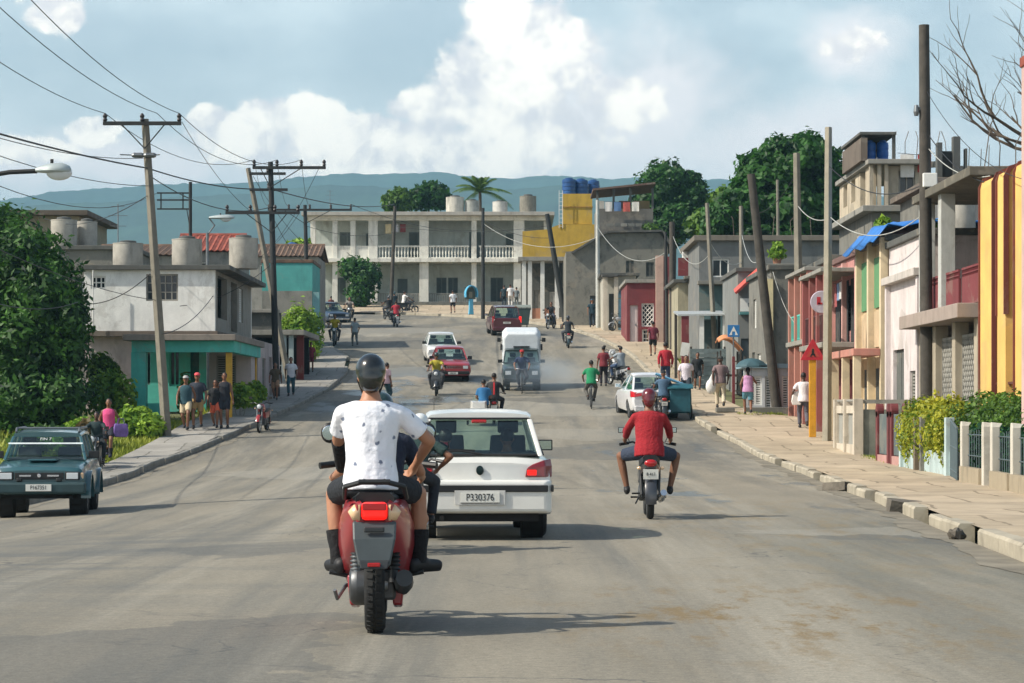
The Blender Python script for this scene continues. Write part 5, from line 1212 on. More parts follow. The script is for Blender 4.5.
stand('man in white shirt and grey trousers beside the yellow sign post', 803.5, 428, 371, AW, 'walk', top=(226, 222, 222), sleeve='short', bottom=(86, 84, 92), head='hair', skin='dark', hands=((-.34, .1, .9), (.25, .1, .9)))
Y = YG(803.5, 428, SW); M = MB(); M.loft([[(-w, -.05, z), (w, -.05, z), (w, .05, z), (-w, .05, z)] for w, z in ((.12, 0), (.16, .12), (.13, .3), (.05, .42))])
o = M.build('carrier_bag', mat('white_plastic', (220, 218, 212), .6), smooth=40, bevel=.02); o.location = (PX(796.5, Y), Y, PZ(405, Y)); tag(o, 'white carrier bag held by the man in the white shirt', 'bag')
stand('person in dark trousers half hidden behind the concrete pole', 820.5, 417, 372, AW, 'walk', top=(88, 84, 60), sleeve='short', bottom=(40, 34, 36), head='hair')
stand('person in red top standing beside the scooter by the kerb', 603.5, 386, 346, AW, top=(120, 44, 52), sleeve='short', bottom=(44, 40, 46), head='hair', dz=0)
# ------------------------------------------------------------------ building helpers (world coordinates)
def pm(c, stain=.5, **k):
 g = .3 * c[0] + .55 * c[1] + .15 * c[2]; c = tuple(int(.93 * (v + (g - v) * .22)) for v in c)
 k.setdefault('var', .12)
 return mat('wall_%d_%d_%d' % c, c, .9, sc=1.5, bump=.15, stain=stain, peel=.55 * stain + .08, **k)
GLZ = mat('window_pane', (34, 44, 48), .12, var=.3, sc=2)
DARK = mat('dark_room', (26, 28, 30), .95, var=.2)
WHITE = mat('white_paint', (214, 214, 208), .6, var=.08, stain=.2)
CEM = pm((124, 122, 112), .85, stretch=.6); CEML = pm((150, 147, 136), .75, stretch=.5); CEMD = pm((92, 93, 88), .7, stretch=.6)
def n_of(u): return (u[1], -u[0])
def obox(M, p, u, a0, a1, d0, d1, z0, z1):
 """box in a wall's own axes: a along it, d inward from its outer face, z up from its foot"""
 n = n_of(u)
 def q(a, d, z): return (p[0] + u[0] * a - n[0] * d, p[1] + u[1] * a - n[1] * d, p[2] + z)
 v = [q(a0, d0, z0), q(a1, d0, z0), q(a1, d1, z0), q(a0, d1, z0), q(a0, d0, z1), q(a1, d0, z1), q(a1, d1, z1), q(a0, d1, z1)]
 return M.add(v, [(0, 3, 2, 1), (4, 5, 6, 7), (0, 1, 5, 4), (1, 2, 6, 5), (2, 3, 7, 6), (3, 0, 4, 7)])
def wall(B, m, p, u, L, H, ops=(), t=.22, name='wall', tops=None):
 A = sorted({0, L, *[o[0] for o in ops], *[o[1] for o in ops]}); Zs = sorted({0, H, *[o[2] for o in ops], *[o[3] for o in ops]})
 A = [a for a in A if 0 <= a <= L]; Zs = [z for z in Zs if 0 <= z <= H]
 def solid_(i, j):
  if i < 0 or j < 0 or i >= len(A) - 1 or j >= len(Zs) - 1: return False
  a = (A[i] + A[i + 1]) / 2; z = (Zs[j] + Zs[j + 1]) / 2
  return not any(o[0] < a < o[1] and o[2] < z < o[3] for o in ops)
 n = n_of(u); M = MB()
 def q(a, d, z): return (p[0] + u[0] * a - n[0] * d, p[1] + u[1] * a - n[1] * d, p[2] + z)
 for i in range(len(A) - 1):
  for j in range(len(Zs) - 1):
   if not solid_(i, j): continue
   a, b, c, d = A[i], A[i + 1], Zs[j], Zs[j + 1]
   M.quad(q(a, 0, c), q(b, 0, c), q(b, 0, d), q(a, 0, d)); M.quad(q(b, t, c), q(a, t, c), q(a, t, d), q(b, t, d))
   if not solid_(i - 1, j): M.quad(q(a, t, c), q(a, 0, c), q(a, 0, d), q(a, t, d))
   if not solid_(i + 1, j): M.quad(q(b, 0, c), q(b, t, c), q(b, t, d), q(b, 0, d))
   if not solid_(i, j - 1): M.quad(q(a, 0, c), q(a, t, c), q(b, t, c), q(b, 0, c))
   if not solid_(i, j + 1): M.quad(q(a, 0, d), q(b, 0, d), q(b, t, d), q(a, t, d))
 return M.build(name, m, B, world=True, recalc=False)
def fill(B, p, u, o, kind='glass', fm=None, pm_=None, nx=2, nz=1):
 a0, a1, z0, z1 = o; fm = fm or WHITE; f = .06
 M = MB()
 if kind == 'door':
  obox(M, p, u, a0, a1, .10, .15, z0, z1)
  for k in range(2):
   for j in range(2):
    w = (a1 - a0) / 2; h = (z1 - z0) / 2
    obox(M, p, u, a0 + k * w + .06, a0 + (k + 1) * w - .06, .085, .105, z0 + j * h + .08, z0 + (j + 1) * h - .08)
  d = M.build('door', fm, B, world=True); M = MB(); obox(M, p, u, a1 - .14, a1 - .09, .03, .09, z0 + (z1 - z0) * .46, z0 + (z1 - z0) * .5); h_ = M.build('handle', STEEL, B, world=True); h_.parent = d
  return d
 obox(M, p, u, a0, a0 + f, .06, .13, z0, z1); obox(M, p, u, a1 - f, a1, .06, .13, z0, z1)
 obox(M, p, u, a0 + f, a1 - f, .06, .13, z0, z0 + f); obox(M, p, u, a0 + f, a1 - f, .06, .13, z1 - f, z1)
 if kind == 'glass':
  for k in range(1, nx): a = a0 + (a1 - a0) * k / nx; obox(M, p, u, a - .02, a + .02, .065, .125, z0 + f, z1 - f)
  for k in range(1, nz): z = z0 + (z1 - z0) * k / nz; obox(M, p, u, a0 + f, a1 - f, .07, .12, z - .02, z + .02)
 elif kind == 'louver':
  for k in range(1, nx): a = a0 + (a1 - a0) * k / nx; obox(M, p, u, a - .04, a + .04, .06, .13, z0 + f, z1 - f)
  n = max(4, int((z1 - z0) / .09))
  for k in range(n): z = z0 + f + (z1 - z0 - 2 * f) * (k + .5) / n; obox(M, p, u, a0 + f, a1 - f, .075, .105, z - .026, z + .026)
 elif kind == 'grille':
  n = max(3, int((a1 - a0) / .13))
  for k in range(n): a = a0 + (a1 - a0) * (k + .5) / n; obox(M, p, u, a - .012, a + .012, .07, .095, z0, z1)
  for z in (z0 + (z1 - z0) * .3, z0 + (z1 - z0) * .66): obox(M, p, u, a0, a1, .065, .10, z - .015, z + .015)
 elif kind == 'lattice':
  n = max(3, int((a1 - a0) / .22)); k2 = max(3, int((z1 - z0) / .22)); nn = n_of(u)
  def P3(a, z): return (p[0] + u[0] * a - nn[0] * .09, p[1] + u[1] * a - nn[1] * .09, p[2] + z)
  da, dz = (a1 - a0) / n, (z1 - z0) / k2
  for i in range(n):
   for j in range(k2):
    x, z = a0 + i * da, z0 + j * dz
    M.tube([P3(x, z), P3(x + da, z + dz)], .022, 4); M.tube([P3(x + da, z), P3(x, z + dz)], .022, 4)
 w = M.build('window' if kind != 'lattice' else 'lattice_screen', fm, B, world=True)
 M = MB(); obox(M, p, u, a0, a1, .12 if kind != 'lattice' else .17, .14 if kind != 'lattice' else .19, z0, z1)
 g = M.build('pane', pm_ or (GLZ if kind == 'glass' else DARK), B, world=True); g.parent = w
 return w
def shell(name, label, x0, x1, y0, y1, z0, z1, m, front=(), street=(), side=None, cat='house', group=None, t=.22, roof=None, over=.15, roofm=None, sidem=None, stm=None, rz=.18):
 """a four-walled house: front looks at the camera (-Y); street looks at the road (-X on the right of it, +X on the left)"""
 B = thing(name, label, cat, ((x0 + x1) / 2, (y0 + y1) / 2, z0), 0, group)
 H = z1 - z0; left = x1 < 0
 wall(B, m, (x0, y0, z0), (1, 0), x1 - x0, H, [o[:4] for o in front], t)
 if left:
  sp = ((x1, y0 + t + .002, z0), (0, 1)); op = ((x0, y1 - t - .002, z0), (0, -1))
 else:
  sp = ((x0, y1 - t - .002, z0), (0, -1)); op = ((x1, y0 + t + .002, z0), (0, 1))
 Ls = y1 - y0 - 2 * t - .004
 wall(B, stm or m, sp[0], sp[1], Ls, H, [o[:4] for o in street], t)
 wall(B, sidem or m, op[0], op[1], Ls, H, (), t)
 wall(B, sidem or m, (x1, y1, z0), (-1, 0), x1 - x0, H, (), t)
 for o in front:
  if len(o) > 4 and o[4]: fill(B, (x0, y0, z0), (1, 0), o[:4], o[4], *(o[5:]))
 for o in street:
  if len(o) > 4 and o[4]: fill(B, sp[0], sp[1], o[:4], o[4], *(o[5:]))
 MB().bb(x0 + t + .01, x1 - t - .01, y0 + t + .01, y1 - t - .01, z1 - .25, z1 - .05).build('ceiling', DARK, B, world=True)
 if roof != 'none':
  MB().bb(x0 - over, x1 + over, y0 - over, y1 + over, z1 + .002, z1 + rz).build('roof', roofm or CEMD, B, world=True, bevel=.02)
 return B
def slab(B, name, m, x0, x1, y0, y1, z0, z1, bevel=.015): return MB().bb(x0, x1, y0, y1, z0, z1).build(name, m, B, world=True, bevel=bevel)
def railing(B, m, p, u, L, z0, h, n=None, bar=.012, name='railing', rail=.025):
 M = MB(); n = n or int(L / .14)
 for k in range(n + 1): a = L * k / n; obox(M, p, u, a - bar, a + bar, -bar, bar, z0, z0 + h)
 obox(M, p, u, 0, L, -rail, rail, z0 + h, z0 + h + 2 * rail); obox(M, p, u, 0, L, -rail * .8, rail * .8, z0 + .06, z0 + .06 + rail)
 return M.build(name, m, B, world=True)
def balustrade(B, m, p, u, L, z0, h, sp=.2):
 M = MB(); n = max(2, int(L / sp)); nn = n_of(u)
 obox(M, p, u, 0, L, -.09, .09, z0 + h - .12, z0 + h); obox(M, p, u, 0, L, -.09, .09, z0, z0 + .08)
 for k in range(n):
  a = L * (k + .5) / n
  M.lathe([(.055, z0 + .08), (.03, z0 + .2), (.065, z0 + h * .45), (.03, z0 + h * .7), (.05, z0 + h - .12)], (p[0] + u[0] * a, p[1] + u[1] * a, p[2]), 'z', 8, cap=False)
 return M.build('balustrade', m, B, world=True, smooth=40)
def gallery(B, y0, y1, zb, zm, zt, mc, mr, n=2, d=1.05):
 xg = Xf - d
 slab(B, 'balcony_slab', CEML, xg - .08, Xf - .002, y0, y1, zm, zm + .16); slab(B, 'canopy', CEML, xg - .1, Xf - .002, y0, y1, zt, zt + .12)
 for k in range(n + 1):
  y = y0 + .14 + (y1 - y0 - .28) * k / n
  for a, b in ((zb - .1, zm - .002), (zm + .162, zt - .002)): MB().bb(xg, xg + .2, y - .1, y + .1, a, b).build('gallery_column', mc, B, world=True, bevel=.01)
 railing(B, mr, (xg + .1, y1 - .26, zm), (0, -1), y1 - y0 - .52, .17, .82, bar=.016)
 for k in range(n):
  ya = y0 + .3 + (y1 - y0 - .28) * k / n; MB().bb(Xf - .03, Xf - .004, ya + .2, ya + (y1 - y0) / n - .5, zm + .17, zm + 2.1).build('balcony_door', pm((54, 56, 58), .2), B, world=True)
def tank(label, x, y, z, r, h, c=(168, 164, 154), group='water tanks on the roofs', ribs=0, dark_lid=True):
 T = thing('water_tank', label, 'water tank', (x, y, z), R.uniform(0, 3), group)
 m = mat('tank_%d_%d_%d' % c, c, .85 if not ribs else .4, var=.18, sc=3, stain=.75 if not ribs else .1, stretch=.3)
 if ribs:
  pr = [(r * .97, 0)]
  for k in range(ribs): a = h * k / ribs; pr += [(r, a + h * .02), (r, a + h * .7 / ribs), (r * .95, a + h * .78 / ribs), (r * .95, a + h * .96 / ribs)]
  pr += [(r * .9, h), (r * .4, h * 1.06)]
 else: pr = [(r * .97, 0), (r, .03), (r, h * .96), (r * 1.02, h * .97), (r * 1.02, h), (r * .9, h)]
 MB().lathe(pr, n=28).build('body', m, T, smooth=30)
 MB().lathe([(r * .55, h * (1.02 if not ribs else 1.05)), (r * .55, h * 1.09), (r * .2, h * 1.12)], n=20).build('lid', m if not dark_lid else mat('tank_lid', (88, 90, 88), .9, stain=.3), T, smooth=30)
 MB().tube([(r * .99, 0, 0), (r * .99 + .04, 0, h * .5), (r * .9, 0, h * 1.03)], .018, 6).build('pipe', STEEL, T)
 return T
# ================================================================== left side
WA = pm((246, 246, 238), .28); PINK = pm((206, 188, 184), .4); TEAL = pm((72, 206, 186), .3); BROWN = pm((112, 98, 84), .5)
x0, x1 = PX(84, 85), PX(215, 85); zb = gz(85) + .0
A = thing('house', 'white two-storey house with teal porch and tanks on its flat roof', 'house', ((x0 + x1) / 2, 90, zb), 0)
zf = PZ(331, 85); zr = PZ(270, 85)
fo = [(PX(88, 85) - x0 + .1, PX(103, 85) - x0 + .1, PZ(289, 85) - zf, PZ(276, 85) - zf, 'glass', None, None, 3, 2), (PX(146, 85) - x0, PX(178, 85) - x0, PZ(301, 85) - zf, PZ(274, 85) - zf, 'glass', CEML, None, 5, 3)]
p = (x0, 85, zf); wall(A, WA, p, (1, 0), x1 - x0, zr - zf, [o[:4] for o in fo])
for o in fo: fill(A, p, (1, 0), o[:4], *o[4:])
# street side: loggia
so_ = [(.5, 3.4, .5, 2.0), (4.6, 6.6, .15, 2.0), (7.2, 8.6, .6, 1.9, 'louver')]
p = (x1, 85.22, zf); wall(A, CEML, p, (0, 1), 11.5, zr - zf, [o[:4] for o in so_]); fill(A, p, (0, 1), so_[2][:4], 'louver')
wall(A, CEMD, (x1 - 1.6, 85.3, zf), (0, 1), 11.2, zr - zf - .05, ()).name = 'loggia_wall'
wall(A, WA, (x0, 96.7, zf), (0, -1), 11.4, zr - zf); wall(A, WA, (x1, 96.94, zf), (-1, 0), x1 - x0, zr - zf)
slab(A, 'roof', CEMD, x0 - .15, x1 + .55, 84.8, 97.2, zr, zr + .17); slab(A, 'floor_slab', BROWN, x0 - .2, x1 + .12, 84.75, 97, zf - .2, zf - .003)
# ground floor
lo = [(PX(90, 85.4) - x0, PX(99, 85.4) - x0, 1.0, 2.1, 'glass'), (PX(100.5, 85.4) - x0, PX(107, 85.4) - x0, 1.0, 2.1, 'glass'), (PX(143, 85) - x0 + .1, PX(149, 85) - x0, .95, 2.1, 'louver'), (PX(168, 85) - x0, PX(179, 85) - x0, .9, 2.15, 'glass', TEAL), (PX(189, 85) - x0, PX(198, 85) - x0, .05, 2.2, 'door', pm((30, 104, 96), .2))]
p = (x0, 85.3, zb); hz_ = zf - .2 - zb
xc = PX(137, 85.3)
wall(A, PINK, p, (1, 0), xc - x0 - .002, hz_, [o[:4] for o in lo[:2]])
for o in lo[:2]: fill(A, p, (1, 0), o[:4], *o[4:])
p2 = (xc, 85.3, zb); sh_ = lambda o: (o[0] - (xc - x0), o[1] - (xc - x0), *o[2:])
xd = PX(206, 85.3)
wall(A, TEAL, p2, (1, 0), xd - xc - .002, hz_, [sh_(o)[:4] for o in lo[2:]])
for o in lo[2:]: fill(A, p2, (1, 0), sh_(o)[:4], *o[4:])
# pink part running along the street
wall(A, PINK, (xd, 86.2, zb), (1, 0), 1.5, hz_ - .02, [(.25, .95, .9, 2.0)]); fill(A, (xd, 86.2, zb), (1, 0), (.25, .95, .9, 2.0), 'louver', CEML)
wall(A, PINK, (xd + 1.5, 86.43, zb), (0, 1), 10.3, hz_ - .02, [(1, 2, .05, 2.1), (3.6, 4.8, .9, 2.0), (6.2, 7.2, .05, 2.1)]);
for o in ((1, 2, .05, 2.1, 'door', CEMD), (3.6, 4.8, .9, 2.0, 'grille', CEML), (6.2, 7.2, .05, 2.1, 'door', BROWN)): fill(A, (xd + 1.5, 86.43, zb), (0, 1), o[:4], *o[4:])
# porch
xp0, xp1 = PX(132, 79.6), -9.15; zp = PZ(341, 80)
slab(A, 'porch_roof', pm((150, 138, 124), .5), xp0 - .25, xp1 + .1, 79.2, 88.5, zp, zp + .2)
M = MB(); M.bb(xp0, xp1, 79.5, 79.75, zp - .38, zp - .002); M.bb(xp1 - .25, xp1, 79.752, 88, zp - .38, zp - .002); M.build('porch_beam', TEAL, A, world=True)
for x, y in ((xp0 + .22, 79.75), (xp1 - .2, 79.9), (xp1 - .2, 87.6)):
 w = .24 if x < -10 else .10
 MB().bb(x - w, x + w, y - w, y + w, gz(80) - .1, zp - .382).build('porch_column', TEAL if x < -10 else mat('yellow_post', (206, 160, 50), .7, stain=.3), A, world=True, bevel=.01)
M = MB(); M.bb(xp0 + .5, PX(165, 80), 79.7, 79.9, gz(80) - .1, gz(80) + .6); M.build('porch_parapet', TEAL, A, world=True)
slab(A, 'porch_floor', CEML, xp0 - .1, xp1 + .05, 79.4, 86.1, gz(80) - .3, gz(80) + .1)
for px, w, yb, yt, lab in ((128, 15, 265, 238, 'stained water tank on the white house, nearest the big pole'), (187, 15, 264, 233, 'round water tank on the white house between the two poles of wires'), (243.5, 14.5, 264, 232, 'grey water tank on the white house at its street corner')):
 Yt = 87.3; tank(lab, PX(px, Yt), Yt, zr + .17, w * Yt / F, (yb - yt) * Yt / F - .05)
# house behind with two tanks
B2 = shell('house', 'grey block house with a stained tank, half hidden by the dark tree', PX(60, 99), PX(130, 99), 99, 106, 2.2, PZ(250, 99), CEM, front=[(1.6, 2.3, 4.0, 4.7, 'glass'), (.9, 1.4, 4, 4.7, 'glass')])
for px, w, lab in ((64, 13, 'larger tank of the pair behind the dark tree'), (83, 10.5, 'smaller tank of the pair behind the dark tree')): tank(lab, PX(px, 101), 101 + (px > 70) * .9, PZ(250, 99) + .18, w * 101 / F, 1.2)
# beige house with overhanging roof
xa, xb = PX(-30, 116), PX(79, 116)
B3 = shell('house', 'beige house with a thin overhanging flat roof above the dark tree', xa, xb, 116, 124, 2.5, PZ(216, 116), pm((150, 140, 112), .5), front=[(3.4, 5.0, 6.0, 7.5, 'glass')], over=.5, rz=.25, roofm=pm((96, 84, 70), .4))
# red tile roof house and brown roofs
def gable(B, m, x0, x1, y0, y1, z0, h, along='x', over=.25):
 M = MB()
 if along == 'x':
  ym = (y0 + y1) / 2
  for a, b in ((y0 - over, ym), (y1 + over, ym)):
   n = int((x1 - x0) / .28)
   for k in range(n):
    xa_, xb_ = x0 + (x1 - x0) * k / n, x0 + (x1 - x0) * (k + 1) / n; xm = (xa_ + xb_) / 2
    M.plate((xa_, a, z0), (xm, a, z0 + .07), (xm, b, z0 + h + .07), (xa_, b, z0 + h), .04); M.plate((xm, a, z0 + .07), (xb_, a, z0), (xb_, b, z0 + h), (xm, b, z0 + h + .07), .04)
  M.tube([(x0, ym, z0 + h + .06), (x1, ym, z0 + h + .06)], .1, 8)
 return M.build('roof', m, B, world=True)
TILE = mat('red_tiles', (140, 70, 54), .85, var=.4, sc=3, stain=.4); TILEB = mat('brown_tiles', (104, 82, 66), .85, var=.4, sc=3, stain=.4)
for (pa, pb, Yd, ye, yr, zb_, tm, lab) in ((176, 236, 118, 252, 232, 3.5, TILE, 'house with a faded red tiled roof behind the white tanks'), (95, 172, 112, 256, 243, 3.2, TILEB, 'low house with a brown tiled roof behind the big pole'), (250, 318, 150, 257, 243, 5, TILEB, 'house with an old brown roof behind the teal wall')):
 xa, xb = PX(pa, Yd), PX(pb, Yd); ze = PZ(ye, Yd)
 B = shell('house', lab, xa, xb, Yd, Yd + 6, zb_, ze, CEML, front=[(.6, 1.5, ze - zb_ - 1.6, ze - zb_ - .5, 'glass')], roof='none'); gable(B, tm, xa - .2, xb + .2, Yd, Yd + 6, ze, PZ(yr, Yd) - ze)
# blue tank far left of the big house
tank('small blue tank among far trees left of the big white house', PX(283, 148), 154, PZ(252, 150), .36, .8, (40, 96, 160), None, 3, False)
B = shell('shed', 'pale rooftop shed under the small blue tank', PX(270, 153), PX(300, 153), 152.6, 156, 6.5, PZ(252, 150) - .2, CEML)
# house with dark porch and gate
zb = gz(104); xg0, xg1 = PX(240, 103), PX(301, 103)
B = thing('house', 'low house with dark porch behind a pale picket gate', 'house', ((xg0 + xg1) / 2, 107, zb), 0)
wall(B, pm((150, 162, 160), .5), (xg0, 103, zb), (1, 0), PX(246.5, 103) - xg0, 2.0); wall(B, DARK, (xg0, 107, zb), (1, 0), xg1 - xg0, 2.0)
wall(B, pm((150, 162, 160), .5), (xg0, 110.5, zb), (0, -1), 7.2, 2.0)
slab(B, 'roof', CEML, xg0 - .1, xg1 + .15, 102.8, 111, zb + 2.0, zb + 2.22); slab(B, 'parapet', CEMD, xg0, PX(281, 103), 103.0, 103.2, zb + 2.222, zb + 2.95)
slab(B, 'ledge', CEML, xg0 - .15, PX(279, 103), 102.8, 103.3, zb + 2.95, zb + 3.1)
for px in (284, 291): MB().bb(PX(px, 103) - .10, PX(px, 103) + .10, 103, 103.2, zb, zb + 1.998).build('porch_column', pm((168, 190, 192), .3), B, world=True)
wall(B, pm((120, 44, 40), .3), (PX(296, 103), 103.3, zb), (1, 0), .3, 1.998)
G_ = thing('picket_gate', 'pale picket gate across the dark porch', 'gate', (PX(262, 102.5), 102.5, zb), 0)
railing(G_, pm((176, 186, 184), .2), (PX(246, 102.5), 102.5, zb), (1, 0), PX(282, 102.5) - PX(246, 102.5), .05, .62, bar=.022, name='pickets')
# teal building by the bend
xa, xb = PX(262, 126), PX(322, 126); zb = gz(126)
B = shell('house', 'house with a plain bright teal upper wall by the bend', xa, xb - .5, 126, 131, zb, PZ(263, 126), pm((72, 178, 170), .35), street=[(1, 2, 1, 2.2, 'louver'), (2.8, 3.6, .1, 2.1, 'door', TEAL)], roofm=TILEB, over=.05)
MB().bb(xa + .01, xb - .51, 125.93, 125.996, zb, PZ(291, 126)).build('lower_render', CEML, B, world=True)
MB().bb(PX(313, 122), PX(319, 122), 122, 122.35, gz(122), PZ(292, 122)).build('gate_pillar', pm((120, 186, 190), .3), B, world=True)
MB().bb(PX(290, 122), PX(313, 122) - .002, 122.05, 122.25, gz(122), PZ(318, 122)).build('garden_wall', CEML, B, world=True)
# ================================================================== the big corner house on the crest
CR = pm((230, 228, 212), .5); CRS = pm((196, 206, 198), .35)
Yc = 189.0; zb = gz(189) + .1; z1 = PZ(258.5, Yc); z2 = PZ(216, Yc)
xs_ = [PX(v, Yc) for v in (313, 335, 353, 373, 424, 474, 519, 524)]
C = thing('corner_house', 'big pale two-storey house with colonnades facing down the street', 'house', (PX(430, Yc), 195, zb), 0)
XL0, XR0 = xs_[0] - .25, PX(548, Yc)
slab(C, 'balcony_floor', CR, XL0 - .25, XR0, Yc - .45, 193, z1 - .3, z1); slab(C, 'roof', pm((176, 172, 160), .5), XL0 - .6, XR0 + .5, Yc - .8, 201, z2, z2 + .28)
slab(C, 'cornice', CR, XL0 - .1, XR0, Yc - .12, Yc + .3, z2 - .34, z2 - .002)
for i, x in enumerate(xs_[:-1]):
 w = .20 if i in (0, 1, 2, 5) else .36
 if i == 6: w = .42
 MB().bb(x - w, x + w, Yc, Yc + .4, z1 + .002, z2 - .342).build('column', CR, C, world=True, bevel=.02)
 MB().bb(x - w, x + w, Yc, Yc + .4, zb - .2, z1 - .302).build('column', CR, C, world=True, bevel=.02)
for a, b in zip(xs_[3:6], xs_[4:7]): balustrade(C, CR, (a + .38, Yc + .15, z1), (1, 0), b - a - .76, .02, 1.0, .24)
for a, b in zip(xs_[:3], xs_[1:4]): MB().bb(a + .21, b - .21, Yc + .08, Yc + .24, z1 + .02, z1 + 1.0).build('parapet', CR, C, world=True)
# inner walls
up = [(2.0, 3.2, .05, 2.3), (4.1, 4.9, .9, 2.2), (7.5, 9.0, .05, 2.3), (12.3, 13.4, .05, 2.3), (15.2, 16.2, .9, 2.2), (16.8, 17.5, .05, 2.3)]
p = (XL0 + .1, 192.2, z1); wall(C, CRS, p, (1, 0), XR0 - XL0 - .2, z2 - z1 - .05, up)
for i, o in enumerate(up): fill(C, p, (1, 0), o, 'louver', pm((126, 140, 138), .2))
dn = [(1.5, 2.5, .2, 2.5), (3.8, 4.8, 1, 2.4), (6.6, 7.4, .2, 2.4), (9.7, 10.5, 1.1, 2.5), (10.62, 11.4, 1.1, 2.5), (14, 15, .2, 2.5), (16.2, 17.2, 1, 2.4)]
p = (XL0 + .1, 192.2, zb - .2); wall(C, CRS, p, (1, 0), XR0 - XL0 - .2, z1 - zb - .12, dn)
for i, o in enumerate(dn): fill(C, p, (1, 0), o, 'louver' if i != 2 else 'door', pm((108, 122, 122), .2))
for xx, uu in ((XL0 + .1, (0, -1)), (XR0 - .1, (0, 1))):
 wall(C, CR, (xx, 200.8 if uu[1] < 0 else 192.43, zb - .2), uu, 8.3, z2 - zb + .15)
wall(C, CR, (XR0 - .1, 201, zb - .2), (-1, 0), XR0 - XL0 - .2, z2 - zb)
wall(C, CR, (XR0 - .1, 189.5, zb - .2), (0, 1), 2.68, z2 - zb - .15)
railing(C, CEML, (xs_[3] + .4, Yc + .3, zb - .1), (1, 0), xs_[5] - xs_[3] - .5, .0, .95, bar=.03, name='porch_railing')
slab(C, 'plinth', CEM, XL0 - .2, XR0, Yc - .35, Yc - .002, zb - .5, zb + .22)
for px, w, yb, yt, lab, cc in ((455, 9, 211, 191.5, 'light round tank at the end of the row on the big house', (188, 184, 172)), (472, 7.5, 211, 195, 'squat grey tank on the big house beside the palm', (150, 152, 146)), (500, 7.5, 210, 195, 'small pale tank on the big house partly behind palm leaves', (186, 184, 176)), (528, 8.3, 209, 188.5, 'tall dark-stained tank with lid at the corner of the big house', (130, 126, 114))):
 Yt = 191.5; tank(lab, PX(px, Yt), Yt, z2 + .28, w * Yt / F, (yb - yt) * Yt / F - .15, cc)
# ================================================================== right side, far end: yellow house, grey house, maroon houses
YEL = pm((206, 162, 36), .35); YELD = pm((176, 130, 30), .4)
Yy = 165.0; zb = gz(165) + .1
xa, xb = PX(521, Yy), PX(563, Yy)
B = thing('yellow_house', 'yellow house with white veranda columns and blue tanks on its tower', 'house', (PX(556, Yy), 168, zb), 0)
zt1 = PZ(257, Yy); zt2 = PZ(228, Yy)
slab(B, 'veranda_roof', CEML, xa - .2, xb + .3, Yy - .3, Yy + 2.6, zt1 - .28, zt1)
for px in (524, 530, 542.5, 557): MB().bb(PX(px, Yy) - .14, PX(px, Yy) + .14, Yy, Yy + .3, zb - .3, zt1 - .282).build('column', WHITE, B, world=True, bevel=.01)
for a, b in ((531.5, 541), (544, 555.5)): MB().bb(PX(a, Yy), PX(b, Yy), Yy + .08, Yy + .2, zb - .2, zb + .75).build('parapet', pm((190, 122, 86), .3), B, world=True)
wall(B, CEMD, (xa, Yy + 2.6, zb - .3), (1, 0), PX(572, Yy) - xa, zt1 - zb + .2, [(.9, 1.5, .4, 2.4), (2.0, 2.8, 1.2, 2.3)])
fill(B, (xa, Yy + 2.6, zb - .3), (1, 0), (.9, 1.5, .4, 2.4), 'door', CEML); fill(B, (xa, Yy + 2.6, zb - .3), (1, 0), (2.0, 2.8, 1.2, 2.3), 'louver')
M = MB(); M.prism([(xa + .1, zt1 + .01), (PX(592, Yy), zt1 + .01), (PX(605, Yy), PZ(232, Yy)), (PX(600, Yy), PZ(224, Yy)), (PX(560, Yy), PZ(224, Yy)), (PX(547, Yy), PZ(229, Yy)), (xa + .1, PZ(231, Yy))], 'y', Yy + .3, Yy + .55); M.build('upper_wall', YEL, B, world=True)
M = MB(); M.bb(PX(563, Yy), PX(592.5, Yy), Yy + .56, Yy + 2.6, PZ(223.5, Yy), PZ(193, Yy)); M.build('tower', YEL, B, world=True)
slab(B, 'tower_band', YELD, PX(562.5, Yy), PX(593, Yy), Yy + .5, Yy + 2.7, PZ(207, Yy), PZ(205.5, Yy))
MB().bb(PX(563, Yy), PX(612, Yy), Yy + .6, Yy + 8, zt1 - 2, PZ(224, Yy)).build('rear_block', CEM, B, world=True)
for px, w, dy, lab in ((569, 7, 1.2, 'dark blue ribbed tank at the ladder side of the yellow tower'), (581, 7, 1.7, 'middle blue ribbed tank on the yellow tower'), (593.5, 6, 2.3, 'blue ribbed tank at the shed side of the yellow tower')):
 tank(lab, PX(px, Yy + dy), Yy + dy + .2, PZ(193, Yy), w * Yy / F, 1.05, (28, 74, 128), 'blue tanks on the yellow tower', 4, False)
M = MB()
for sx in (-.12, .12): M.tube([(PX(561, Yy) + sx, Yy + .25, PZ(228, Yy)), (PX(561, Yy) + sx, Yy + .25, PZ(190, Yy))], .02, 6)
for k in range(9): z = PZ(226, Yy) + k * .28; M.tube([(PX(561, Yy) - .12, Yy + .25, z), (PX(561, Yy) + .12, Yy + .25, z)], .015, 5)
M.build('ladder', WHITE, B, world=True)
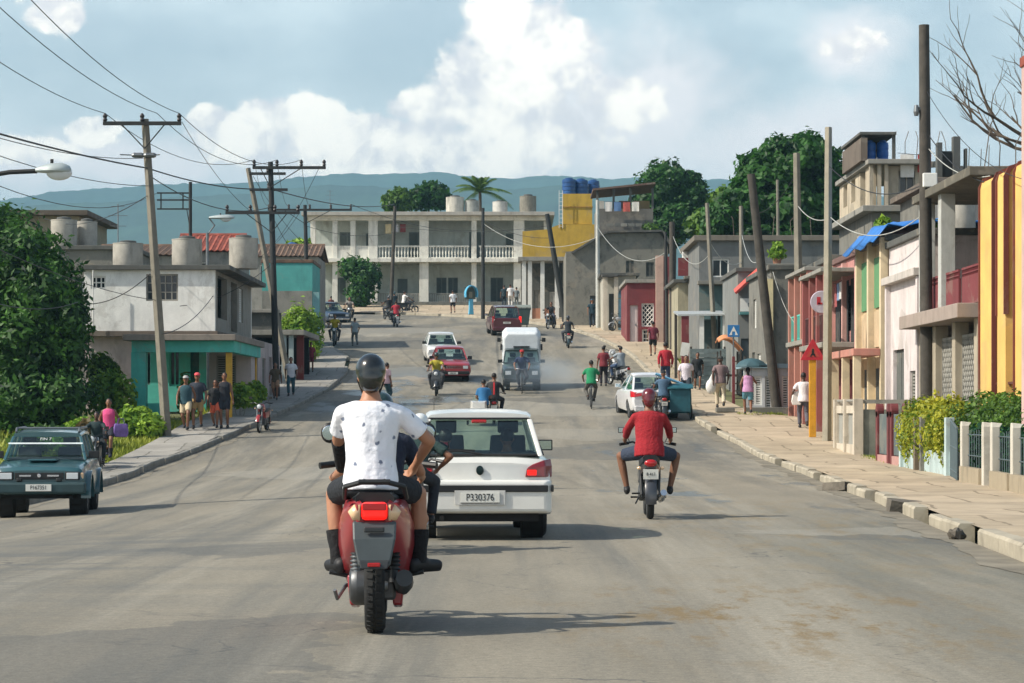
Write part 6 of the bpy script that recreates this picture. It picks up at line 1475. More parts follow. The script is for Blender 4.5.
# grey gabled house with rough upper floor
Yg = 152.0; zb = gz(152)
xa, xb = PX(566, Yg), PX(668, Yg); GREY = pm((130, 126, 114), .9, stretch=.7); DGREY = pm((88, 88, 84), .5)
B = thing('grey_house', 'weathered grey house with a raw block upper floor and lean-to roof', 'house', (PX(617, Yg), 156, zb), 0)
wl = [(PX(590, Yg) - xa, PX(597, Yg) - xa, .1, 2.2), (PX(626, Yg) - xa, PX(634, Yg) - xa, 3.4, 4.4), (PX(646, Yg) - xa, PX(654, Yg) - xa, 3.4, 4.3)]
p = (xa, Yg, zb - .2); wall(B, GREY, p, (1, 0), xb - xa, PZ(252, Yg) - zb + .2, wl); fill(B, p, (1, 0), wl[0], 'door', DGREY)
for o in wl[1:]: fill(B, p, (1, 0), o, 'louver', CEMD)
M = MB(); M.prism([(xa - .2, PZ(252, Yg)), (PX(574, Yg), PZ(251, Yg)), (PX(607, Yg), PZ(233, Yg)), (PX(660, Yg), PZ(233, Yg)), (xb, PZ(247, Yg)), (xb, PZ(252, Yg))], 'y', Yg + .002, Yg + .2); M.build('gable_wall', GREY, B, world=True)
M = MB()
for q0, q1 in (((572, 254), (607, 233)), ((607, 233), (662, 232)), ((662, 232), (672, 250))): M.plate((PX(q0[0], Yg), Yg - .35, PZ(q0[1], Yg)), (PX(q1[0], Yg), Yg - .35, PZ(q1[1], Yg)), (PX(q1[0], Yg), Yg + 8, PZ(q1[1], Yg)), (PX(q0[0], Yg), Yg + 8, PZ(q0[1], Yg)), .12)
M.build('roof', DGREY, B, world=True)
wall(B, GREY, (xa, Yg + 8, zb - .2), (0, -1), 7.8, PZ(252, Yg) - zb + .2)
zq0, zq1 = PZ(226, Yg), PZ(206, Yg)
wall(B, pm((112, 108, 100), .6), (PX(598, Yg), Yg + 2, zq0 - .6), (1, 0), PX(655, Yg) - PX(598, Yg), zq1 - zq0 + .6)
wall(B, CEM, (PX(655, Yg), Yg + 2.22, zq0 - .6), (0, 1), 4.5, zq1 - zq0 + .6)
wall(B, CEM, (PX(598, Yg), Yg + 6.7, zq0 - .6), (0, -1), 4.5, zq1 - zq0 + .6)
for px in (598.5, 615, 632, 654.5): MB().bb(PX(px, Yg) - .07, PX(px, Yg) + .07, Yg + 2.02, Yg + 2.16, zq1, PZ(185, Yg)).build('post', CEMD, B, world=True)
M = MB(); M.plate((PX(594, Yg), Yg + 1.6, PZ(188, Yg)), (PX(657, Yg), Yg + 1.6, PZ(181.5, Yg)), (PX(657, Yg), Yg + 7, PZ(183, Yg)), (PX(594, Yg), Yg + 7, PZ(189, Yg)), .12); M.build('lean_to_roof', pm((112, 84, 70), .4), B, world=True)
for a, b, cc in ((600, 606, (200, 196, 186)), (621, 633, (140, 96, 80)), (636, 652, (150, 122, 70))): MB().bb(PX(a, Yg), PX(b, Yg), Yg + 2.6, Yg + 2.9, zq1 - .2, zq1 + .55).build('stored_board', pm(cc, .3), B, world=True)
# white house with pale blue arched door
Ya = 143.0; zb = gz(143)
xa, xb = PX(603, Ya), PX(636, Ya)
B = shell('house', 'narrow cream house with a pale blue arched door', xa, xb, Ya, Ya + 6, zb, PZ(276, Ya), pm((186, 180, 162), .5), front=[(PX(618, Ya) - xa, PX(629, Ya) - xa, .05, 2.0, 'door', mat('pale_blue_door', (150, 196, 216), .6, stain=.2)), (PX(609, Ya) - xa, PX(614, Ya) - xa, .05, 2.3, 'door', DGREY)], over=.2)
M = MB(); cx = PX(623.5, Ya); M.prism([(cx + .36 * math.cos(a), zb + 2.05 + .55 * math.sin(a)) for a in [PI * k / 12 for k in range(13)]], 'y', Ya - .02, Ya + .05); M.build('fanlight', mat('blue_fanlight', (84, 116, 132), .4), B, world=True)
for px in (605, 615.5): MB().bb(PX(px, Ya) - .12, PX(px, Ya) + .12, Ya - .9, Ya - .66, zb, PZ(277, Ya) - .05).build('porch_column', pm((214, 200, 176), .3), B, world=True)
slab(B, 'porch_roof', DGREY, xa - .1, PX(617, Ya), Ya - 1.1, Ya - .16, PZ(277, Ya) - .045, PZ(275, Ya))
# maroon house
MAR = pm((136, 48, 52), .4); SAL = pm((206, 164, 144), .3)
Ym = 130.0; zb = gz(130)
xa, xb = PX(627, Ym), PX(664, Ym)
B = shell('maroon_house', 'maroon house with white door, lattice window and a peach corner pillar', xa, xb + 1.8, Ym, Ym + 7, zb, PZ(283, Ym), MAR, front=[(PX(630, Ym) - xa, PX(638, Ym) - xa, .05, 2.1, 'door', pm((226, 206, 200), .2)), (PX(641.5, Ym) - xa, PX(654, Ym) - xa, .95, 2.2, 'lattice', WHITE), (PX(642, Ym) - xa, PX(653, Ym) - xa, .1, .8, 'grille', WHITE)], over=.12, roofm=CEML)
MB().bb(PX(655.5, Ym), PX(663, Ym), Ym - .45, Ym - .05, zb - .1, PZ(256, Ym)).build('corner_pillar', SAL, B, world=True)
MB().bb(PX(663, Ym) + .01, PX(674, Ym), Ym - .4, Ym - .1, zb - .1, PZ(257, Ym)).build('side_wall', MAR, B, world=True)
# cream and maroon house with terrace and white air conditioner box
Yn = 119.0; zb = gz(119)
xa, xb = PX(678, Yn), PX(706, Yn)
B = shell('house', 'cream house with maroon terrace parapet, a white column and lattice windows', xa, xb, Yn, Yn + 7, zb, PZ(283, Yn), pm((168, 160, 128), .5), front=[(PX(682, Yn) - xa, PX(688, Yn) - xa, .8, 2.2, 'lattice', CEML), (PX(695, Yn) - xa, PX(701, Yn) - xa, .1, 2.2, 'door', DGREY)], over=.25)
MB().bb(xa, PX(701.5, Yn), Yn - .2, Yn - .02, PZ(276, Yn), PZ(258, Yn)).build('terrace_parapet', MAR, B, world=True)
MB().bb(PX(702, Yn), PX(706.5, Yn), Yn - .3, Yn, PZ(284, Yn) + .2, PZ(253, Yn)).build('terrace_pillar', pm((206, 196, 160), .3), B, world=True)
MB().lathe([(.09, 0), (.09, PZ(279, Yn) - zb)], (PX(691, Yn), Yn - .7, zb), 'z', 14).build('porch_column', WHITE, B, world=True, smooth=40)
slab(B, 'porch_roof', CEMD, PX(683, Yn), PX(701, Yn), Yn - 1.0, Yn - .26, PZ(280, Yn), PZ(277, Yn))
o = MB().box((0, 0, 0), (.72, .5, .46)).build('air_conditioner', WHITE, bevel=.03); o.location = (PX(690.5, Yn), Yn + .6, PZ(283, Yn) + 1.42); tag(o, 'white air conditioner box on the maroon terrace', 'air conditioner')
# ------------------------------------------------ long grey concrete building behind the poles
Yl = 112.0; zb = gz(112)
xa, xb = PX(699, Yl), 18.5
fr = [(PX(712, Yl) - xa, PX(729, Yl) - xa, PZ(277, Yl) - zb, PZ(259, Yl) - zb, 'glass', WHITE, None, 2, 1), (.5, 1.3, .1, 2.2, 'door', CEMD), (1.9, 2.7, 1.0, 2.2, 'louver')]
B = shell('grey_building', 'long grey concrete building with a white framed window behind the poles', xa, xb, Yl, Yl + 9, zb, PZ(241, Yl), pm((118, 120, 118), .55), front=fr, roofm=pm((120, 112, 98), .5), over=.25, rz=.25)
slab(B, 'ledge', CEM, xa - .1, PX(765, Yl), Yl - .7, Yl - .002, PZ(285, Yl), PZ(281.5, Yl))
MB().bb(xa, PX(742, Yl), Yl - .06, Yl - .004, zb, PZ(286, Yl)).build('teal_dado', pm((84, 116, 118), .5), B, world=True)
Yq = 104.5
T = thing('potted_plant', 'bright green bushy potted plant on the high ledge between the poles', 'plant', (PX(777, Yq), Yq, PZ(266, Yq)), 0)
MB().lathe([(.14, 0), (.2, .3), (.22, .32), (.2, .34)], n=16).build('pot', pm((170, 110, 80), .2), T, smooth=40)
PLANT_T = T
B = shell('house', 'small grey house whose ledge carries the green potted plant', PX(769, 104), PX(800, 104), 104, 111, gz(104), PZ(268, 104), CEM, roofm=CEM, over=.2)
# shop with red awning and white sign board
Ys = 96.0; zb = gz(96)
xa, xb = PX(738, Ys), PX(764, Ys)
B = shell('shop', 'narrow grey shop with small red tiled awning and white sign board', xa, xb + 1.2, Ys, Ys + 7, zb, PZ(272, Ys), pm((126, 130, 126), .5), front=[(.12, .48, .05, 2.2, 'door', pm((104, 120, 124), .2)), (.58, .92, .05, 2.2, 'door', pm((70, 86, 92), .2))], over=.1)
M = MB()
for k in range(6): M.plate((PX(735, Ys) + k * .155, Ys - .55 - .0 * k, PZ(295, Ys) + k * .145), (PX(735, Ys) + (k + 1) * .155, Ys - .55, PZ(295, Ys) + (k + 1) * .145), (PX(735, Ys) + (k + 1) * .155, Ys - .02, PZ(291, Ys) + (k + 1) * .145), (PX(735, Ys) + k * .155, Ys - .02, PZ(291, Ys) + k * .145), .09)
M.build('awning', mat('red_awning', (190, 84, 74), .8, var=.2), B, world=True)
sb = MB().bb(PX(740, Ys), PX(762, Ys), Ys - .12, Ys - .06, PZ(311.5, Ys), PZ(298.5, Ys)).build('sign_board', WHITE, B, world=True)
M = MB(); M.tube([(PX(751, Ys) + .13 * math.cos(a), Ys - .13, PZ(305, Ys) + .1 * math.sin(a)) for a in [2 * PI * k / 14 for k in range(15)]], .018, 5); M.tube([(PX(749, Ys), Ys - .13, PZ(308, Ys)), (PX(752, Ys), Ys - .13, PZ(302, Ys))], .03, 6); e_ = M.build('painted_emblem', pm((74, 100, 112), .1), B, world=True); e_.parent = sb
slab(B, 'sign_trim', pm((70, 140, 140), .3), PX(739, Ys), PX(764, Ys), Ys - .2, Ys - .02, PZ(315, Ys), PZ(312, Ys))
# plain concrete wall house
Yw = 86.0; zb = gz(86)
xa = PX(771, Yw); xb = xa + 2.4
B = shell('house', 'house with a tall plain grey side wall and a pale yellow corner pilaster', xa, xb, Yw, Yw + 8, zb, PZ(270, Yw), pm((124, 122, 112), .6), street=[(1, 2, .1, 2.2, 'door', DGREY), (3, 4.2, .9, 2.1, 'louver'), (1.5, 2.6, 3.1, 4.2, 'louver')], over=.12)
MB().bb(xa - .16, xa + .06, Yw - .15, Yw - .004, zb, PZ(279, Yw)).build('corner_pilaster', pm((222, 206, 150), .25), B, world=True)
# low white front with shutters
Yf = 83.2; zb = gz(83); xa, xb = PX(744, Yf), PX(800, Yf)
B = thing('low_house_front', 'low white house front with louvred shutters and a pale blue cornice', 'house', ((xa + xb) / 2, Yf, zb), 0)
p = (xa, Yf, zb); ops = [(.15, .62, .35, 1.35), (.72, 1.18, .1, 1.35), (1.30, 1.75, .3, 1.35)]
wall(B, pm((196, 202, 204), .4), p, (1, 0), xb - xa, 1.62, ops, .2)
for o in ops: fill(B, p, (1, 0), o, 'louver', WHITE)
slab(B, 'cornice', pm((140, 176, 190), .3), xa - .1, xb + .1, Yf - .12, Yf + 2, zb + 1.622, zb + 1.78); slab(B, 'step', CEM, xa, xb, Yf - .5, Yf - .002, zb - .1, zb + .28)
# ================================================================== right side, near row (street fronts look across the road)
Xf = 10.25
def front(xa, xb): return F * Xf / (xb - 512), F * Xf / (xa - 512)   # near and far end of a front seen between two picture columns
# turquoise / salmon shop with round white sign
y0, y1 = 77.2, 83.0; zb = gz(77)
SALM = pm((206, 128, 108), .35)
B = shell('house', 'salmon house with arched doorway and turquoise window bars', Xf, Xf + 6, y0, y1, zb, PZ(262, 78), SALM, street=[(.6, 1.8, .05, 2.3, 'door', pm((48, 44, 46), .1)), (2.6, 4.6, .05, 2.3, 'grille', TEAL), (.8, 2.0, 3.2, 4.4, 'grille', pm((80, 190, 196), .2)), (3, 4.6, 3.2, 4.4, 'grille', pm((80, 190, 196), .2))])
gallery(B, y0 + .2, y1 - .2, zb, zb + 2.7, PZ(262, 78) - .3, SALM, TEAL, 3, .8)
M = MB(); M.tube([(Xf - .08, y0 + 1.2 + .75 * math.cos(a), zb + 2.3 + .55 * math.sin(a)) for a in [PI * k / 12 for k in range(13)]], .1, 8); M.build('arch_trim', SALM, B, world=True)
for y in (y0 + .2, y0 + 2.4): MB().bb(Xf - .14, Xf - .004, y - .13, y + .13, zb, PZ(268, 78)).build('pilaster', pm((226, 216, 208), .2) if y > y0 + 1 else TEAL, B, world=True)
Ysn = 69.2
T = thing('round_sign', 'round white sign with a red mark hanging by the concrete pole', 'sign', (PX(821.5, Ysn), Ysn, PZ(302, Ysn)), 0)
MB().lathe([(.36, -.03), (.38, 0), (.36, .03)], axis='y', n=28).build('sign_disc', mat('sign_white', (176, 166, 178), .6), T, smooth=40)
T.scale = (.85, .85, .85); M = MB(); M.box((-.10, -.035, .04), (.12, .012, .26)); M.box((-.05, -.035, -.05), (.14, .012, .06)); M.build('red_mark', mat('sign_red', (178, 34, 48), .6), T)
MB().tube([(.1, .04, .1), (.3, .1, .12)], .025, 6).build('bracket', STEEL, T)
# pink house
y0, y1 = front(834, 861); zb = gz(y0)
PK = pm((206, 132, 124), .35); zt = PZ(256, 72)
B = shell('pink_house', 'pink house with dark red doors, balcony beam and open upper storey', Xf, Xf + 7, y0, y1, zb, zt, PK, street=[(.5, 1.8, .05, 2.5, 'door', pm((110, 34, 40), .15)), (2.8, 4.1, .05, 2.5, 'door', pm((110, 34, 40), .15)), (.5, 1.9, 3.3, 4.7, 'louver', pm((60, 40, 40), .1)), (2.6, 4.0, 3.3, 4.7, 'louver', pm((60, 40, 40), .1))], over=.1, roofm=pm((120, 84, 76), .4))
gallery(B, y0 + .3, y1 - .2, zb, zb + 2.75, zt - .5, pm((168, 82, 76), .4), pm((96, 46, 46), .2), 3)
for y in (y0 + .15, (y0 + y1) / 2, y1 - .2): MB().bb(Xf - .16, Xf - .004, y - .12, y + .12, zb, zt - .1).build('pilaster', pm((228, 168, 156), .25), B, world=True)
# green and beige house with pilasters
y0, y1 = front(862, 888); zb = gz(y0); BEI = pm((208, 180, 134), .3); GRN = pm((84, 152, 96), .3); zt = PZ(246, 68)
B = shell('house', 'beige house with bright green upper panels and blue tarpaulin above', Xf, Xf + 7, y0, y1, zb, zt, BEI, street=[(.9, 1.9, .05, 2.4, 'door', CEMD), (2.9, 3.9, .9, 2.3, 'grille', CEML)], over=.1, stm=BEI)
for k in range(2):
 ya = y0 + .35 + k * (y1 - y0) / 2; yb_ = ya + (y1 - y0) / 2 - .6
 MB().bb(Xf - .05, Xf - .004, ya, yb_, zt - 1.75, zt - .35).build('green_panel', GRN, B, world=True)
 MB().bb(Xf - .05, Xf - .004, ya, yb_, zb + 2.9, zt - 1.85).build('beige_panel', BEI, B, world=True)
for y in (y0 + .12, (y0 + y1) / 2, y1 - .12): MB().bb(Xf - .2, Xf - .004, y - .14, y + .14, zb, zt + .1).build('pilaster', pm((226, 204, 160), .25), B, world=True)
slab(B, 'balcony_slab', SALM, Xf - .95, Xf - .21, y0, y1, zb + 2.62, zb + 2.82)
for y in (y0 + .2, (y0 + y1) / 2, y1 - .2): MB().bb(Xf - .92, Xf - .72, y - .1, y + .1, zb - .1, zb + 2.618).build('porch_column', pm((226, 204, 160), .25), B, world=True)
for y in (y0 + .9, y0 + 3.1): MB().bb(Xf - .03, Xf - .004, y, y + 1.1, zb + .1, zb + 2.3).build('door_panel', pm((60, 66, 66), .3), B, world=True)
# blue tarpaulin
y0t, y1t = 66, 71
M = MB()
secs = []
for k in range(11):
 y = y0t - .6 + (y1t - y0t + 1) * k / 10
 secs.append([(Xf - .5 + 4.2 * j / 10, y, zt + .28 + .42 * math.sin(PI * j / 10) ** .6 * (0.5 + .5 * math.sin(PI * k / 10)) + .07 * math.sin(j * 2.1 + k * 1.3) + (-.35 if j == 0 else 0)) for j in range(11)])
M.loft(secs, cap=False, closed=False)
o = M.build('tarpaulin', mat('blue_tarpaulin', (44, 112, 186), .5, var=.25, sc=2), smooth=1, recalc=False); sm_ = o.modifiers.new('t', 'SOLIDIFY'); sm_.thickness = .03; tag(o, 'rumpled blue tarpaulin spread over the roof of the green and beige house', 'tarpaulin')
# white house
y0, y1 = front(889, 922); zb = gz(y0); WP = pm((222, 208, 204), .45)
zt = PZ(245, 64)
B = shell('white_house', 'white house front with a grey door in place of a door-shaped shadow, and worn cornice', Xf, Xf + 8, y0, y1, zb, zt, WP, street=[(.5, 2.3, .05, 2.9, 'door', pm((96, 100, 94), .4)), (3.2, 4.2, .9, 2.3, 'louver', CEML)], over=.1)  # the grey door is put where a door-shaped shadow lies on the wall
slab(B, 'cornice', pm((200, 190, 180), .5), Xf - .22, Xf - .004, y0, y1, zt - 1.0, zt - .8)
for y in (y0 + .15, y1 - .15): MB().bb(Xf - .12, Xf - .004, y - .12, y + .12, zb, zt - 1.02).build('pilaster', WP, B, world=True)
# grey house with terrace and porch
y1 = y0 - .15; y0 = 52.7; zb = gz(55); zs = PZ(326, 58); zr = PZ(193, 57); BEP = pm((178, 164, 138), .35)
B = thing('terrace_house', 'grey two-storey house with open upper terrace, maroon railing and lattice porch', 'house', (Xf + 3, 56, zb), 0)
xi = Xf + 1.5
slab(B, 'floor_slab', pm((170, 150, 136), .4), Xf - .55, Xf + 7, y0, y1 + .3, zs, zs + .32); slab(B, 'roof', pm((104, 98, 84), .7), Xf - .28, Xf + 7, y0, y1, zr, zr + .2)
p = (xi, y1, zs + .32); wall(B, CEMD, p, (0, -1), y1 - y0, zr - zs - .33, [(1, 2, .05, 2.0), (3.5, 5, .8, 1.9)]); fill(B, p, (0, -1), (1, 2, .05, 2.0), 'door', BROWN); fill(B, p, (0, -1), (3.5, 5, .8, 1.9), 'louver', CEML)
p = (xi, y1, zb - .2); wall(B, CEML, p, (0, -1), y1 - y0, zs - zb + .19, [(1, 2, .25, 2.3), (3.2, 4.6, 1, 2.2)]); fill(B, p, (0, -1), (1, 2, .25, 2.3), 'door', CEMD); fill(B, p, (0, -1), (3.2, 4.6, 1, 2.2), 'louver', CEML)
for yy, uu in ((y0, (1, 0)), (y1, (-1, 0))):
 xx = xi + .23 if uu[0] > 0 else Xf + 7
 wall(B, CEM, (xx, yy, zb - .2), uu, 5.2, zr - zb + .18)
wall(B, CEM, (Xf + 7, y0 + .25, zb - .2), (0, 1), y1 - y0 - .5, zr - zb + .18)
for y, w, m_ in ((y0 + .25, .2, BEP), (55.6, .20, BEP), (58.2, .22, BEP), (y1 - .25, .2, BEP)):
 MB().bb(Xf - .1, Xf + .22, y - w, y + w, zb - .2, zs - .002).build('porch_column', m_, B, world=True, bevel=.01)
for y in (57.3, y1 - .3): MB().bb(Xf - .12, Xf + .22, y - .2, y + .2, zs + .322, zr - .002).build('terrace_column', pm((190, 192, 186), .4), B, world=True, bevel=.01)
for a, b in ((y0 + .45, 55.4), (55.8, 58.0), (58.4, y1 - .45)):
 fill(B, (Xf, b, zb - .2), (0, -1), (0, b - a, .9, zs - zb - .1), 'lattice', CEML, DARK)
 MB().bb(Xf, Xf + .18, a, b, zb - .2, zb + .695).build('porch_parapet', CEML, B, world=True)
for a, b in ((y0 + .1, 55), (55.4, 57), (57.4, y1 - .5)):
 MB().bb(Xf - .02, Xf + .04, a, b, zs + .36, zs + 1.0).build('railing_panel', MAR, B, world=True); railing(B, MAR, (Xf, b, zs), (0, -1), b - a, 1.0, .16)
# washing and plants on the terrace
for i, (y, c, lab) in enumerate(((54.0, (150, 120, 88), 'ochre cloth hanging in the dark terrace of the grey house'), (54.5, (92, 74, 58), 'brown cloth hanging beside the ochre one on the terrace'))):
 M = MB(); M.loft([[(Xf + .6 + .05 * math.sin(k * 2.2), y + (k - 3) * .09, zs + z) for k in range(7)] + [(Xf + .63 + .05 * math.sin(k * 2.2), y + (k - 3) * .09, zs + z) for k in range(6, -1, -1)] for z in (.95 + .25 * i, 1.5, 2.1)])
 o = M.build('hanging_cloth', cloth(c)); tag(o, lab, 'cloth')
# yellow house with maroon trims
YO = pm((244, 190, 84), .2); MT = pm((132, 58, 44), .2); YO_SHADE = pm((170, 116, 26), .25); PNK = pm((196, 120, 104), .3)
y1 = 52.4; y0 = 44.5; zb = gz(50); zt = PZ(180, 52.2)
B = thing('yellow_house', 'yellow house front with maroon edged pilasters and a recess darkened to ochre for shade', 'house', (Xf + 3, 48, zb), 0)
wall(B, PNK, (Xf + .9, y1, zb - .2), (0, -1), y1 - y0, zt - zb + .1, [(1.2, 2.4, 3.6, 4.6)]); fill(B, (Xf + .9, y1, zb - .2), (0, -1), (1.2, 2.4, 3.6, 4.6), 'louver', MAR)
for yy, uu in ((y0, (1, 0)), (y1, (-1, 0))):
 wall(B, YO, (Xf + 1.13 if uu[0] > 0 else Xf + 7, yy, zb - .2), uu, 5.86, zt - zb + .1)
wall(B, YO, (Xf + 7, y0 + .24, zb - .2), (0, 1), y1 - y0 - .48, zt - zb + .1)
slab(B, 'roof', MT, Xf + .3, Xf + 7.1, y0 - .1, y1 + .1, zt, zt + .2)
ypos = [(y1 - .8, .72), (y1 - 2.35, .42), (y1 - 4.2, .5), (y1 - 6.2, .6)]
for i, (y, wd) in enumerate(ypos):
 q = MB(); q.prism([(Xf - .12, zb - .2), (Xf + .9, zb - .2), (Xf + .9, zt - .01), (Xf + .02, zt - .01), (Xf - .09, zt - .06), (Xf - .12, zt - .2)], 'y', y - wd, y + wd); q.build('pilaster', YO, B, world=True)
 for s in (-1, 1):
  q = MB(); q.prism([(Xf - .16, zb - .2 if i != 1 else zt - 3.0), (Xf - .06, zb - .2 if i != 1 else zt - 3.0), (Xf - .06, zt - .2), (Xf + .0, zt - .02), (Xf + .12, zt + .02), (Xf + .12, zt + .1), (Xf - .06, zt + .04), (Xf - .16, zt - .16)], 'y', y + s * wd - .028, y + s * wd + .028); q.build('maroon_edge', MT, B, world=True)
for a, b in [(p_[0] + p_[1] - .2, q_[0] - q_[1] + .2) for p_, q_ in zip(ypos[1:], ypos)]:
 q = MB(); q.bb(Xf + .5, Xf + .7, a + .25, b - .25, zb - .2, zt - 1.8); q.build('shaded_ochre_panel', YO_SHADE, B, world=True)  # recess shade put into the colour: a darker copy of the yellow
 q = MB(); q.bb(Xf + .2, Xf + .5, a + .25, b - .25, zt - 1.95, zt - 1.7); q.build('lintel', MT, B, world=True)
railing(B, mat('iron_paint', (92, 52, 34), .6), (Xf - .05, y1 - 1.5, zb), (0, -1), 5.5, 1.9, .05, n=8)
M = MB()
for k in range(9): M.tube([(Xf + .1, y1 - 1.4 - k * .22, zb), (Xf + .1, y1 - 1.4 - k * .22, zb + 1.9)], .014, 6)
M.build('porch_bars', mat('iron_paint', (92, 52, 34), .6), B, world=True)
tank('bright blue barrel tank on the yellow house roof at the frame edge', Xf + 1.2, 50.2, zt + .2, .33, .95, (30, 104, 196), None, 3, False)
# pink side pillar of the next building, nearest on the right
B = shell('pink_building', 'tall pink building just past the yellow house, only its edge in view', 8.85, 14, 41.2, 42.0, gz(42) - .1, PZ(68, 42), pm((214, 170, 160), .25), over=.03, roofm=TILE)
# house behind on the slope with blue tanks under a rooftop frame
Yh = 80.0; zb = gz(80)
xa, xb = PX(872, Yh), PX(984, Yh); zt = PZ(164, Yh); zm = PZ(212, Yh)
CRM = pm((186, 172, 146), .85)
B = thing('hillside_house', 'tall weathered house behind the row, with columned floor and rooftop frame', 'house', ((xa + xb) / 2, 84, zb), 0)
wall(B, CEM, (xa, Yh, zb), (1, 0), xb - xa, zm - zb, [(1, 2, 5.0, 6.0), (2.4, 3.2, 4.8, 6.2)])
fill(B, (xa, Yh, zb), (1, 0), (1, 2, 5.0, 6.0), 'louver', CEML); fill(B, (xa, Yh, zb), (1, 0), (2.4, 3.2, 4.8, 6.2), 'grille', CEML)
wall(B, CEM, (xa, Yh + 8, zb), (0, -1), 7.75, zm - zb)
slab(B, 'floor_slab', CEML, xa - .35, PX(930, Yh), Yh - .3, Yh + 8, zm, zm + .2)
wall(B, CRM, (PX(890, Yh), Yh + .4, zm + .2), (1, 0), PX(925, Yh) - PX(890, Yh), zt - zm - .22, [(.35, .9, .4, 1.2)]); fill(B, (PX(890, Yh), Yh + .4, zm + .2), (1, 0), (.35, .9, .4, 1.2), 'glass', CEML)
wall(B, pm((196, 180, 150), .9), (xa, Yh + 7.9, zm + .2), (0, -1), 7.4, zt - zm - .22, [(1, 2, .5, 1.3), (3, 4, .5, 1.3), (5.2, 6.4, .1, 1.4)])
for px in (872, 880, 887): MB().bb(PX(px, Yh) - .06, PX(px, Yh) + .06, Yh + .1, Yh + .3, zm + .202, zt - .002).build('column', CRM, B, world=True)
slab(B, 'roof', CEML, xa - .15, PX(927, Yh), Yh - .1, Yh + 8, zt, zt + .16)
# rooftop room frame
zq = zt + .16; za = PZ(133, Yh)
wall(B, BROWN, (PX(863, Yh), Yh + 5, zq), (0, -1), 4.5, za - zq - .1); MB().bb(PX(874, Yh), PX(898, Yh), Yh + 3.0, Yh + 3.15, PZ(143, Yh), za).build('rooftop_board', CEMD, B, world=True)
MB().bb(PX(864, Yh), PX(899, Yh), Yh + 4.9, Yh + 5.1, zq, za - .1).build('rooftop_wall', CEMD, B, world=True)
for px in (866, 897): MB().bb(PX(px, Yh) - .05, PX(px, Yh) + .05, Yh + .6, Yh + .75, zq, za).build('rooftop_post', CEMD, B, world=True)
slab(B, 'rooftop_roof', CEMD, PX(862, Yh), PX(899, Yh), Yh + .5, Yh + 5.2, za, za + .1)
for px, lab in ((877, 'blue barrel tank at the outer side of the rooftop frame'), (890, 'blue barrel tank at the inner side of the rooftop frame')): tank(lab, PX(px, Yh), Yh + 1.6, zq, .2, .72, (34, 96, 176), 'blue barrels under the rooftop frame', 3, False)
# unfinished grey block right of the tall pole
xa2, xb2 = PX(938, 70), PX(1012, 70)
B = thing('unfinished_house', 'unfinished grey house with bare columns and pale upper wall above the terrace', 'house', ((xa2 + xb2) / 2, 73, zb), 0)
zz = PZ(184, 70); wall(B, CEM, (xa2, 70, gz(70)), (1, 0), 6, zz - gz(70), ()); slab(B, 'roof', BROWN, xa2 - .3, xa2 + 6, 69.8, 77, zz, zz + .18); wall(B, CEM, (xa2, 76.8, gz(70)), (0, -1), 6.5, zz - gz(70))
wall(B, pm((204, 198, 186), .5), (PX(962, 70), 70.6, zz + .18), (1, 0), 4, PZ(163, 70) - zz - .2, [(.4, 1.0, .2, .55)])
for a, b, yt in ((938, 943, 142), (954, 961, 136), (966, 968, 148)): MB().bb(PX(a, 70), PX(b, 70), 70.1, 70.4, zz + .182, PZ(yt, 70)).build('bare_column', CEMD, B, world=True)
MB().bb(PX(943, 70), PX(954, 70), 70.3, 70.5, zz + .182, PZ(150, 70)).build('block_infill', pm((70, 70, 64), .5), B, world=True)
for px, t in ((972, 18), (984, 16), (992, 20)): MB().tube([(PX(px, 70), 70.5, PZ(163, 70) - .05), (PX(px, 70) + .02, 70.5, PZ(163 - t, 70))], .012, 5).build('reinforcing_rod', BROWN, B, world=True)
# ------------------------------------------------------------------ rooftop clutter on the right
rc_ = random.Random(21)
for (x, y, z, lab) in ((Xf + 2.0, 74.2, PZ(256, 72) + .2, 'small grey tank on the pink house roof'), (Xf + 1.6, 80.5, PZ(262, 78) + .2, 'small grey tank on the salmon house roof'), (Xf + 1.5, 63.2, PZ(245, 64) + .2, 'small grey tank on the white house roof')):
 tank(lab, x, y, z, .36, .8)
def rods(label, x, y, z, n, h, dx=.35):
 T = thing('reinforcing_rods', label, 'metal rods', (x, y, z), 0)
 for k in range(n):
  M = MB(); M.tube([(k * dx, .1 * (k % 2), 0), (k * dx + rc_.uniform(-.1, .1), .1 * (k % 2), h * rc_.uniform(.6, 1)), (k * dx + rc_.uniform(-.2, .2), .1, h * 1.05)], .012, 4); M.build('rod', BROWN, T)
rods('bent rods rising from the roof of the hillside house', PX(900, 80), 81, PZ(164, 80) + .16, 6, 1.0)
rods('bent rods rising from the roof slab of the terrace house', Xf + .3, 54, PZ(193, 57) + .3, 7, .8)
rods('thin rods rising from the long grey building', PX(735, 112), 112.5, PZ(241, 112) + .25, 5, .9, .9)
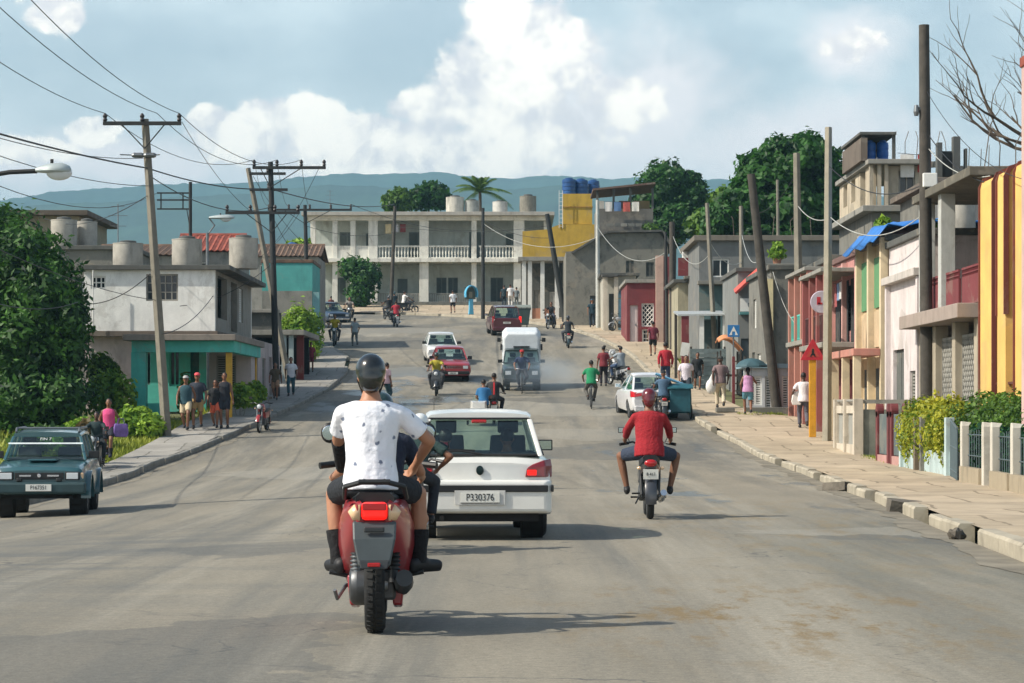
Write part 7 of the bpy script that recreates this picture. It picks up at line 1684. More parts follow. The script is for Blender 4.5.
def laundry(label, x, y, z, u, cols, w=.45, h=.7):
 T = thing('washing_line', label, 'washing line', (x, y, z), 0); n = len(cols)
 MB().tube([(-.1 * u[0], -.1 * u[1], 0), (u[0] * n * (w + .12) / 2, u[1] * n * (w + .12) / 2, -.06), (u[0] * n * (w + .12), u[1] * n * (w + .12), 0)], .008, 4).build('line', INK, T)
 for k, c in enumerate(cols):
  a = k * (w + .12); hh = h * rc_.uniform(.7, 1.1); M = MB()
  M.loft([[(u[0] * (a + w * t) + .03 * math.sin(t * 7 + k) * q * u[1], u[1] * (a + w * t) + .03 * math.sin(t * 7 + k) * q * u[0], -.04 - hh * q) for t in (0, .25, .5, .75, 1)] + [(u[0] * (a + w * t) + .015 * u[1], u[1] * (a + w * t) + .015 * u[0] + .01, -.04 - hh * q) for t in (1, .75, .5, .25, 0)] for q in (0, .35, .7, 1)])
  M.build('hanging_garment', cloth(c), T, smooth=50)
laundry('washing line of pale and blue clothes on the rough grey upper floor', PX(606, 152), 153.6, PZ(199, 152), (1, 0), [(210, 206, 200), (90, 120, 160), (180, 90, 80), (214, 210, 200)])
laundry('washing line with white and red clothes on the roof of the hillside house', PX(902, 80), 80.3, PZ(152, 80), (1, 0), [(214, 212, 206), (160, 60, 60)])
laundry('washing line over the balcony of the pink house', Xf - .5, 71.6, PZ(256, 72) - .75, (0, 1), [(200, 200, 196), (120, 140, 170), (150, 80, 80)])
laundry('washing line on the upper gallery of the big corner house', PX(385, 189), 189.6, PZ(223, 189), (1, 0), [(206, 190, 150), (180, 180, 186), (120, 60, 60)])
for i, (px, py, Y, lab) in enumerate(((934, 226, 66, 'leafy vine on the grey wall behind the terrace house'), (650, 228, 153, 'weeds on the raw block parapet of the grey house'))):
 BUSHES = globals().setdefault('BUSHES', []); BUSHES.append((px, py, Y, lab))
# stains of tar and rubbish bags, stacked blocks on the roofs
for px, py, Y, n, lab in ((610, 226, 152.6, 5, 'loose concrete blocks on the raw parapet'), (905, 166, 81, 4, 'concrete blocks left on the hillside roof')):
 for k in range(n):
  o = MB().box((0, 0, .1), (.38, .16, .2)).build('concrete_block', CEM); o.location = (PX(px, Y) + k * .46, Y + .5, PZ(py, Y) + (.2 * 0)); o.rotation_euler.z = rc_.uniform(-.3, .3); tag(o, lab, 'block', lab)
# ------------------------------------------------------------------ vegetation
def leaf_mesh(blobs, n, size, seed, shell_=.6, up=.3, aspect=.55, jitter=.35, droop=0.):
 """many small leaf faces spread through a crown of overlapping masses; blobs: (x, y, z, rx, ry, rz)"""
 rr = np.random.RandomState(seed); b = np.array(blobs, float)
 w = (b[:, 3] * b[:, 4] * b[:, 5]) ** .8; k = rr.choice(len(b), n, p=w / w.sum())
 d = rr.normal(size=(n, 3)); d /= np.linalg.norm(d, axis=1)[:, None]
 r = shell_ + (1 - shell_) * rr.rand(n) ** .7
 r *= 1 + jitter * (np.sin(d[:, 0] * 5 + k * 1.7) * np.sin(d[:, 1] * 6 + k) * np.sin(d[:, 2] * 5 + 2 * k) + .5 * rr.normal(size=n) * .3)
 c = b[k, :3] + d * r[:, None] * b[k, 3:]
 nn = d + rr.normal(size=(n, 3)) * .7 + np.array([0, 0, up]); nn /= np.linalg.norm(nn, axis=1)[:, None]
 t = np.cross(nn, rr.normal(size=(n, 3))); t /= np.linalg.norm(t, axis=1)[:, None]; q = np.cross(nn, t)
 s = size * (.6 + .8 * rr.rand(n))[:, None]
 v = np.stack([c - t * s, c - q * s * aspect + nn * s * .1, c + t * s + np.array([0, 0, -droop]) * s, c + q * s * aspect + nn * s * .1], 1).reshape(-1, 3)
 me = bpy.data.meshes.new('foliage'); me.vertices.add(4 * n); me.loops.add(4 * n); me.polygons.add(n)
 me.vertices.foreach_set('co', v.astype(np.float32).ravel()); me.loops.foreach_set('vertex_index', np.arange(4 * n, dtype=np.int32))
 me.polygons.foreach_set('loop_start', np.arange(0, 4 * n, 4, dtype=np.int32)); me.polygons.foreach_set('loop_total', np.full(n, 4, np.int32)); me.update(calc_edges=True)
 return me
BARK = mat('bark', (84, 72, 58), .95, var=.35, sc=6, bump=.5)
LDARK = leaf_mat('leaf_dark', (22, 50, 26), (66, 116, 42)); LMID = leaf_mat('leaf_mid', (34, 66, 30), (112, 150, 48)); LBRI = leaf_mat('leaf_bright', (66, 112, 30), (168, 198, 70)); LYEL = leaf_mat('leaf_croton', (70, 104, 26), (196, 190, 54)); LBLUE = leaf_mat('leaf_deep', (14, 40, 30), (50, 100, 60))
def plant(name, label, cat, base, blobs, n, size, m, seed, trunk=None, group=None, limbs=True, **k):
 T = thing(name, label, cat, base, 0, group)
 bl = [(x - base[0], y - base[1], z - base[2], a, b, c) for x, y, z, a, b, c in blobs]
 link('crown' if trunk else 'foliage', leaf_mesh(bl, n, size, seed, **k), m, T)
 M = MB(); rt = trunk or .02
 top = Vector(np.mean([b[:3] for b in bl], 0)); top.z = min(b[2] for b in bl) * .9 if trunk else top.z
 if trunk: M.tube([(0, 0, -.2), (top.x * .2, top.y * .2, top.z * .35), (top.x * .6, top.y * .6, top.z * .75), tuple(top)], [rt, rt * .8, rt * .68, rt * .5], 10)
 for b in bl:
  e = Vector(b[:3]); s = top if trunk else Vector((e.x * .3, e.y * .3, 0)); mid = s.lerp(e, .5) + Vector((0, 0, -.1 * (e - s).length)); M.tube([s, mid, e + Vector((0, 0, b[5] * .4))], [rt * .5, rt * .32, rt * .1], 6)
 M.build('trunk' if trunk else 'stem', BARK, T, smooth=40)
 return T
def PB(px, py, Y, r, ry=None, d=None):
 """a leaf mass seen at a picture place, at a distance"""
 k = Y / F; return (PX(px, Y), Y, PZ(py, Y), r * k, d or r * k, (ry or r) * k)
LVINE = leaf_mat('leaf_vine', (14, 42, 26), (84, 132, 48))
# the big dark tree on the left
Y = 77
plant('vine_tree', 'large dark tree hung with creepers over the teal off-roader', 'tree', (PX(10, 78), 78, gz(78) - .1),
      [PB(18, 262, 77, 44, 42, 2), PB(46, 300, 76, 38, 46, 2), PB(-30, 300, 78, 70, 80, 3), PB(56, 345, 76, 34, 40, 1.6), PB(20, 352, 76, 48, 50, 2), PB(30, 400, 75.5, 60, 40, 2), PB(-60, 400, 77, 60, 50, 2), PB(-10, 235, 78, 36, 30, 2), PB(72, 318, 75, 16, 24, .9), PB(62, 395, 74.5, 24, 26, 1)],
      46000, .135, LVINE, 1, trunk=.32, shell_=.5, aspect=.4, jitter=.5)
for i, (px, py, rx, ry_, m, n, lab, Yb) in enumerate(((112, 395, 26, 26, LBRI, 1800, 'broad-leaved shrub between the dark tree and the teal porch', 78), (140, 425, 26, 18, LBRI, 1300, 'low bright green shrub at the foot of the big pole', 72.5), (88, 432, 26, 14, LBRI, 1200, 'low leafy shrub behind the woman in pink', 69), (52, 440, 40, 14, LMID, 1500, 'low hedge-like shrub beyond the off-roader roof', 66), (187, 398, 9, 24, LMID, 700, 'narrow shrub growing by the porch behind the two men in caps', 79),
  (240, 396, 18, 12, LBRI, 1100, 'rounded bright shrub in the grass past the yellow post', 81), (256, 392, 11, 10, LBRI, 700, 'smaller rounded shrub nearest the woman in brown', 84), (104, 372, 17, 20, LMID, 1300, 'dark shrub against the pink wall corner', 81))):
 z0 = gz(Yb) - .05; zc = max(PZ(py, Yb), z0 + .25)
 plant('garden_shrub', lab, 'shrub', (PX(px, Yb), Yb, z0), [PB(px - rx * .4, YH - (zc - HC) * F / Yb, Yb, rx * .6, ry_ * .9), PB(px + rx * .4, YH - (zc - .05 - HC) * F / Yb, Yb - .3, rx * .55, ry_ * .8), PB(px, YH - (zc + .1 - HC) * F / Yb, Yb + .2, rx * .5, ry_ * .8)], n, .10, m, 20 + i, group='shrubs along the grass verge')
plant('dry_bush', 'dry brown bush beside the motorbike behind the off-roader', 'bush', (PX(86, 63), 63, gz(63)), [PB(86, 434, 63, 10, 14), PB(80, 440, 63, 9, 10)], 700, .09, leaf_mat('leaf_dry', (84, 74, 46), (136, 118, 74)), 31)
plant('roadside_bush', 'tall bright green bush above the pickets by the bend', 'bush', (PX(300, 116), 116, gz(116)), [PB(298, 326, 116, 14, 22), PB(312, 330, 116.5, 12, 20), PB(286, 332, 116, 9, 16), PB(304, 345, 115.5, 18, 16)], 3000, .16, LBRI, 33, up=.8, aspect=.3)
plant('garden_tree', 'dark bushy tree standing against the big corner house', 'tree', (PX(362, 185), 185, gz(185)), [PB(352, 268, 185, 13, 12, 1), PB(366, 276, 184.5, 15, 16, 1.2), PB(360, 294, 184.5, 14, 14, 1)], 3000, .18, LDARK, 34, trunk=.12)
for px, py, r, ry_, Yt, n, m, lab, s in ((398, 200, 15, 11, 222, 1800, LMID, 'small round tree rising behind the big house roof', 41), (429, 196, 20, 13, 226, 2600, LDARK, 'wider dark tree rising behind the big house roof', 42), (298, 247, 14, 7, 175, 900, LBRI, 'low bright tree crown beyond the small blue tank', 43)):
 plant('background_tree', lab, 'tree', (PX(px, Yt), Yt, gz(Yt)), [PB(px - r * .45, py + 2, Yt, r * .6, ry_ * .9), PB(px + r * .4, py, Yt, r * .62, ry_), PB(px, py - ry_ * .3, Yt + 1, r * .5, ry_ * .8)], n, .26, m, s, trunk=.2, group='trees beyond the roofs')
plant('background_tree', 'dense round tree behind the rough grey upper floor', 'tree', (PX(672, 178), 178, gz(178)), [PB(665, 186, 178, 26, 24, 2.5), PB(690, 196, 178, 18, 22, 2), PB(650, 200, 178, 18, 18, 2), PB(675, 222, 177, 30, 22, 2.5), PB(694, 180, 178, 8, 9, .8)], 12000, .19, LDARK, 44, trunk=.3, group='trees beyond the roofs')
plant('mango_tree', 'huge spreading dark green tree behind the concrete poles', 'tree', (PX(790, 132), 132, gz(132)), [PB(792, 168, 132, 42, 30, 4), PB(760, 178, 131, 24, 24, 2.5), PB(745, 205, 130, 24, 26, 2.5), PB(722, 222, 129, 20, 20, 2), PB(832, 190, 132, 32, 30, 3), PB(790, 215, 130, 42, 34, 3), PB(842, 225, 131, 26, 32, 2.5), PB(765, 240, 128.5, 40, 16, 2), PB(806, 148, 132, 22, 12, 2), PB(860, 200, 132, 9, 10, 1)], 38000, .2, LDARK, 45, trunk=.45, shell_=.55, group='trees beyond the roofs')
plant('background_tree', 'lighter tree between the round tree and the huge one', 'tree', (PX(712, 140), 140, gz(140)), [PB(708, 226, 140, 20, 16, 1.5), PB(724, 206, 141, 16, 18, 1.5)], 2800, .22, LMID, 46, trunk=.2, group='trees beyond the roofs')
for i, (px, py, Yt, lab) in enumerate(((884, 226, 79.4, 'small shrub growing on the ledge of the hillside house'),)):
 plant('wall_plant', lab, 'plant', (PX(px, Yt), Yt, PZ(py + 8, Yt)), [PB(px, py, Yt, 7, 8)], 350, .12, LBRI, 50 + i)
for i, (px, py, Y, lab) in enumerate(BUSHES): plant('wall_plant', lab, 'plant', (PX(px, Y), Y, PZ(py + 7, Y)), [PB(px, py, Y, 8, 6), PB(px + 7, py + 2, Y, 5, 4)], 420, .08, LMID, 80 + i)
me = leaf_mesh([(0, 0, .55, .32, .3, .3), (.05, 0, .85, .22, .2, .2)], 900, .09, 60); link('foliage', me, LBRI, PLANT_T)
# palm
Yp = 206; T = thing('palm_tree', 'palm tree rising between the water tanks of the big house', 'palm', (PX(480, Yp), Yp, gz(Yp)), 0)
zt = PZ(192, Yp) - gz(Yp); MB().tube([(0, 0, -.2), (.1, 0, zt * .5), (0, 0, zt)], [.2, .16, .13], 10).build('trunk', BARK, T, smooth=40)
M = MB(); rp = random.Random(3)
for k in range(20):
 az = 2 * PI * k / 20 + rp.uniform(-.15, .15); el = rp.choice((.15, .5, .8, 1.1, 1.35)); Lf = rp.uniform(2.2, 3.1)
 pts = []
 for j in range(9):
  s = j / 8; dx = Lf * (s * math.cos(el) + .10 * s * s); dz = Lf * (s * math.sin(el) - (.62 - .3 * el * .5) * s * s)
  pts.append(Vector((math.cos(az) * dx, math.sin(az) * dx, zt + dz)))
 M.tube(pts, [.03 - .0028 * j for j in range(9)], 4)
 side = Vector((-math.sin(az), math.cos(az), 0))
 for j in range(1, 33):
  s = j / 33 * 8; a = pts[int(s)].lerp(pts[min(8, int(s) + 1)], s - int(s)); dv = (pts[min(8, int(s) + 1)] - pts[int(s)]).normalized(); ln = .55 * math.sin(PI * (.12 + .86 * j / 34)) + .08
  for sg in (-1, 1):
   e = a + side * sg * ln * .75 + dv * ln * .55 + Vector((0, 0, -ln * .45)); M.add([a, a + dv * .09, e], [(0, 1, 2)])
M.build('frond', leaf_mat('leaf_palm', (40, 74, 34), (120, 148, 64)), T, recalc=False)
# bare tree at the right edge
T = thing('bare_tree', 'leafless tree spreading thin branches over the rooftops at the frame edge', 'tree', (PX(1085, 66), 66, gz(66)), 0)
M = MB(); rb = random.Random(8); tw = MB()
def branch(p, d, L, r, lvl):
 pts = [p]; dd = d.copy()
 for j in range(4):
  dd = (dd + Vector((rb.uniform(-.25, .25), rb.uniform(-.25, .25), rb.uniform(-.08, .2)))).normalized(); pts.append(pts[-1] + dd * L / 4)
 (M if lvl < 2 else tw).tube(pts, [r, r * .85, r * .7, r * .58, r * .45], 6 if lvl < 2 else 4, cap=False)
 if lvl >= 4: return
 for j in range(3 if lvl < 3 else 2):
  q = pts[rb.choice((2, 3, 4))]; a = Vector((rb.uniform(-1, 1), rb.uniform(-.8, .8), rb.uniform(-.3, .8))); branch(q, (dd * .9 + a * .75).normalized(), L * rb.uniform(.55, .8), r * .48, lvl + 1)
zt = PZ(150, 66) - gz(66)
M.tube([(0, 0, -.2), (-.1, .1, zt * .6), (-.2, 0, zt)], [.26, .2, .16], 10)
for d, L in (((-1, -.1, .35), 2.6), ((-1, .2, -.12), 2.3), ((-.5, 0, 1), 2.2), ((-.85, -.2, .8), 2.5), ((.6, .2, .8), 2.2), ((-1, 0, .1), 2.0)): branch(Vector((-.2, 0, zt - .1)), Vector(d).normalized(), L, .085, 1)
M.build('trunk', BARK, T, smooth=40); tw.build('twigs', BARK, T)['kind'] = 'stuff'
# hedges on the right
def hedge(label, pts, r, h, n, m, size, seed):
 bl = []
 for (x, y), (x2, y2) in zip(pts, pts[1:]):
  k = max(1, int(math.hypot(x2 - x, y2 - y) / .6))
  for i in range(k): t = i / k; bl.append((x + (x2 - x) * t, y + (y2 - y) * t, gz(y) + h * .58 + .08 * math.sin(i * 1.9 + y), r, .55, h * .52))
 plant('hedge', label, 'hedge', (bl[0][0], bl[0][1], gz(bl[0][1])), bl, n, size, m, seed, shell_=.7, jitter=.15)
hedge('yellow-green hedge spilling over the pale blue low wall', [(8.95, 53.2), (9.0, 50.0), (9.0, 47.8)], .5, 1.5, 17000, LYEL, .05, 71)
hedge('dark green hedge rising behind the grey gate', [(9.3, 48.6), (9.4, 44), (9.3, 39), (9.2, 35)], .65, 1.6, 24000, LMID, .05, 72)
hedge('dark leafy plants behind the posts of the low garden fence', [(8.75, 45), (8.55, 41), (8.4, 36)], .3, 1.05, 3500, LBLUE, .08, 73)
# ------------------------------------------------------------------ grass
def grass(label, areas, n, m, hmax, seed):
 rr = np.random.RandomState(seed); v = []; f = []
 for x0f, x1f, y0, y1, w in areas:
  for _ in range(int(n * w)):
   y = rr.uniform(y0, y1); x = rr.uniform(x0f(y) if callable(x0f) else x0f, x1f(y) if callable(x1f) else x1f); z = gz(y, x) - .06; a = rr.uniform(0, PI); h = hmax * rr.uniform(.4, 1); w_ = .05; dx, dy = math.cos(a) * w_, math.sin(a) * w_; o = len(v); l = rr.uniform(-.12, .12)
   v += [(x - dx, y - dy, z), (x + dx, y + dy, z), (x + l, y + l, z + h)]; f.append((o, o + 1, o + 2))
 me = bpy.data.meshes.new('grass'); me.from_pydata(v, [], f); o = link('grass', me, m); o['kind'] = 'stuff'; o['label'] = label
LGR = leaf_mat('leaf_grass', (96, 116, 34), (178, 184, 74), trans=.3)
grass('bright grass of the verge beside the pavement', [(lambda y: back_left(y) - 3.2, back_left, 56, 80, 1)], 16000, LGR, .30, 5)
grass('grass under the dark tree', [(-22, lambda y: back_left(y) - 2.6, 56, 79, 1)], 9000, LGR, .3, 6)
grass('grass tufts by the houses up the street', [(7.6, 9.2, 81.2, 82.6, .25), (6.9, 8.6, 106, 118, .5), (8.75, 9.9, 58.5, 61, .3), (8.6, 9.6, 49, 60, .2), (-11, -9.6, 80, 103, .3)], 4000, LGR, .26, 7)
# ------------------------------------------------------------------ poles, lamps and wires
PCON = mat('pole_concrete', (122, 117, 105), .9, var=.2, sc=3, bump=.3, stain=.4, stretch=.15); PDARK = mat('pole_dark', (44, 46, 46), .85, var=.25, sc=3, stain=.2); PWOOD = mat('pole_wood', (70, 66, 60), .92, var=.3, sc=4, bump=.4, stain=.4, stretch=.08)
INS = mat('insulator', (48, 44, 44), .35, var=.1)
def pole(label, top, base, Y, w, m, square=True, arms=(), extras=None):
 """top and base are picture places at one distance; base given below the ground line is cut at the ground"""
 X0, X1 = PX(base[0], Y), PX(top[0], Y); z0 = gz(Y, X0) - .05; z1 = PZ(top[1], Y); t = w * Y / F
 zb_ = PZ(base[1], Y); sl = (X1 - X0) / (z1 - zb_); X0 = X1 - sl * (z1 - z0)
 T = thing('utility_pole', label, 'utility pole', (X0, Y, z0), 0, 'utility poles along the street')
 H = z1 - z0; dx = X1 - X0
 M = MB(); M.tube([(0, 0, 0), (dx * .5, 0, H * .5), (dx, 0, H)], [t * .53, t * .48, t * .40], 4 if square else 10)
 M.build('shaft', m, T, bevel=.02 if square else 0, smooth=0 if square else 40)
 pts = []
 for (ya, xa, xb, ins, brace) in arms:
  za = PZ(ya, Y) - z0; xc = dx * za / H; a, b = PX(xa, Y) - X0, PX(xb, Y) - X0
  q = MB(); q.box(((a + b) / 2, -t * .55, za), (abs(b - a), .10, .11)); ao = q.build('crossarm', PDARK, T)
  if brace:
   for e in (a * .55 + xc * .45, b * .55 + xc * .45): MB().tube([(e, -t * .55, za - .03), (xc, -t * .5, za - .75)], .02, 6).build('brace', PDARK, T)
  for k in range(ins):
   x = a + (b - a) * (k / (ins - 1) if ins > 1 else .5); x = min(max(x, min(a, b) + .06), max(a, b) - .06)
   MB().lathe([(.035, .05), (.075, .10), (.05, .16), (.075, .22), (.03, .30)], (x, -t * .55, za), 'z', 10).build('insulator', INS, ao)
   pts.append(Vector((X0 + x, Y - t * .55, z0 + za + .30)))
 return T, pts, Vector((X1, Y, z1)), t
def wire(label, a, b, sag=.3, r=.012, m=None, group='overhead wires'):
 r *= .78
 a = Vector(a); b = Vector(b); pts = []
 for k in range(17):
  t = k / 16; p = a.lerp(b, t); p.z -= sag * 4 * t * (1 - t); pts.append(p)
 M = MB().tube([p - a for p in pts], r, 5); o = M.build('wire', m or mat('wire_black', (34, 36, 38), .6), smooth=1); o.location = a
 tag(o, label, 'wire', group)
 return o
T1, i1, t1, w1 = pole('grey concrete pole with a wide crossarm before the white house', (145, 119), (166, 428), 72.5, 10, PCON, arms=[(124, 104, 182, 3, True)])
i1 = [i1[0], Vector((PX(157, 72.3), 72.3, i1[0].z)), i1[2]]
zz = PZ(156, 72.5)
for sx in (-1, 1):
 M = MB(); M.tube([(PX(145, 72.5) - T1.location.x, -.15, zz - T1.location.z), (PX(145 + sx * 20 - 4, 72.5) - T1.location.x, -.2, zz - T1.location.z + .02)], .02, 6); M.lathe([(.05, 0), (.08, .06), (.08, .3), (.05, .36)], (PX(139 + sx * 6, 72.5) - T1.location.x, -.2, zz - T1.location.z), 'x', 10); M.build('fuse_switch', STEEL, T1)
for y in (192, 200, 209):
 pass
T2, i2, t2, w2 = pole('black pole with two crossarms beside the picket gate', (270.5, 162), (276, 372), 92, 6.5, PDARK, square=False, arms=[(168, 253, 326, 4, True), (213, 226, 300, 4, True)])
T2b, i2b, t2b, _ = pole('slanting pale pole with a small rack behind the black one', (248, 168), (266, 262), 101, 6.5, PCON, arms=[(174, 250, 286, 1, False), (190, 250, 288, 1, False)])
T3, i3, t3, _ = pole('slim grey pole with a long tilted crossarm beside the teal wall', (305, 205), (308, 335), 131, 4.5, PDARK, square=False, arms=[(210, 268, 352, 5, True)])
T4, _, t4, _ = pole('slim brown pole before the balcony of the big house', (395, 206), (391, 310), 172, 4, PWOOD, square=False)
T5, _, t5, _ = pole('slim dark pole beside the blue phone booth', (483, 208), (483, 315), 168, 4, PDARK, square=False)
T6, _, t6, _ = pole('dark leaning wooden pole before the yellow house veranda', (547, 214), (565, 320), 159, 6, PDARK, square=False)
T7, _, t7, _ = pole('pale slim pole standing before the weathered grey house', (597.5, 200), (598, 327), 147, 4.5, mat('pole_pale', (176, 178, 172), .7, stain=.3), square=False)
T8, _, t8, _ = pole('dark wooden pole beside the peach corner pillar', (672, 222), (673, 340), 124, 7, PWOOD, square=False)
T8b, _, t8b, _ = pole('thin dark pole just outside the maroon side wall', (665.5, 232), (667, 338), 125, 3.5, PDARK, square=False)
T9, _, t9, _ = pole('grey concrete pole standing through the metal kiosk roof', (707, 203), (716, 370), 104, 5.5, PCON)
T10, _, t10, _ = pole('short concrete pole behind the shop awning', (741, 206), (742, 345), 107, 5.5, PCON)
T11, _, t11, _ = pole('thick leaning wooden pole by the low white house front', (751, 174), (776, 402), 83.0, 10, PWOOD, square=False)
T12, _, t12, _ = pole('distant slender pole against the huge tree', (777.5, 180), (778, 232), 124, 3.6, PCON, square=False)
T13, _, t13, _ = pole('concrete pole by the plain grey side wall', (796.5, 153), (800, 390), 81, 9, PCON)
T14, _, t14, _ = pole('pale square concrete pole on the pavement beside the yellow sign post', (828.5, 127), (827, 437), 68.5, 9.5, mat('pole_light', (146, 140, 124), .9, var=.15, sc=3, bump=.3, stain=.3, stretch=.15))
T15, _, t15, w15 = pole('tallest dark wooden pole with a meter box, behind the red gate', (924, 25), (927, 400), 58.5, 13, PWOOD, square=False)
MB().box((.02, -.22, PZ(181, 58.5) - T15.location.z), (.34, .14, .34)).build('meter_box', WHITE, T15, bevel=.02)
M = MB(); M.tube([(-.02, -.05, PZ(112, 58.5) - T15.location.z), (-.25, -.05, PZ(108, 58.5) - T15.location.z)], .03, 6); M.lathe([(.05, -.1), (.07, 0), (.05, .16)], (-.28, -.05, PZ(112, 58.5) - T15.location.z), 'z', 10); M.build('bracket', STEEL, T15)
# pole just outside the frame that carries the lamp and the wires' near ends
XQ, YQ = -10.9, 41.0
T0 = thing('utility_pole', 'concrete pole outside the frame that carries the cobra-head lamp arm', 'utility pole', (XQ, YQ, -.3), 0, 'utility poles along the street')
MB().tube([(0, 0, 0), (0, 0, 5), (0, 0, 11)], [.2, .18, .15], 4).build('shaft', PCON, T0); MB().box((0, 0, 10.4), (2.6, .1, .1)).build('crossarm', PDARK, T0)
def lamp_head(T, p, d):
 """cobra-head street lamp: a shell, a glass bowl"""
 q = MB(); q.loft([[(p[0] + d * x, p[1] + w * math.cos(a), p[2] + h * math.sin(a) * (1 if math.sin(a) > 0 else .35)) for a in [2 * PI * k / 14 for k in range(14)]] for x, w, h in ((0, .06, .06), (.15, .11, .09), (.4, .16, .13), (.75, .17, .14), (.95, .10, .09), (1.0, .03, .03))])
 o = q.build('lamp_head', mat('lamp_shell', (166, 176, 176), .5, .2, var=.1), T, smooth=50)
 MB().ell((p[0] + d * .66, p[1], p[2] - .03), (.22, .12, .13), 14, 8).build('lamp_glass', LENS, o, smooth=1)
 MB().tube([(p[0] + d * .45, p[1], p[2] + .12), (p[0] + d * .45, p[1], p[2] + .2)], .03, 6).build('sensor', BLACK, o)
pl = Vector((PX(36, YQ), YQ, PZ(171, YQ))) - Vector((XQ, YQ, -.3))
M = MB(); M.tube([(.1, 0, pl.z - .55), (1.2, 0, pl.z - .22), (pl.x - .45, 0, pl.z - .02), (pl.x + .02, 0, pl.z)], .04, 8); M.build('lamp_arm', PDARK, T0, smooth=40); lamp_head(T0, pl, .6)
T16 = thing('street_lamp', 'cobra-head street lamp over the tiled roof behind the white house', 'street lamp', (PX(186, 93), 99.5, 2.3), 0)
p_ = Vector((PX(209, 99.5), 99.5, PZ(218, 99.5))) - Vector(T16.location)
MB().tube([(0, 0, 0), (0, 0, p_.z - .6)], [.09, .06], 8).build('post', STEEL, T16); MB().tube([(0, 0, p_.z - .7), (.3, 0, p_.z - .3), (p_.x, 0, p_.z)], .035, 8).build('lamp_arm', STEEL, T16, smooth=40); lamp_head(T16, p_, 1.05)
# twin rack behind the big pole
Tr = thing('wire_rack_pole', 'thin post with a three-bar wire rack behind the big concrete pole', 'utility pole', (PX(152, 88), 98.5, 2), 0, 'utility poles along the street')
zr_ = PZ(209, 98.5) - 2; M = MB(); M.tube([(0, 0, 0), (0, 0, zr_ + 1.1)], .07, 8); M.build('shaft', PDARK, Tr)
x_a, x_b = PX(157, 98.5) - Tr.location.x, PX(192, 98.5) - Tr.location.x
for y in (193, 200, 209): MB().box(((x_a + x_b) / 2, 0, PZ(y, 98.5) - 2), (x_b - x_a, .06, .06)).build('rack_bar', PDARK, Tr)
for px in (161, 183): MB().bb(PX(px, 98.5) - Tr.location.x - .025, PX(px, 98.5) - Tr.location.x + .025, -.03, .03, PZ(209, 98.5) - 2, PZ(193, 98.5) - 2).build('rack_upright', PDARK, Tr)
MB().tube([(0, 0, zr_ - .9), (x_a + (x_b - x_a) * .85, 0, zr_ + .0)], .02, 6).build('brace', PDARK, Tr)
N0 = [Vector((XQ + dx, YQ, 10.15)) for dx in (-1.2, .35, 1.2)]
nm = ['outer', 'middle', 'inner']
for k in range(3):
 wire('%s high wire from the wide crossarm towards the camera side' % nm[k], i1[k], N0[k], .55, .014)
 wire('%s high wire from the wide crossarm to the black pole' % nm[k], i1[k], i2[k], .7, .014)
 wire('%s wire from the black pole to the slim tilted crossarm' % nm[k], i2[k], i3[k], .6, .012)
Pj = lambda px, py, Y: Vector((PX(px, Y), Y, PZ(py, Y)))
wire('thick black cable from the big pole to beyond the frame edge', Pj(147, 168, 72.4), Vector((XQ, YQ, PZ(94, YQ))), .12, .030)
wire('thick black cable from the big pole to the black pole', Pj(147, 168, 72.4), Pj(271, 189, 92), .2, .028)
wire('black cable from the black pole across to the pole before the big house balcony', Pj(271, 189, 92), Pj(395, 204, 172), .4, .030)
wire('lower cable from the big pole past the black pole', Pj(150, 176, 72.4), Pj(271, 207, 92), .5, .020)
wire('grey cable from the big pole down to the dark tree', Pj(150, 274, 72.4), Pj(84, 304, 76), .25, .018)
wire('grey cable from the street lamp pole down along the dark tree', Vector((XQ, YQ, PZ(240, YQ))), Pj(78, 302, 74), .6, .016)
wire('thin wire crossing the hills from the big pole to the roof of the beige house', Pj(147, 196, 72.4), Pj(40, 216, 115), .6, .016)
wire('thin wire from the frame edge to the second rack', Vector((XQ, YQ, PZ(120, YQ))), Pj(157, 193, 98.5), 1.0, .014)
wire('black service cable looping over the white house wall', Pj(163, 334, 72.4), Pj(213, 296, 85), .25, .018)
wire('cable from the black pole down to the porch roof', Pj(274, 262, 92), Pj(180, 306, 84.5), .35, .016)
wire('cable from the black pole to the tilted crossarm pole', Pj(271, 213, 92), Pj(307, 262, 131), .4, .016)
wire('long cable from the tilted crossarm to the phone booth pole', i3[4], Pj(483, 230, 168), .5, .018)
wire('lower cable from the tilted crossarm along the big house balcony', Pj(306, 226, 131), Pj(395, 232, 172), .4, .018)
wire('cable along the big house front to the leaning wooden pole', Pj(395, 226, 172), Pj(547, 226, 159), .4, .018)
wire('cable from the phone booth pole to the leaning wooden pole', Pj(483, 220, 168), Pj(549, 238, 159), .35, .018)
wire('pale cable hanging from the phone booth pole over the veranda', Pj(484, 224, 168), Pj(600, 236, 147), 1.1, .022, mat('wire_pale', (170, 172, 166), .6))
PW = mat('wire_pale', (170, 172, 166), .6)
wire('pale cable swinging from the slim pale pole to the dark wooden pole', Pj(598, 228, 147), Pj(666, 252, 125), 1.1, .022, PW)
wire('pale cable from the dark wooden pole to the kiosk pole', Pj(673, 236, 124), Pj(708, 256, 104), .8, .02, PW)
wire('pale cable from the kiosk pole to the short concrete pole', Pj(708, 238, 104), Pj(742, 262, 107), .5, .02, PW)
wire('pale cable from the short concrete pole to the leaning wooden pole', Pj(742, 235, 107), Pj(757, 262, 83), .4, .018, PW)
wire('pale cable from the side wall pole to the pale square pole', Pj(798, 206, 81), Pj(828, 219, 68.5), .2, .018, PW)
wire('pale cable from the pale square pole to the tallest dark pole', Pj(830, 217, 68.5), Pj(926, 212, 58.5), .55, .018, PW)
wire('pale cable looping down the plain grey side wall', Pj(773, 272, 84), Pj(799, 326, 81), .35, .014, PW)
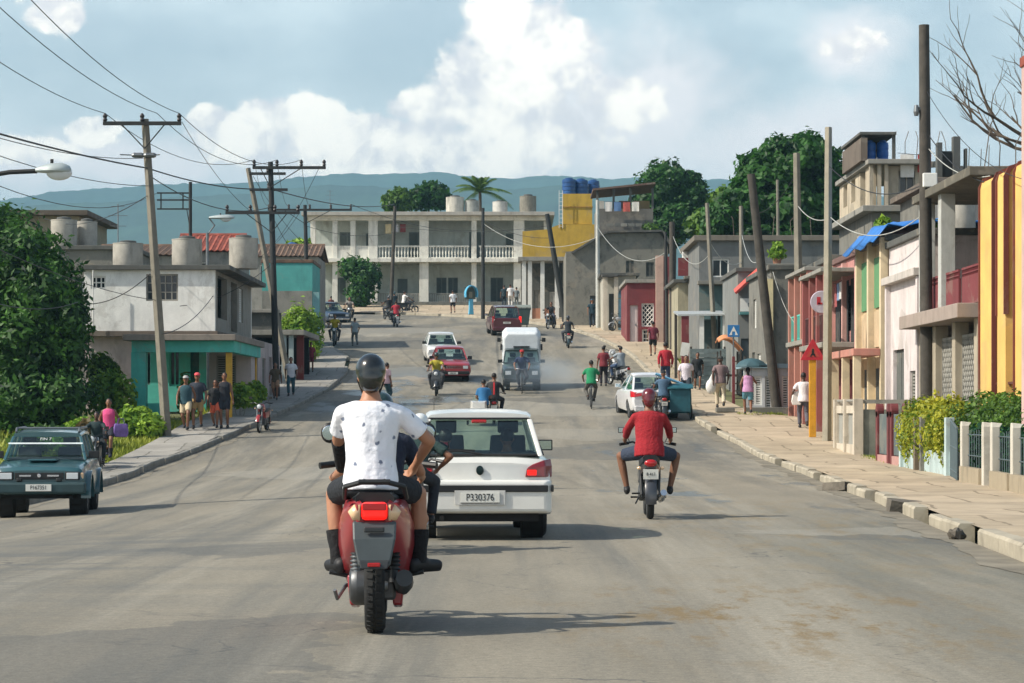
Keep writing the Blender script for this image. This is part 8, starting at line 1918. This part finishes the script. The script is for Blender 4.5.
wire('black cable from the pale square pole to the tallest pole', Pj(829, 166, 68.5), Pj(926, 183, 58.5), .5, .018)
wire('black cable from the tallest pole down to the yellow house', Pj(928, 134, 58.5), Pj(984, 182, 52), .2, .016)
wire('white cable from the tallest pole to the yellow house roof', Pj(928, 148, 58.5), Pj(990, 176, 52), .25, .016, PW)
wire('thin wire rising from the tallest pole to the frame edge', Pj(926, 90, 58.5), Pj(1040, 182, 45), .5, .010)
wire('cable between the leaning wooden pole and the side wall pole', Pj(756, 214, 83), Pj(797, 172, 81), .3, .016)
for k, (ya, yb) in enumerate(((118, 158), (128, 186), (206, 300))): wire(('upper thin', 'middle thin', 'lowest thin')[k] + ' wire from the frame edge to the big concrete pole', Vector((XQ, YQ, PZ(ya - 25, YQ))), Pj(147 + k * 4, yb, 72.4), .35, .013)
for k, (xa, ya, xb, yb) in enumerate(((253, 176, 312, 250), (320, 166, 268, 250), (300, 212, 250, 262), (182, 122, 253, 213))): wire(('first', 'second', 'third', 'fourth')[k] + ' slack service wire round the black pole', Pj(xa, ya, 92 if k < 3 else 72.5), Pj(xb, yb, 104 if k < 3 else 92), .3, .012)
# ------------------------------------------------------------------ aerials on the roofs
for px, yt, yb, Yt, lab in ((118, 204, 262, 88.5, 'tall thin aerial on the white house roof near the big pole'), (93, 270, 330, 84.6, 'white conduit pipe standing against the white house wall'), (330, 190, 216, 191, 'thin aerial mast at the balcony end of the big house roof')):
 T = thing('aerial_mast', lab, 'aerial', (PX(px, Yt), Yt, PZ(yb, Yt)), 0); h = (yb - yt) * Yt / F
 MB().tube([(0, 0, 0), (0, 0, h)], .022, 6).build('mast', STEEL if yt != 270 else WHITE, T)
 if yt != 270:
  for z, w in ((h * .96, .5), (h * .8, .7), (h * .62, .6)): MB().tube([(-w / 2, 0, z), (w / 2, 0, z)], .01, 4).build('antenna_bar', STEEL, T)
# ------------------------------------------------------------------ warning sign on a yellow post
Y = YG(812, 437, SW); X = PX(812.5, Y); zb = gz(Y) + SW
T = thing('warning_sign', 'red triangular warning sign on a stout yellow post', 'sign', (X, Y, zb), 0)
MB().bb(-.10, .10, -.06, .06, 0, PZ(352, Y) - zb).build('post', mat('sign_yellow', (206, 148, 30), .6, stain=.25), T, bevel=.01)
zc = PZ(351, Y) - zb; h = 22 * Y / F; w = 12.5 * Y / F
MB().prism([(-w, zc - h * .42), (w, zc - h * .42), (.03, zc + h * .52), (-.03, zc + h * .52)], 'y', -.09, -.062).build('sign_plate', mat('sign_red', (178, 34, 48), .6), T, bevel=.006)
MB().prism([(-w * .52, zc - h * .27), (w * .52, zc - h * .27), (0, zc + h * .22)], 'y', -.094, -.0905).build('sign_centre', mat('sign_faded', (176, 66, 56), .7, var=.3), T)
M = MB(); M.ell((0, -.097, zc + h * .05), (.035, .006, .035), 8, 6); M.box((0, -.097, zc - h * .10), (.07, .008, h * .2)); M.box((-.05, -.097, zc - h * .2), (.035, .008, h * .14), ry=.3); M.box((.05, -.097, zc - h * .2), (.035, .008, h * .14), ry=-.3); M.build('walking_figure', INK, T)
MB().tube([(0, 0, zc + h * .4), (0, 0, PZ(300, Y) - zb)], .03, 8).build('extension_rod', pm((206, 128, 108), .35), T)
# phone booth
Y = YG(470, 314.5, SW); X = PX(471, Y)
T = thing('phone_booth', 'sky blue hooded telephone booth on a pillar before the big house', 'phone booth', (X, Y, gz(Y) + SW), .25)
PB_ = mat('booth_blue', (86, 170, 206), .5, var=.1, stain=.15)
MB().loft([[(-w, -.12, z), (w, -.12, z), (w, .12, z), (-w, .12, z)] for w, z in ((.18, 0), (.14, .5), (.14, 1.1))]).build('pillar', PB_, T, bevel=.02)
M = MB(); arc = [(math.cos(a), math.sin(a)) for a in [PI * (-.12 + 1.24 * k / 18) for k in range(19)]]
M.loft([[(.46 * s * c, y, 1.45 + .62 * s * d) for c, d in arc] + [(.40 * s * c, y, 1.45 + .55 * s * d) for c, d in arc[::-1]] for y, s in ((-.35, 1), (.0, 1.05), (.3, .95))]); M.build('hood', PB_, T, smooth=50)
MB().bb(-.4, .4, .25, .3, 1.1, 1.95).build('back_panel', mat('booth_inside', (96, 104, 96), .7), T); MB().box((0, .17, 1.42), (.26, .16, .42)).build('telephone', mat('booth_phone', (150, 146, 128), .5), T, bevel=.02)
# dumpster
Y = 152; T = thing('dumpster', 'dark grey-green rubbish container behind the minivan', 'dumpster', (PX(519, Y), Y, gz(Y) + .02), 0)
MB().loft([[(-w, -d, z), (w, -d, z), (w, d, z), (-w, d, z)] for w, d, z in ((.6, .4, .15), (.72, .5, 1.1), (.76, .53, 1.12), (.76, .53, 1.18))]).build('bin_body', mat('bin_green', (58, 74, 70), .6, stain=.4), T, bevel=.015)
MB().loft([[(-.76, -.55, 1.19), (.76, -.55, 1.19), (.76, -.55, 1.24), (-.76, -.55, 1.24)], [(-.74, 0, 1.34), (.74, 0, 1.34), (.74, 0, 1.4), (-.74, 0, 1.4)], [(-.76, .55, 1.25), (.76, .55, 1.25), (.76, .55, 1.3), (-.76, .55, 1.3)]]).build('lid', mat('bin_lid', (120, 128, 120), .6), T)
for x in (-.5, .5):
 for y in (-.35, .35): MB().lathe([(.10, -.03), (.10, .03)], (x, y, .1), 'x', 14).build('caster', RUBBER, T)
# corrugated fence
Y = 99.3; xa, xb = PX(690, Y), PX(726, Y); zb = gz(Y)
T = thing('corrugated_fence', 'grey corrugated metal fence behind the person in the black t-shirt', 'fence', ((xa + xb) / 2, Y, zb), 0)
M = MB(); n = 9; ho = PZ(349, Y) - zb
for k in range(n):
 z = zb + .02 + ho * k / n; M.bb(xa, xb, Y - .02 - .03 * (k % 2), Y + .02, z, z + ho / n - .012)
M.build('metal_sheet', mat('zinc_sheet', (118, 130, 130), .5, .5, var=.2, stain=.4), T, world=True)
for x in (xa + .05, (xa + xb) / 2, xb - .05): MB().bb(x - .04, x + .04, Y + .03, Y + .1, zb, zb + ho + .1).build('fence_post', PWOOD, T, world=True)
# kiosk with tin roof
Y = 102; xa, xb = PX(678, Y), PX(727, Y); zb = gz(Y); zk = PZ(316, Y)
T = thing('kiosk', 'open kiosk with a flat tin roof and maroon post', 'kiosk', ((xa + xb) / 2, Y + 1.5, zb), 0)
M = MB(); M.plate((xa, Y, zk), (xb, Y, zk + .02), (xb, Y + 3, zk + .28), (xa, Y + 3, zk + .26), .07); M.build('tin_roof', mat('tin_light', (190, 194, 192), .45, .4, var=.12, stain=.3), T, world=True)
for x, y, w, m_ in ((PX(685.5, Y), Y + .2, .15, MAR), (xb - .1, Y + .2, .06, WHITE), (PX(702, Y), Y + .25, .10, WHITE), (xa + .1, Y + 2.8, .06, PWOOD), (xb - .1, Y + 2.8, .06, PWOOD)): MB().bb(x - w, x + w, y - w, y + w, zb, zk + (0 if y < Y + 1 else .22)).build('post', m_, T, world=True)
MB().bb(PX(703.5, Y), xb - .2, Y + 2.5, Y + 2.6, zb, zk - .05).build('back_wall', pm((84, 108, 112), .4), T, world=True); MB().bb(PX(704, Y), xb - .25, Y + .5, Y + 1.0, zb, zb + 1.0).build('counter', pm((96, 110, 110), .4), T, world=True)
# market stall with orange cover and blue sign
Y = 95; zb = gz(Y); xa, xb = PX(717, Y), PX(741, Y)
T = thing('market_stall', 'street stall under an orange-brown awning beside the leaning pole', 'stall', ((xa + xb) / 2, Y, zb), 0)
M = MB(); M.loft([[(xa + (xb - xa) * t, y, PZ(349 - 12 * math.sin(PI * min(1, .25 + t * .75)) ** 1.0, Y) + dz) for t in [k / 8 for k in range(9)]] + [(xa + (xb - xa) * t, y, PZ(349 - 12 * math.sin(PI * min(1, .25 + t * .75)), Y) + dz - .05) for t in [k / 8 for k in range(8, -1, -1)]] for y, dz in ((Y - .8, -.05), (Y, .1), (Y + .8, -.05))]); M.build('awning', mat('stall_orange', (198, 132, 88), .8, var=.25), T, world=True, smooth=30)
for x in (xa + .08, xb - .08):
 for y in (Y - .7, Y + .7): MB().bb(x - .03, x + .03, y - .03, y + .03, zb, PZ(351, Y)).build('post', PWOOD, T, world=True)
MB().bb(xa + .15, xb - .15, Y - .6, Y + .6, zb + .75, zb + .82).build('table_top', PWOOD, T, world=True)
Y = 94; T = thing('blue_sign', 'blue sign with a white arrow on a thin post by the stall', 'sign', (PX(733.5, Y), Y, gz(Y)), 0)
zs_ = PZ(331, Y) - gz(Y); MB().tube([(0, 0, 0), (0, 0, zs_ + .2)], .03, 8).build('post', STEEL, T)
sp_ = MB().box((0, -.05, zs_), (.46, .02, .46)).build('sign_plate', mat('sign_blue', (36, 110, 170), .5), T, bevel=.01)
M = MB(); M.prism([(-.17, zs_ - .16), (0, zs_ + .18), (.17, zs_ - .16), (.06, zs_ - .16), (.06, zs_ - .02), (-.06, zs_ - .02), (-.06, zs_ - .16)], 'y', -.068, -.0605); e_ = M.build('white_arrow', WHITE, T); e_.parent = sp_
# wooden rack, pavement slab, leaning white board
Y = 88.5; T = thing('wooden_rack', 'dark wooden display rack with maroon upright beside the umbrella', 'rack', (PX(739, Y), Y, gz(Y) + .05), 0)
for x, m_ in ((-.2, MAR), (.22, PWOOD)): MB().bb(x - .05, x + .05, -.05, .05, 0, 1.75).build('upright', m_, T)
for k in range(6): MB().bb(-.145, .165, -.16, .16, .2 + k * .27, .24 + k * .27).build('shelf', PWOOD, T)
Y = YG(725, 412, SW); o = MB().box((0, 0, .07), (.62, .5, .15)).build('concrete_slab', CEM, bevel=.02); o.location = (PX(725, Y), Y, gz(Y) + SW); tag(o, 'loose concrete slab lying on the pavement behind the umbrella woman', 'slab', kind='thing')
Y = 99; T = thing('white_board', 'white board on a thin stick behind the person in white and pink', 'board', (PX(685, Y), Y, gz(Y) + SW), 0); MB().box((0, 0, 1.5), (.34, .03, .55), ry=.15).build('board_panel', WHITE, T); MB().tube([(0, .03, 0), (0, .03, 1.6)], .02, 6).build('stick', PWOOD, T)
o = MB().box((0, 0, 0), (.4, .12, .32)).build('meter_box', WHITE, bevel=.02); o.location = (PX(803, 85.7), 85.9, PZ(335, 85.7)); tag(o, 'pale electric meter box on the plain grey side wall', 'meter box')
# ------------------------------------------------------------------ garden walls, gates and fences on the right
OLDW = pm((206, 192, 168), .55); STW = mat('stained_wall', (120, 122, 112), .92, var=.35, sc=2, bump=.3, stain=.85, stretch=.5)
zb = .12
T = thing('garden_wall', 'stained concrete garden wall with pale front panels and a bar on top', 'wall', (9.2, 62, zb), 0)
wall(T, OLDW, (8.72, 65.2, zb - .1), (0, -1), 3.9, 1.55, [(.25, 1.7, .55, 1.35), (2.1, 3.6, .55, 1.35)], .16)
for a, b in ((.25, 1.7), (2.1, 3.6)): MB().bb(8.78, 8.86, 65.2 - b, 65.2 - a, zb + .45, zb + 1.25).build('panel', pm((156, 156, 146), .5), T, world=True)
wall(T, STW, (8.72, 61.28, zb - .1), (1, 0), 1.55, 1.45, (), .2)
for y in (61.35, 63.2, 65.1): MB().bb(8.66, 8.90, y - .12, y + .12, zb - .1, zb + 1.62).build('wall_post', OLDW, T, world=True, bevel=.01)
MB().bb(8.7, 10.3, 61.33, 61.43, zb + 1.5, zb + 1.6).build('top_bar', CEML, T, world=True)
for x in (9.3, 9.8, 10.2): MB().bb(x - .04, x + .04, 61.34, 61.42, zb + 1.352, zb + 1.498).build('stub', CEML, T, world=True)
MB().tube([(8.75, 61.5, zb + 1.57), (8.75, 65, zb + 1.57)], .03, 6).build('pipe_rail', CEML, T, world=True)
DR = pm((122, 44, 46), .3)
T = thing('red_gate', 'dark red round-topped gate posts with grey panels on pink footings', 'gate', (8.75, 55.4, .0), 0)
for y in (57.6, 55.9, 55.45, 53.7):
 q = MB(); q.bb(8.68, 8.84, y - .13, y + .13, 0, 1.42); q.lathe([(.165, -.08), (.165, .08)], (8.76, y, 1.44), 'x', 18); q.build('gate_post', DR, T, world=True)
for a, b in ((55.6 + .45, 57.45), (53.85, 55.3)):
 MB().bb(8.73, 8.78, a, b, .42, 1.36).build('gate_panel', pm((88, 104, 104), .5), T, world=True); MB().bb(8.68, 8.84, a, b, -.05, .40).build('footing', pm((196, 140, 130), .4), T, world=True)
T = thing('low_wall', 'pale blue low garden wall with slim posts under the yellow-green hedge', 'wall', (8.6, 50, 0), 0)
PBW = pm((176, 200, 200), .6)
wall(T, PBW, (8.62, 53.45, -.1), (0, -1), 5.9, .72, [(2.1, 2.75, -.1, .72)], .18)
for y, m_, h in ((53.3, PBW, 1.15), (51.4, pm((120, 104, 84), .3), 1.3), (50.65, CEM, 1.3), (47.7, PBW, 1.3)): MB().bb(8.54, 8.72, y - .09, y + .09, -.1, h).build('wall_post', m_, T, world=True, bevel=.01)
GM = mat('gate_grey', (84, 98, 102), .55, .3, var=.15)
T = thing('metal_gate', 'grey metal garden gate left a little open', 'gate', (8.5, 46.2, 0), 0)
M = MB()
for k in range(17): y = 47.5 - 2.6 * k / 16; x = 8.62 - .35 * k / 16; M.tube([(x, y, .1), (x, y, 1.24 - .16 * k / 16)], .018, 5)
for z in (.12, .3, .75): M.tube([(8.62, 47.5, z), (8.27, 44.9, z - .02)], .022, 6)
M.tube([(8.62, 47.5, 1.26), (8.27, 44.9, 1.10)], .026, 6); M.build('gate_leaf', GM, T, world=True)
MB().plate((8.64, 47.45, .14), (8.29, 44.95, .14), (8.29, 44.95, .95), (8.64, 47.45, 1.05), .012).build('gate_sheet', mat('gate_mesh', (64, 78, 82), .7, var=.3, sc=14), T, world=True)
T = thing('garden_fence', 'low garden fence of pale posts with stained footing walls', 'fence', (8.2, 41, 0), 0)
PO = pm((206, 200, 182), .4); ps = [(8.33, 44.5), (8.22, 41.9), (8.17, 40.9), (8.08, 38.8), (7.98, 36.6), (7.9, 34.6)]
for x, y in ps:
 q = MB(); q.loft([[(x - .07, y - .09, z), (x + .07, y - .09, z), (x + .07, y + .09, z), (x - .07, y + .09, z)] for z in (-.15, 1.16)] + [[(x - .07, y - .05, 1.24), (x + .12, y - .05, 1.22), (x + .12, y + .05, 1.22), (x - .07, y + .05, 1.24)]]); q.build('fence_post', PO, T, world=True, bevel=.012)
for (xa, ya), (xb, yb) in zip(ps, ps[1:]):
 if abs(ya - 41.9) < .1: continue
 M = MB(); M.plate((xa, ya - .1, -.15), (xb, yb + .1, -.15), (xb, yb + .1, .42), (xa, ya - .1, .42), .12); M.build('footing', pm((168, 152, 122), .7), T, world=True)
 M = MB()
 for k in range(1, 9): t = k / 9; M.tube([(xa + (xb - xa) * t + .05, ya + (yb - ya) * t, .4), (xa + (xb - xa) * t + .05, ya + (yb - ya) * t, 1.02 + .08 * math.cos(PI * (2 * t - 1)))], .009, 4)
 for z in (.62, 1.0): M.tube([(xa + .05, ya, z), (xb + .05, yb, z)], .011, 5)
 M.build('wire_panel', GM, T, world=True)
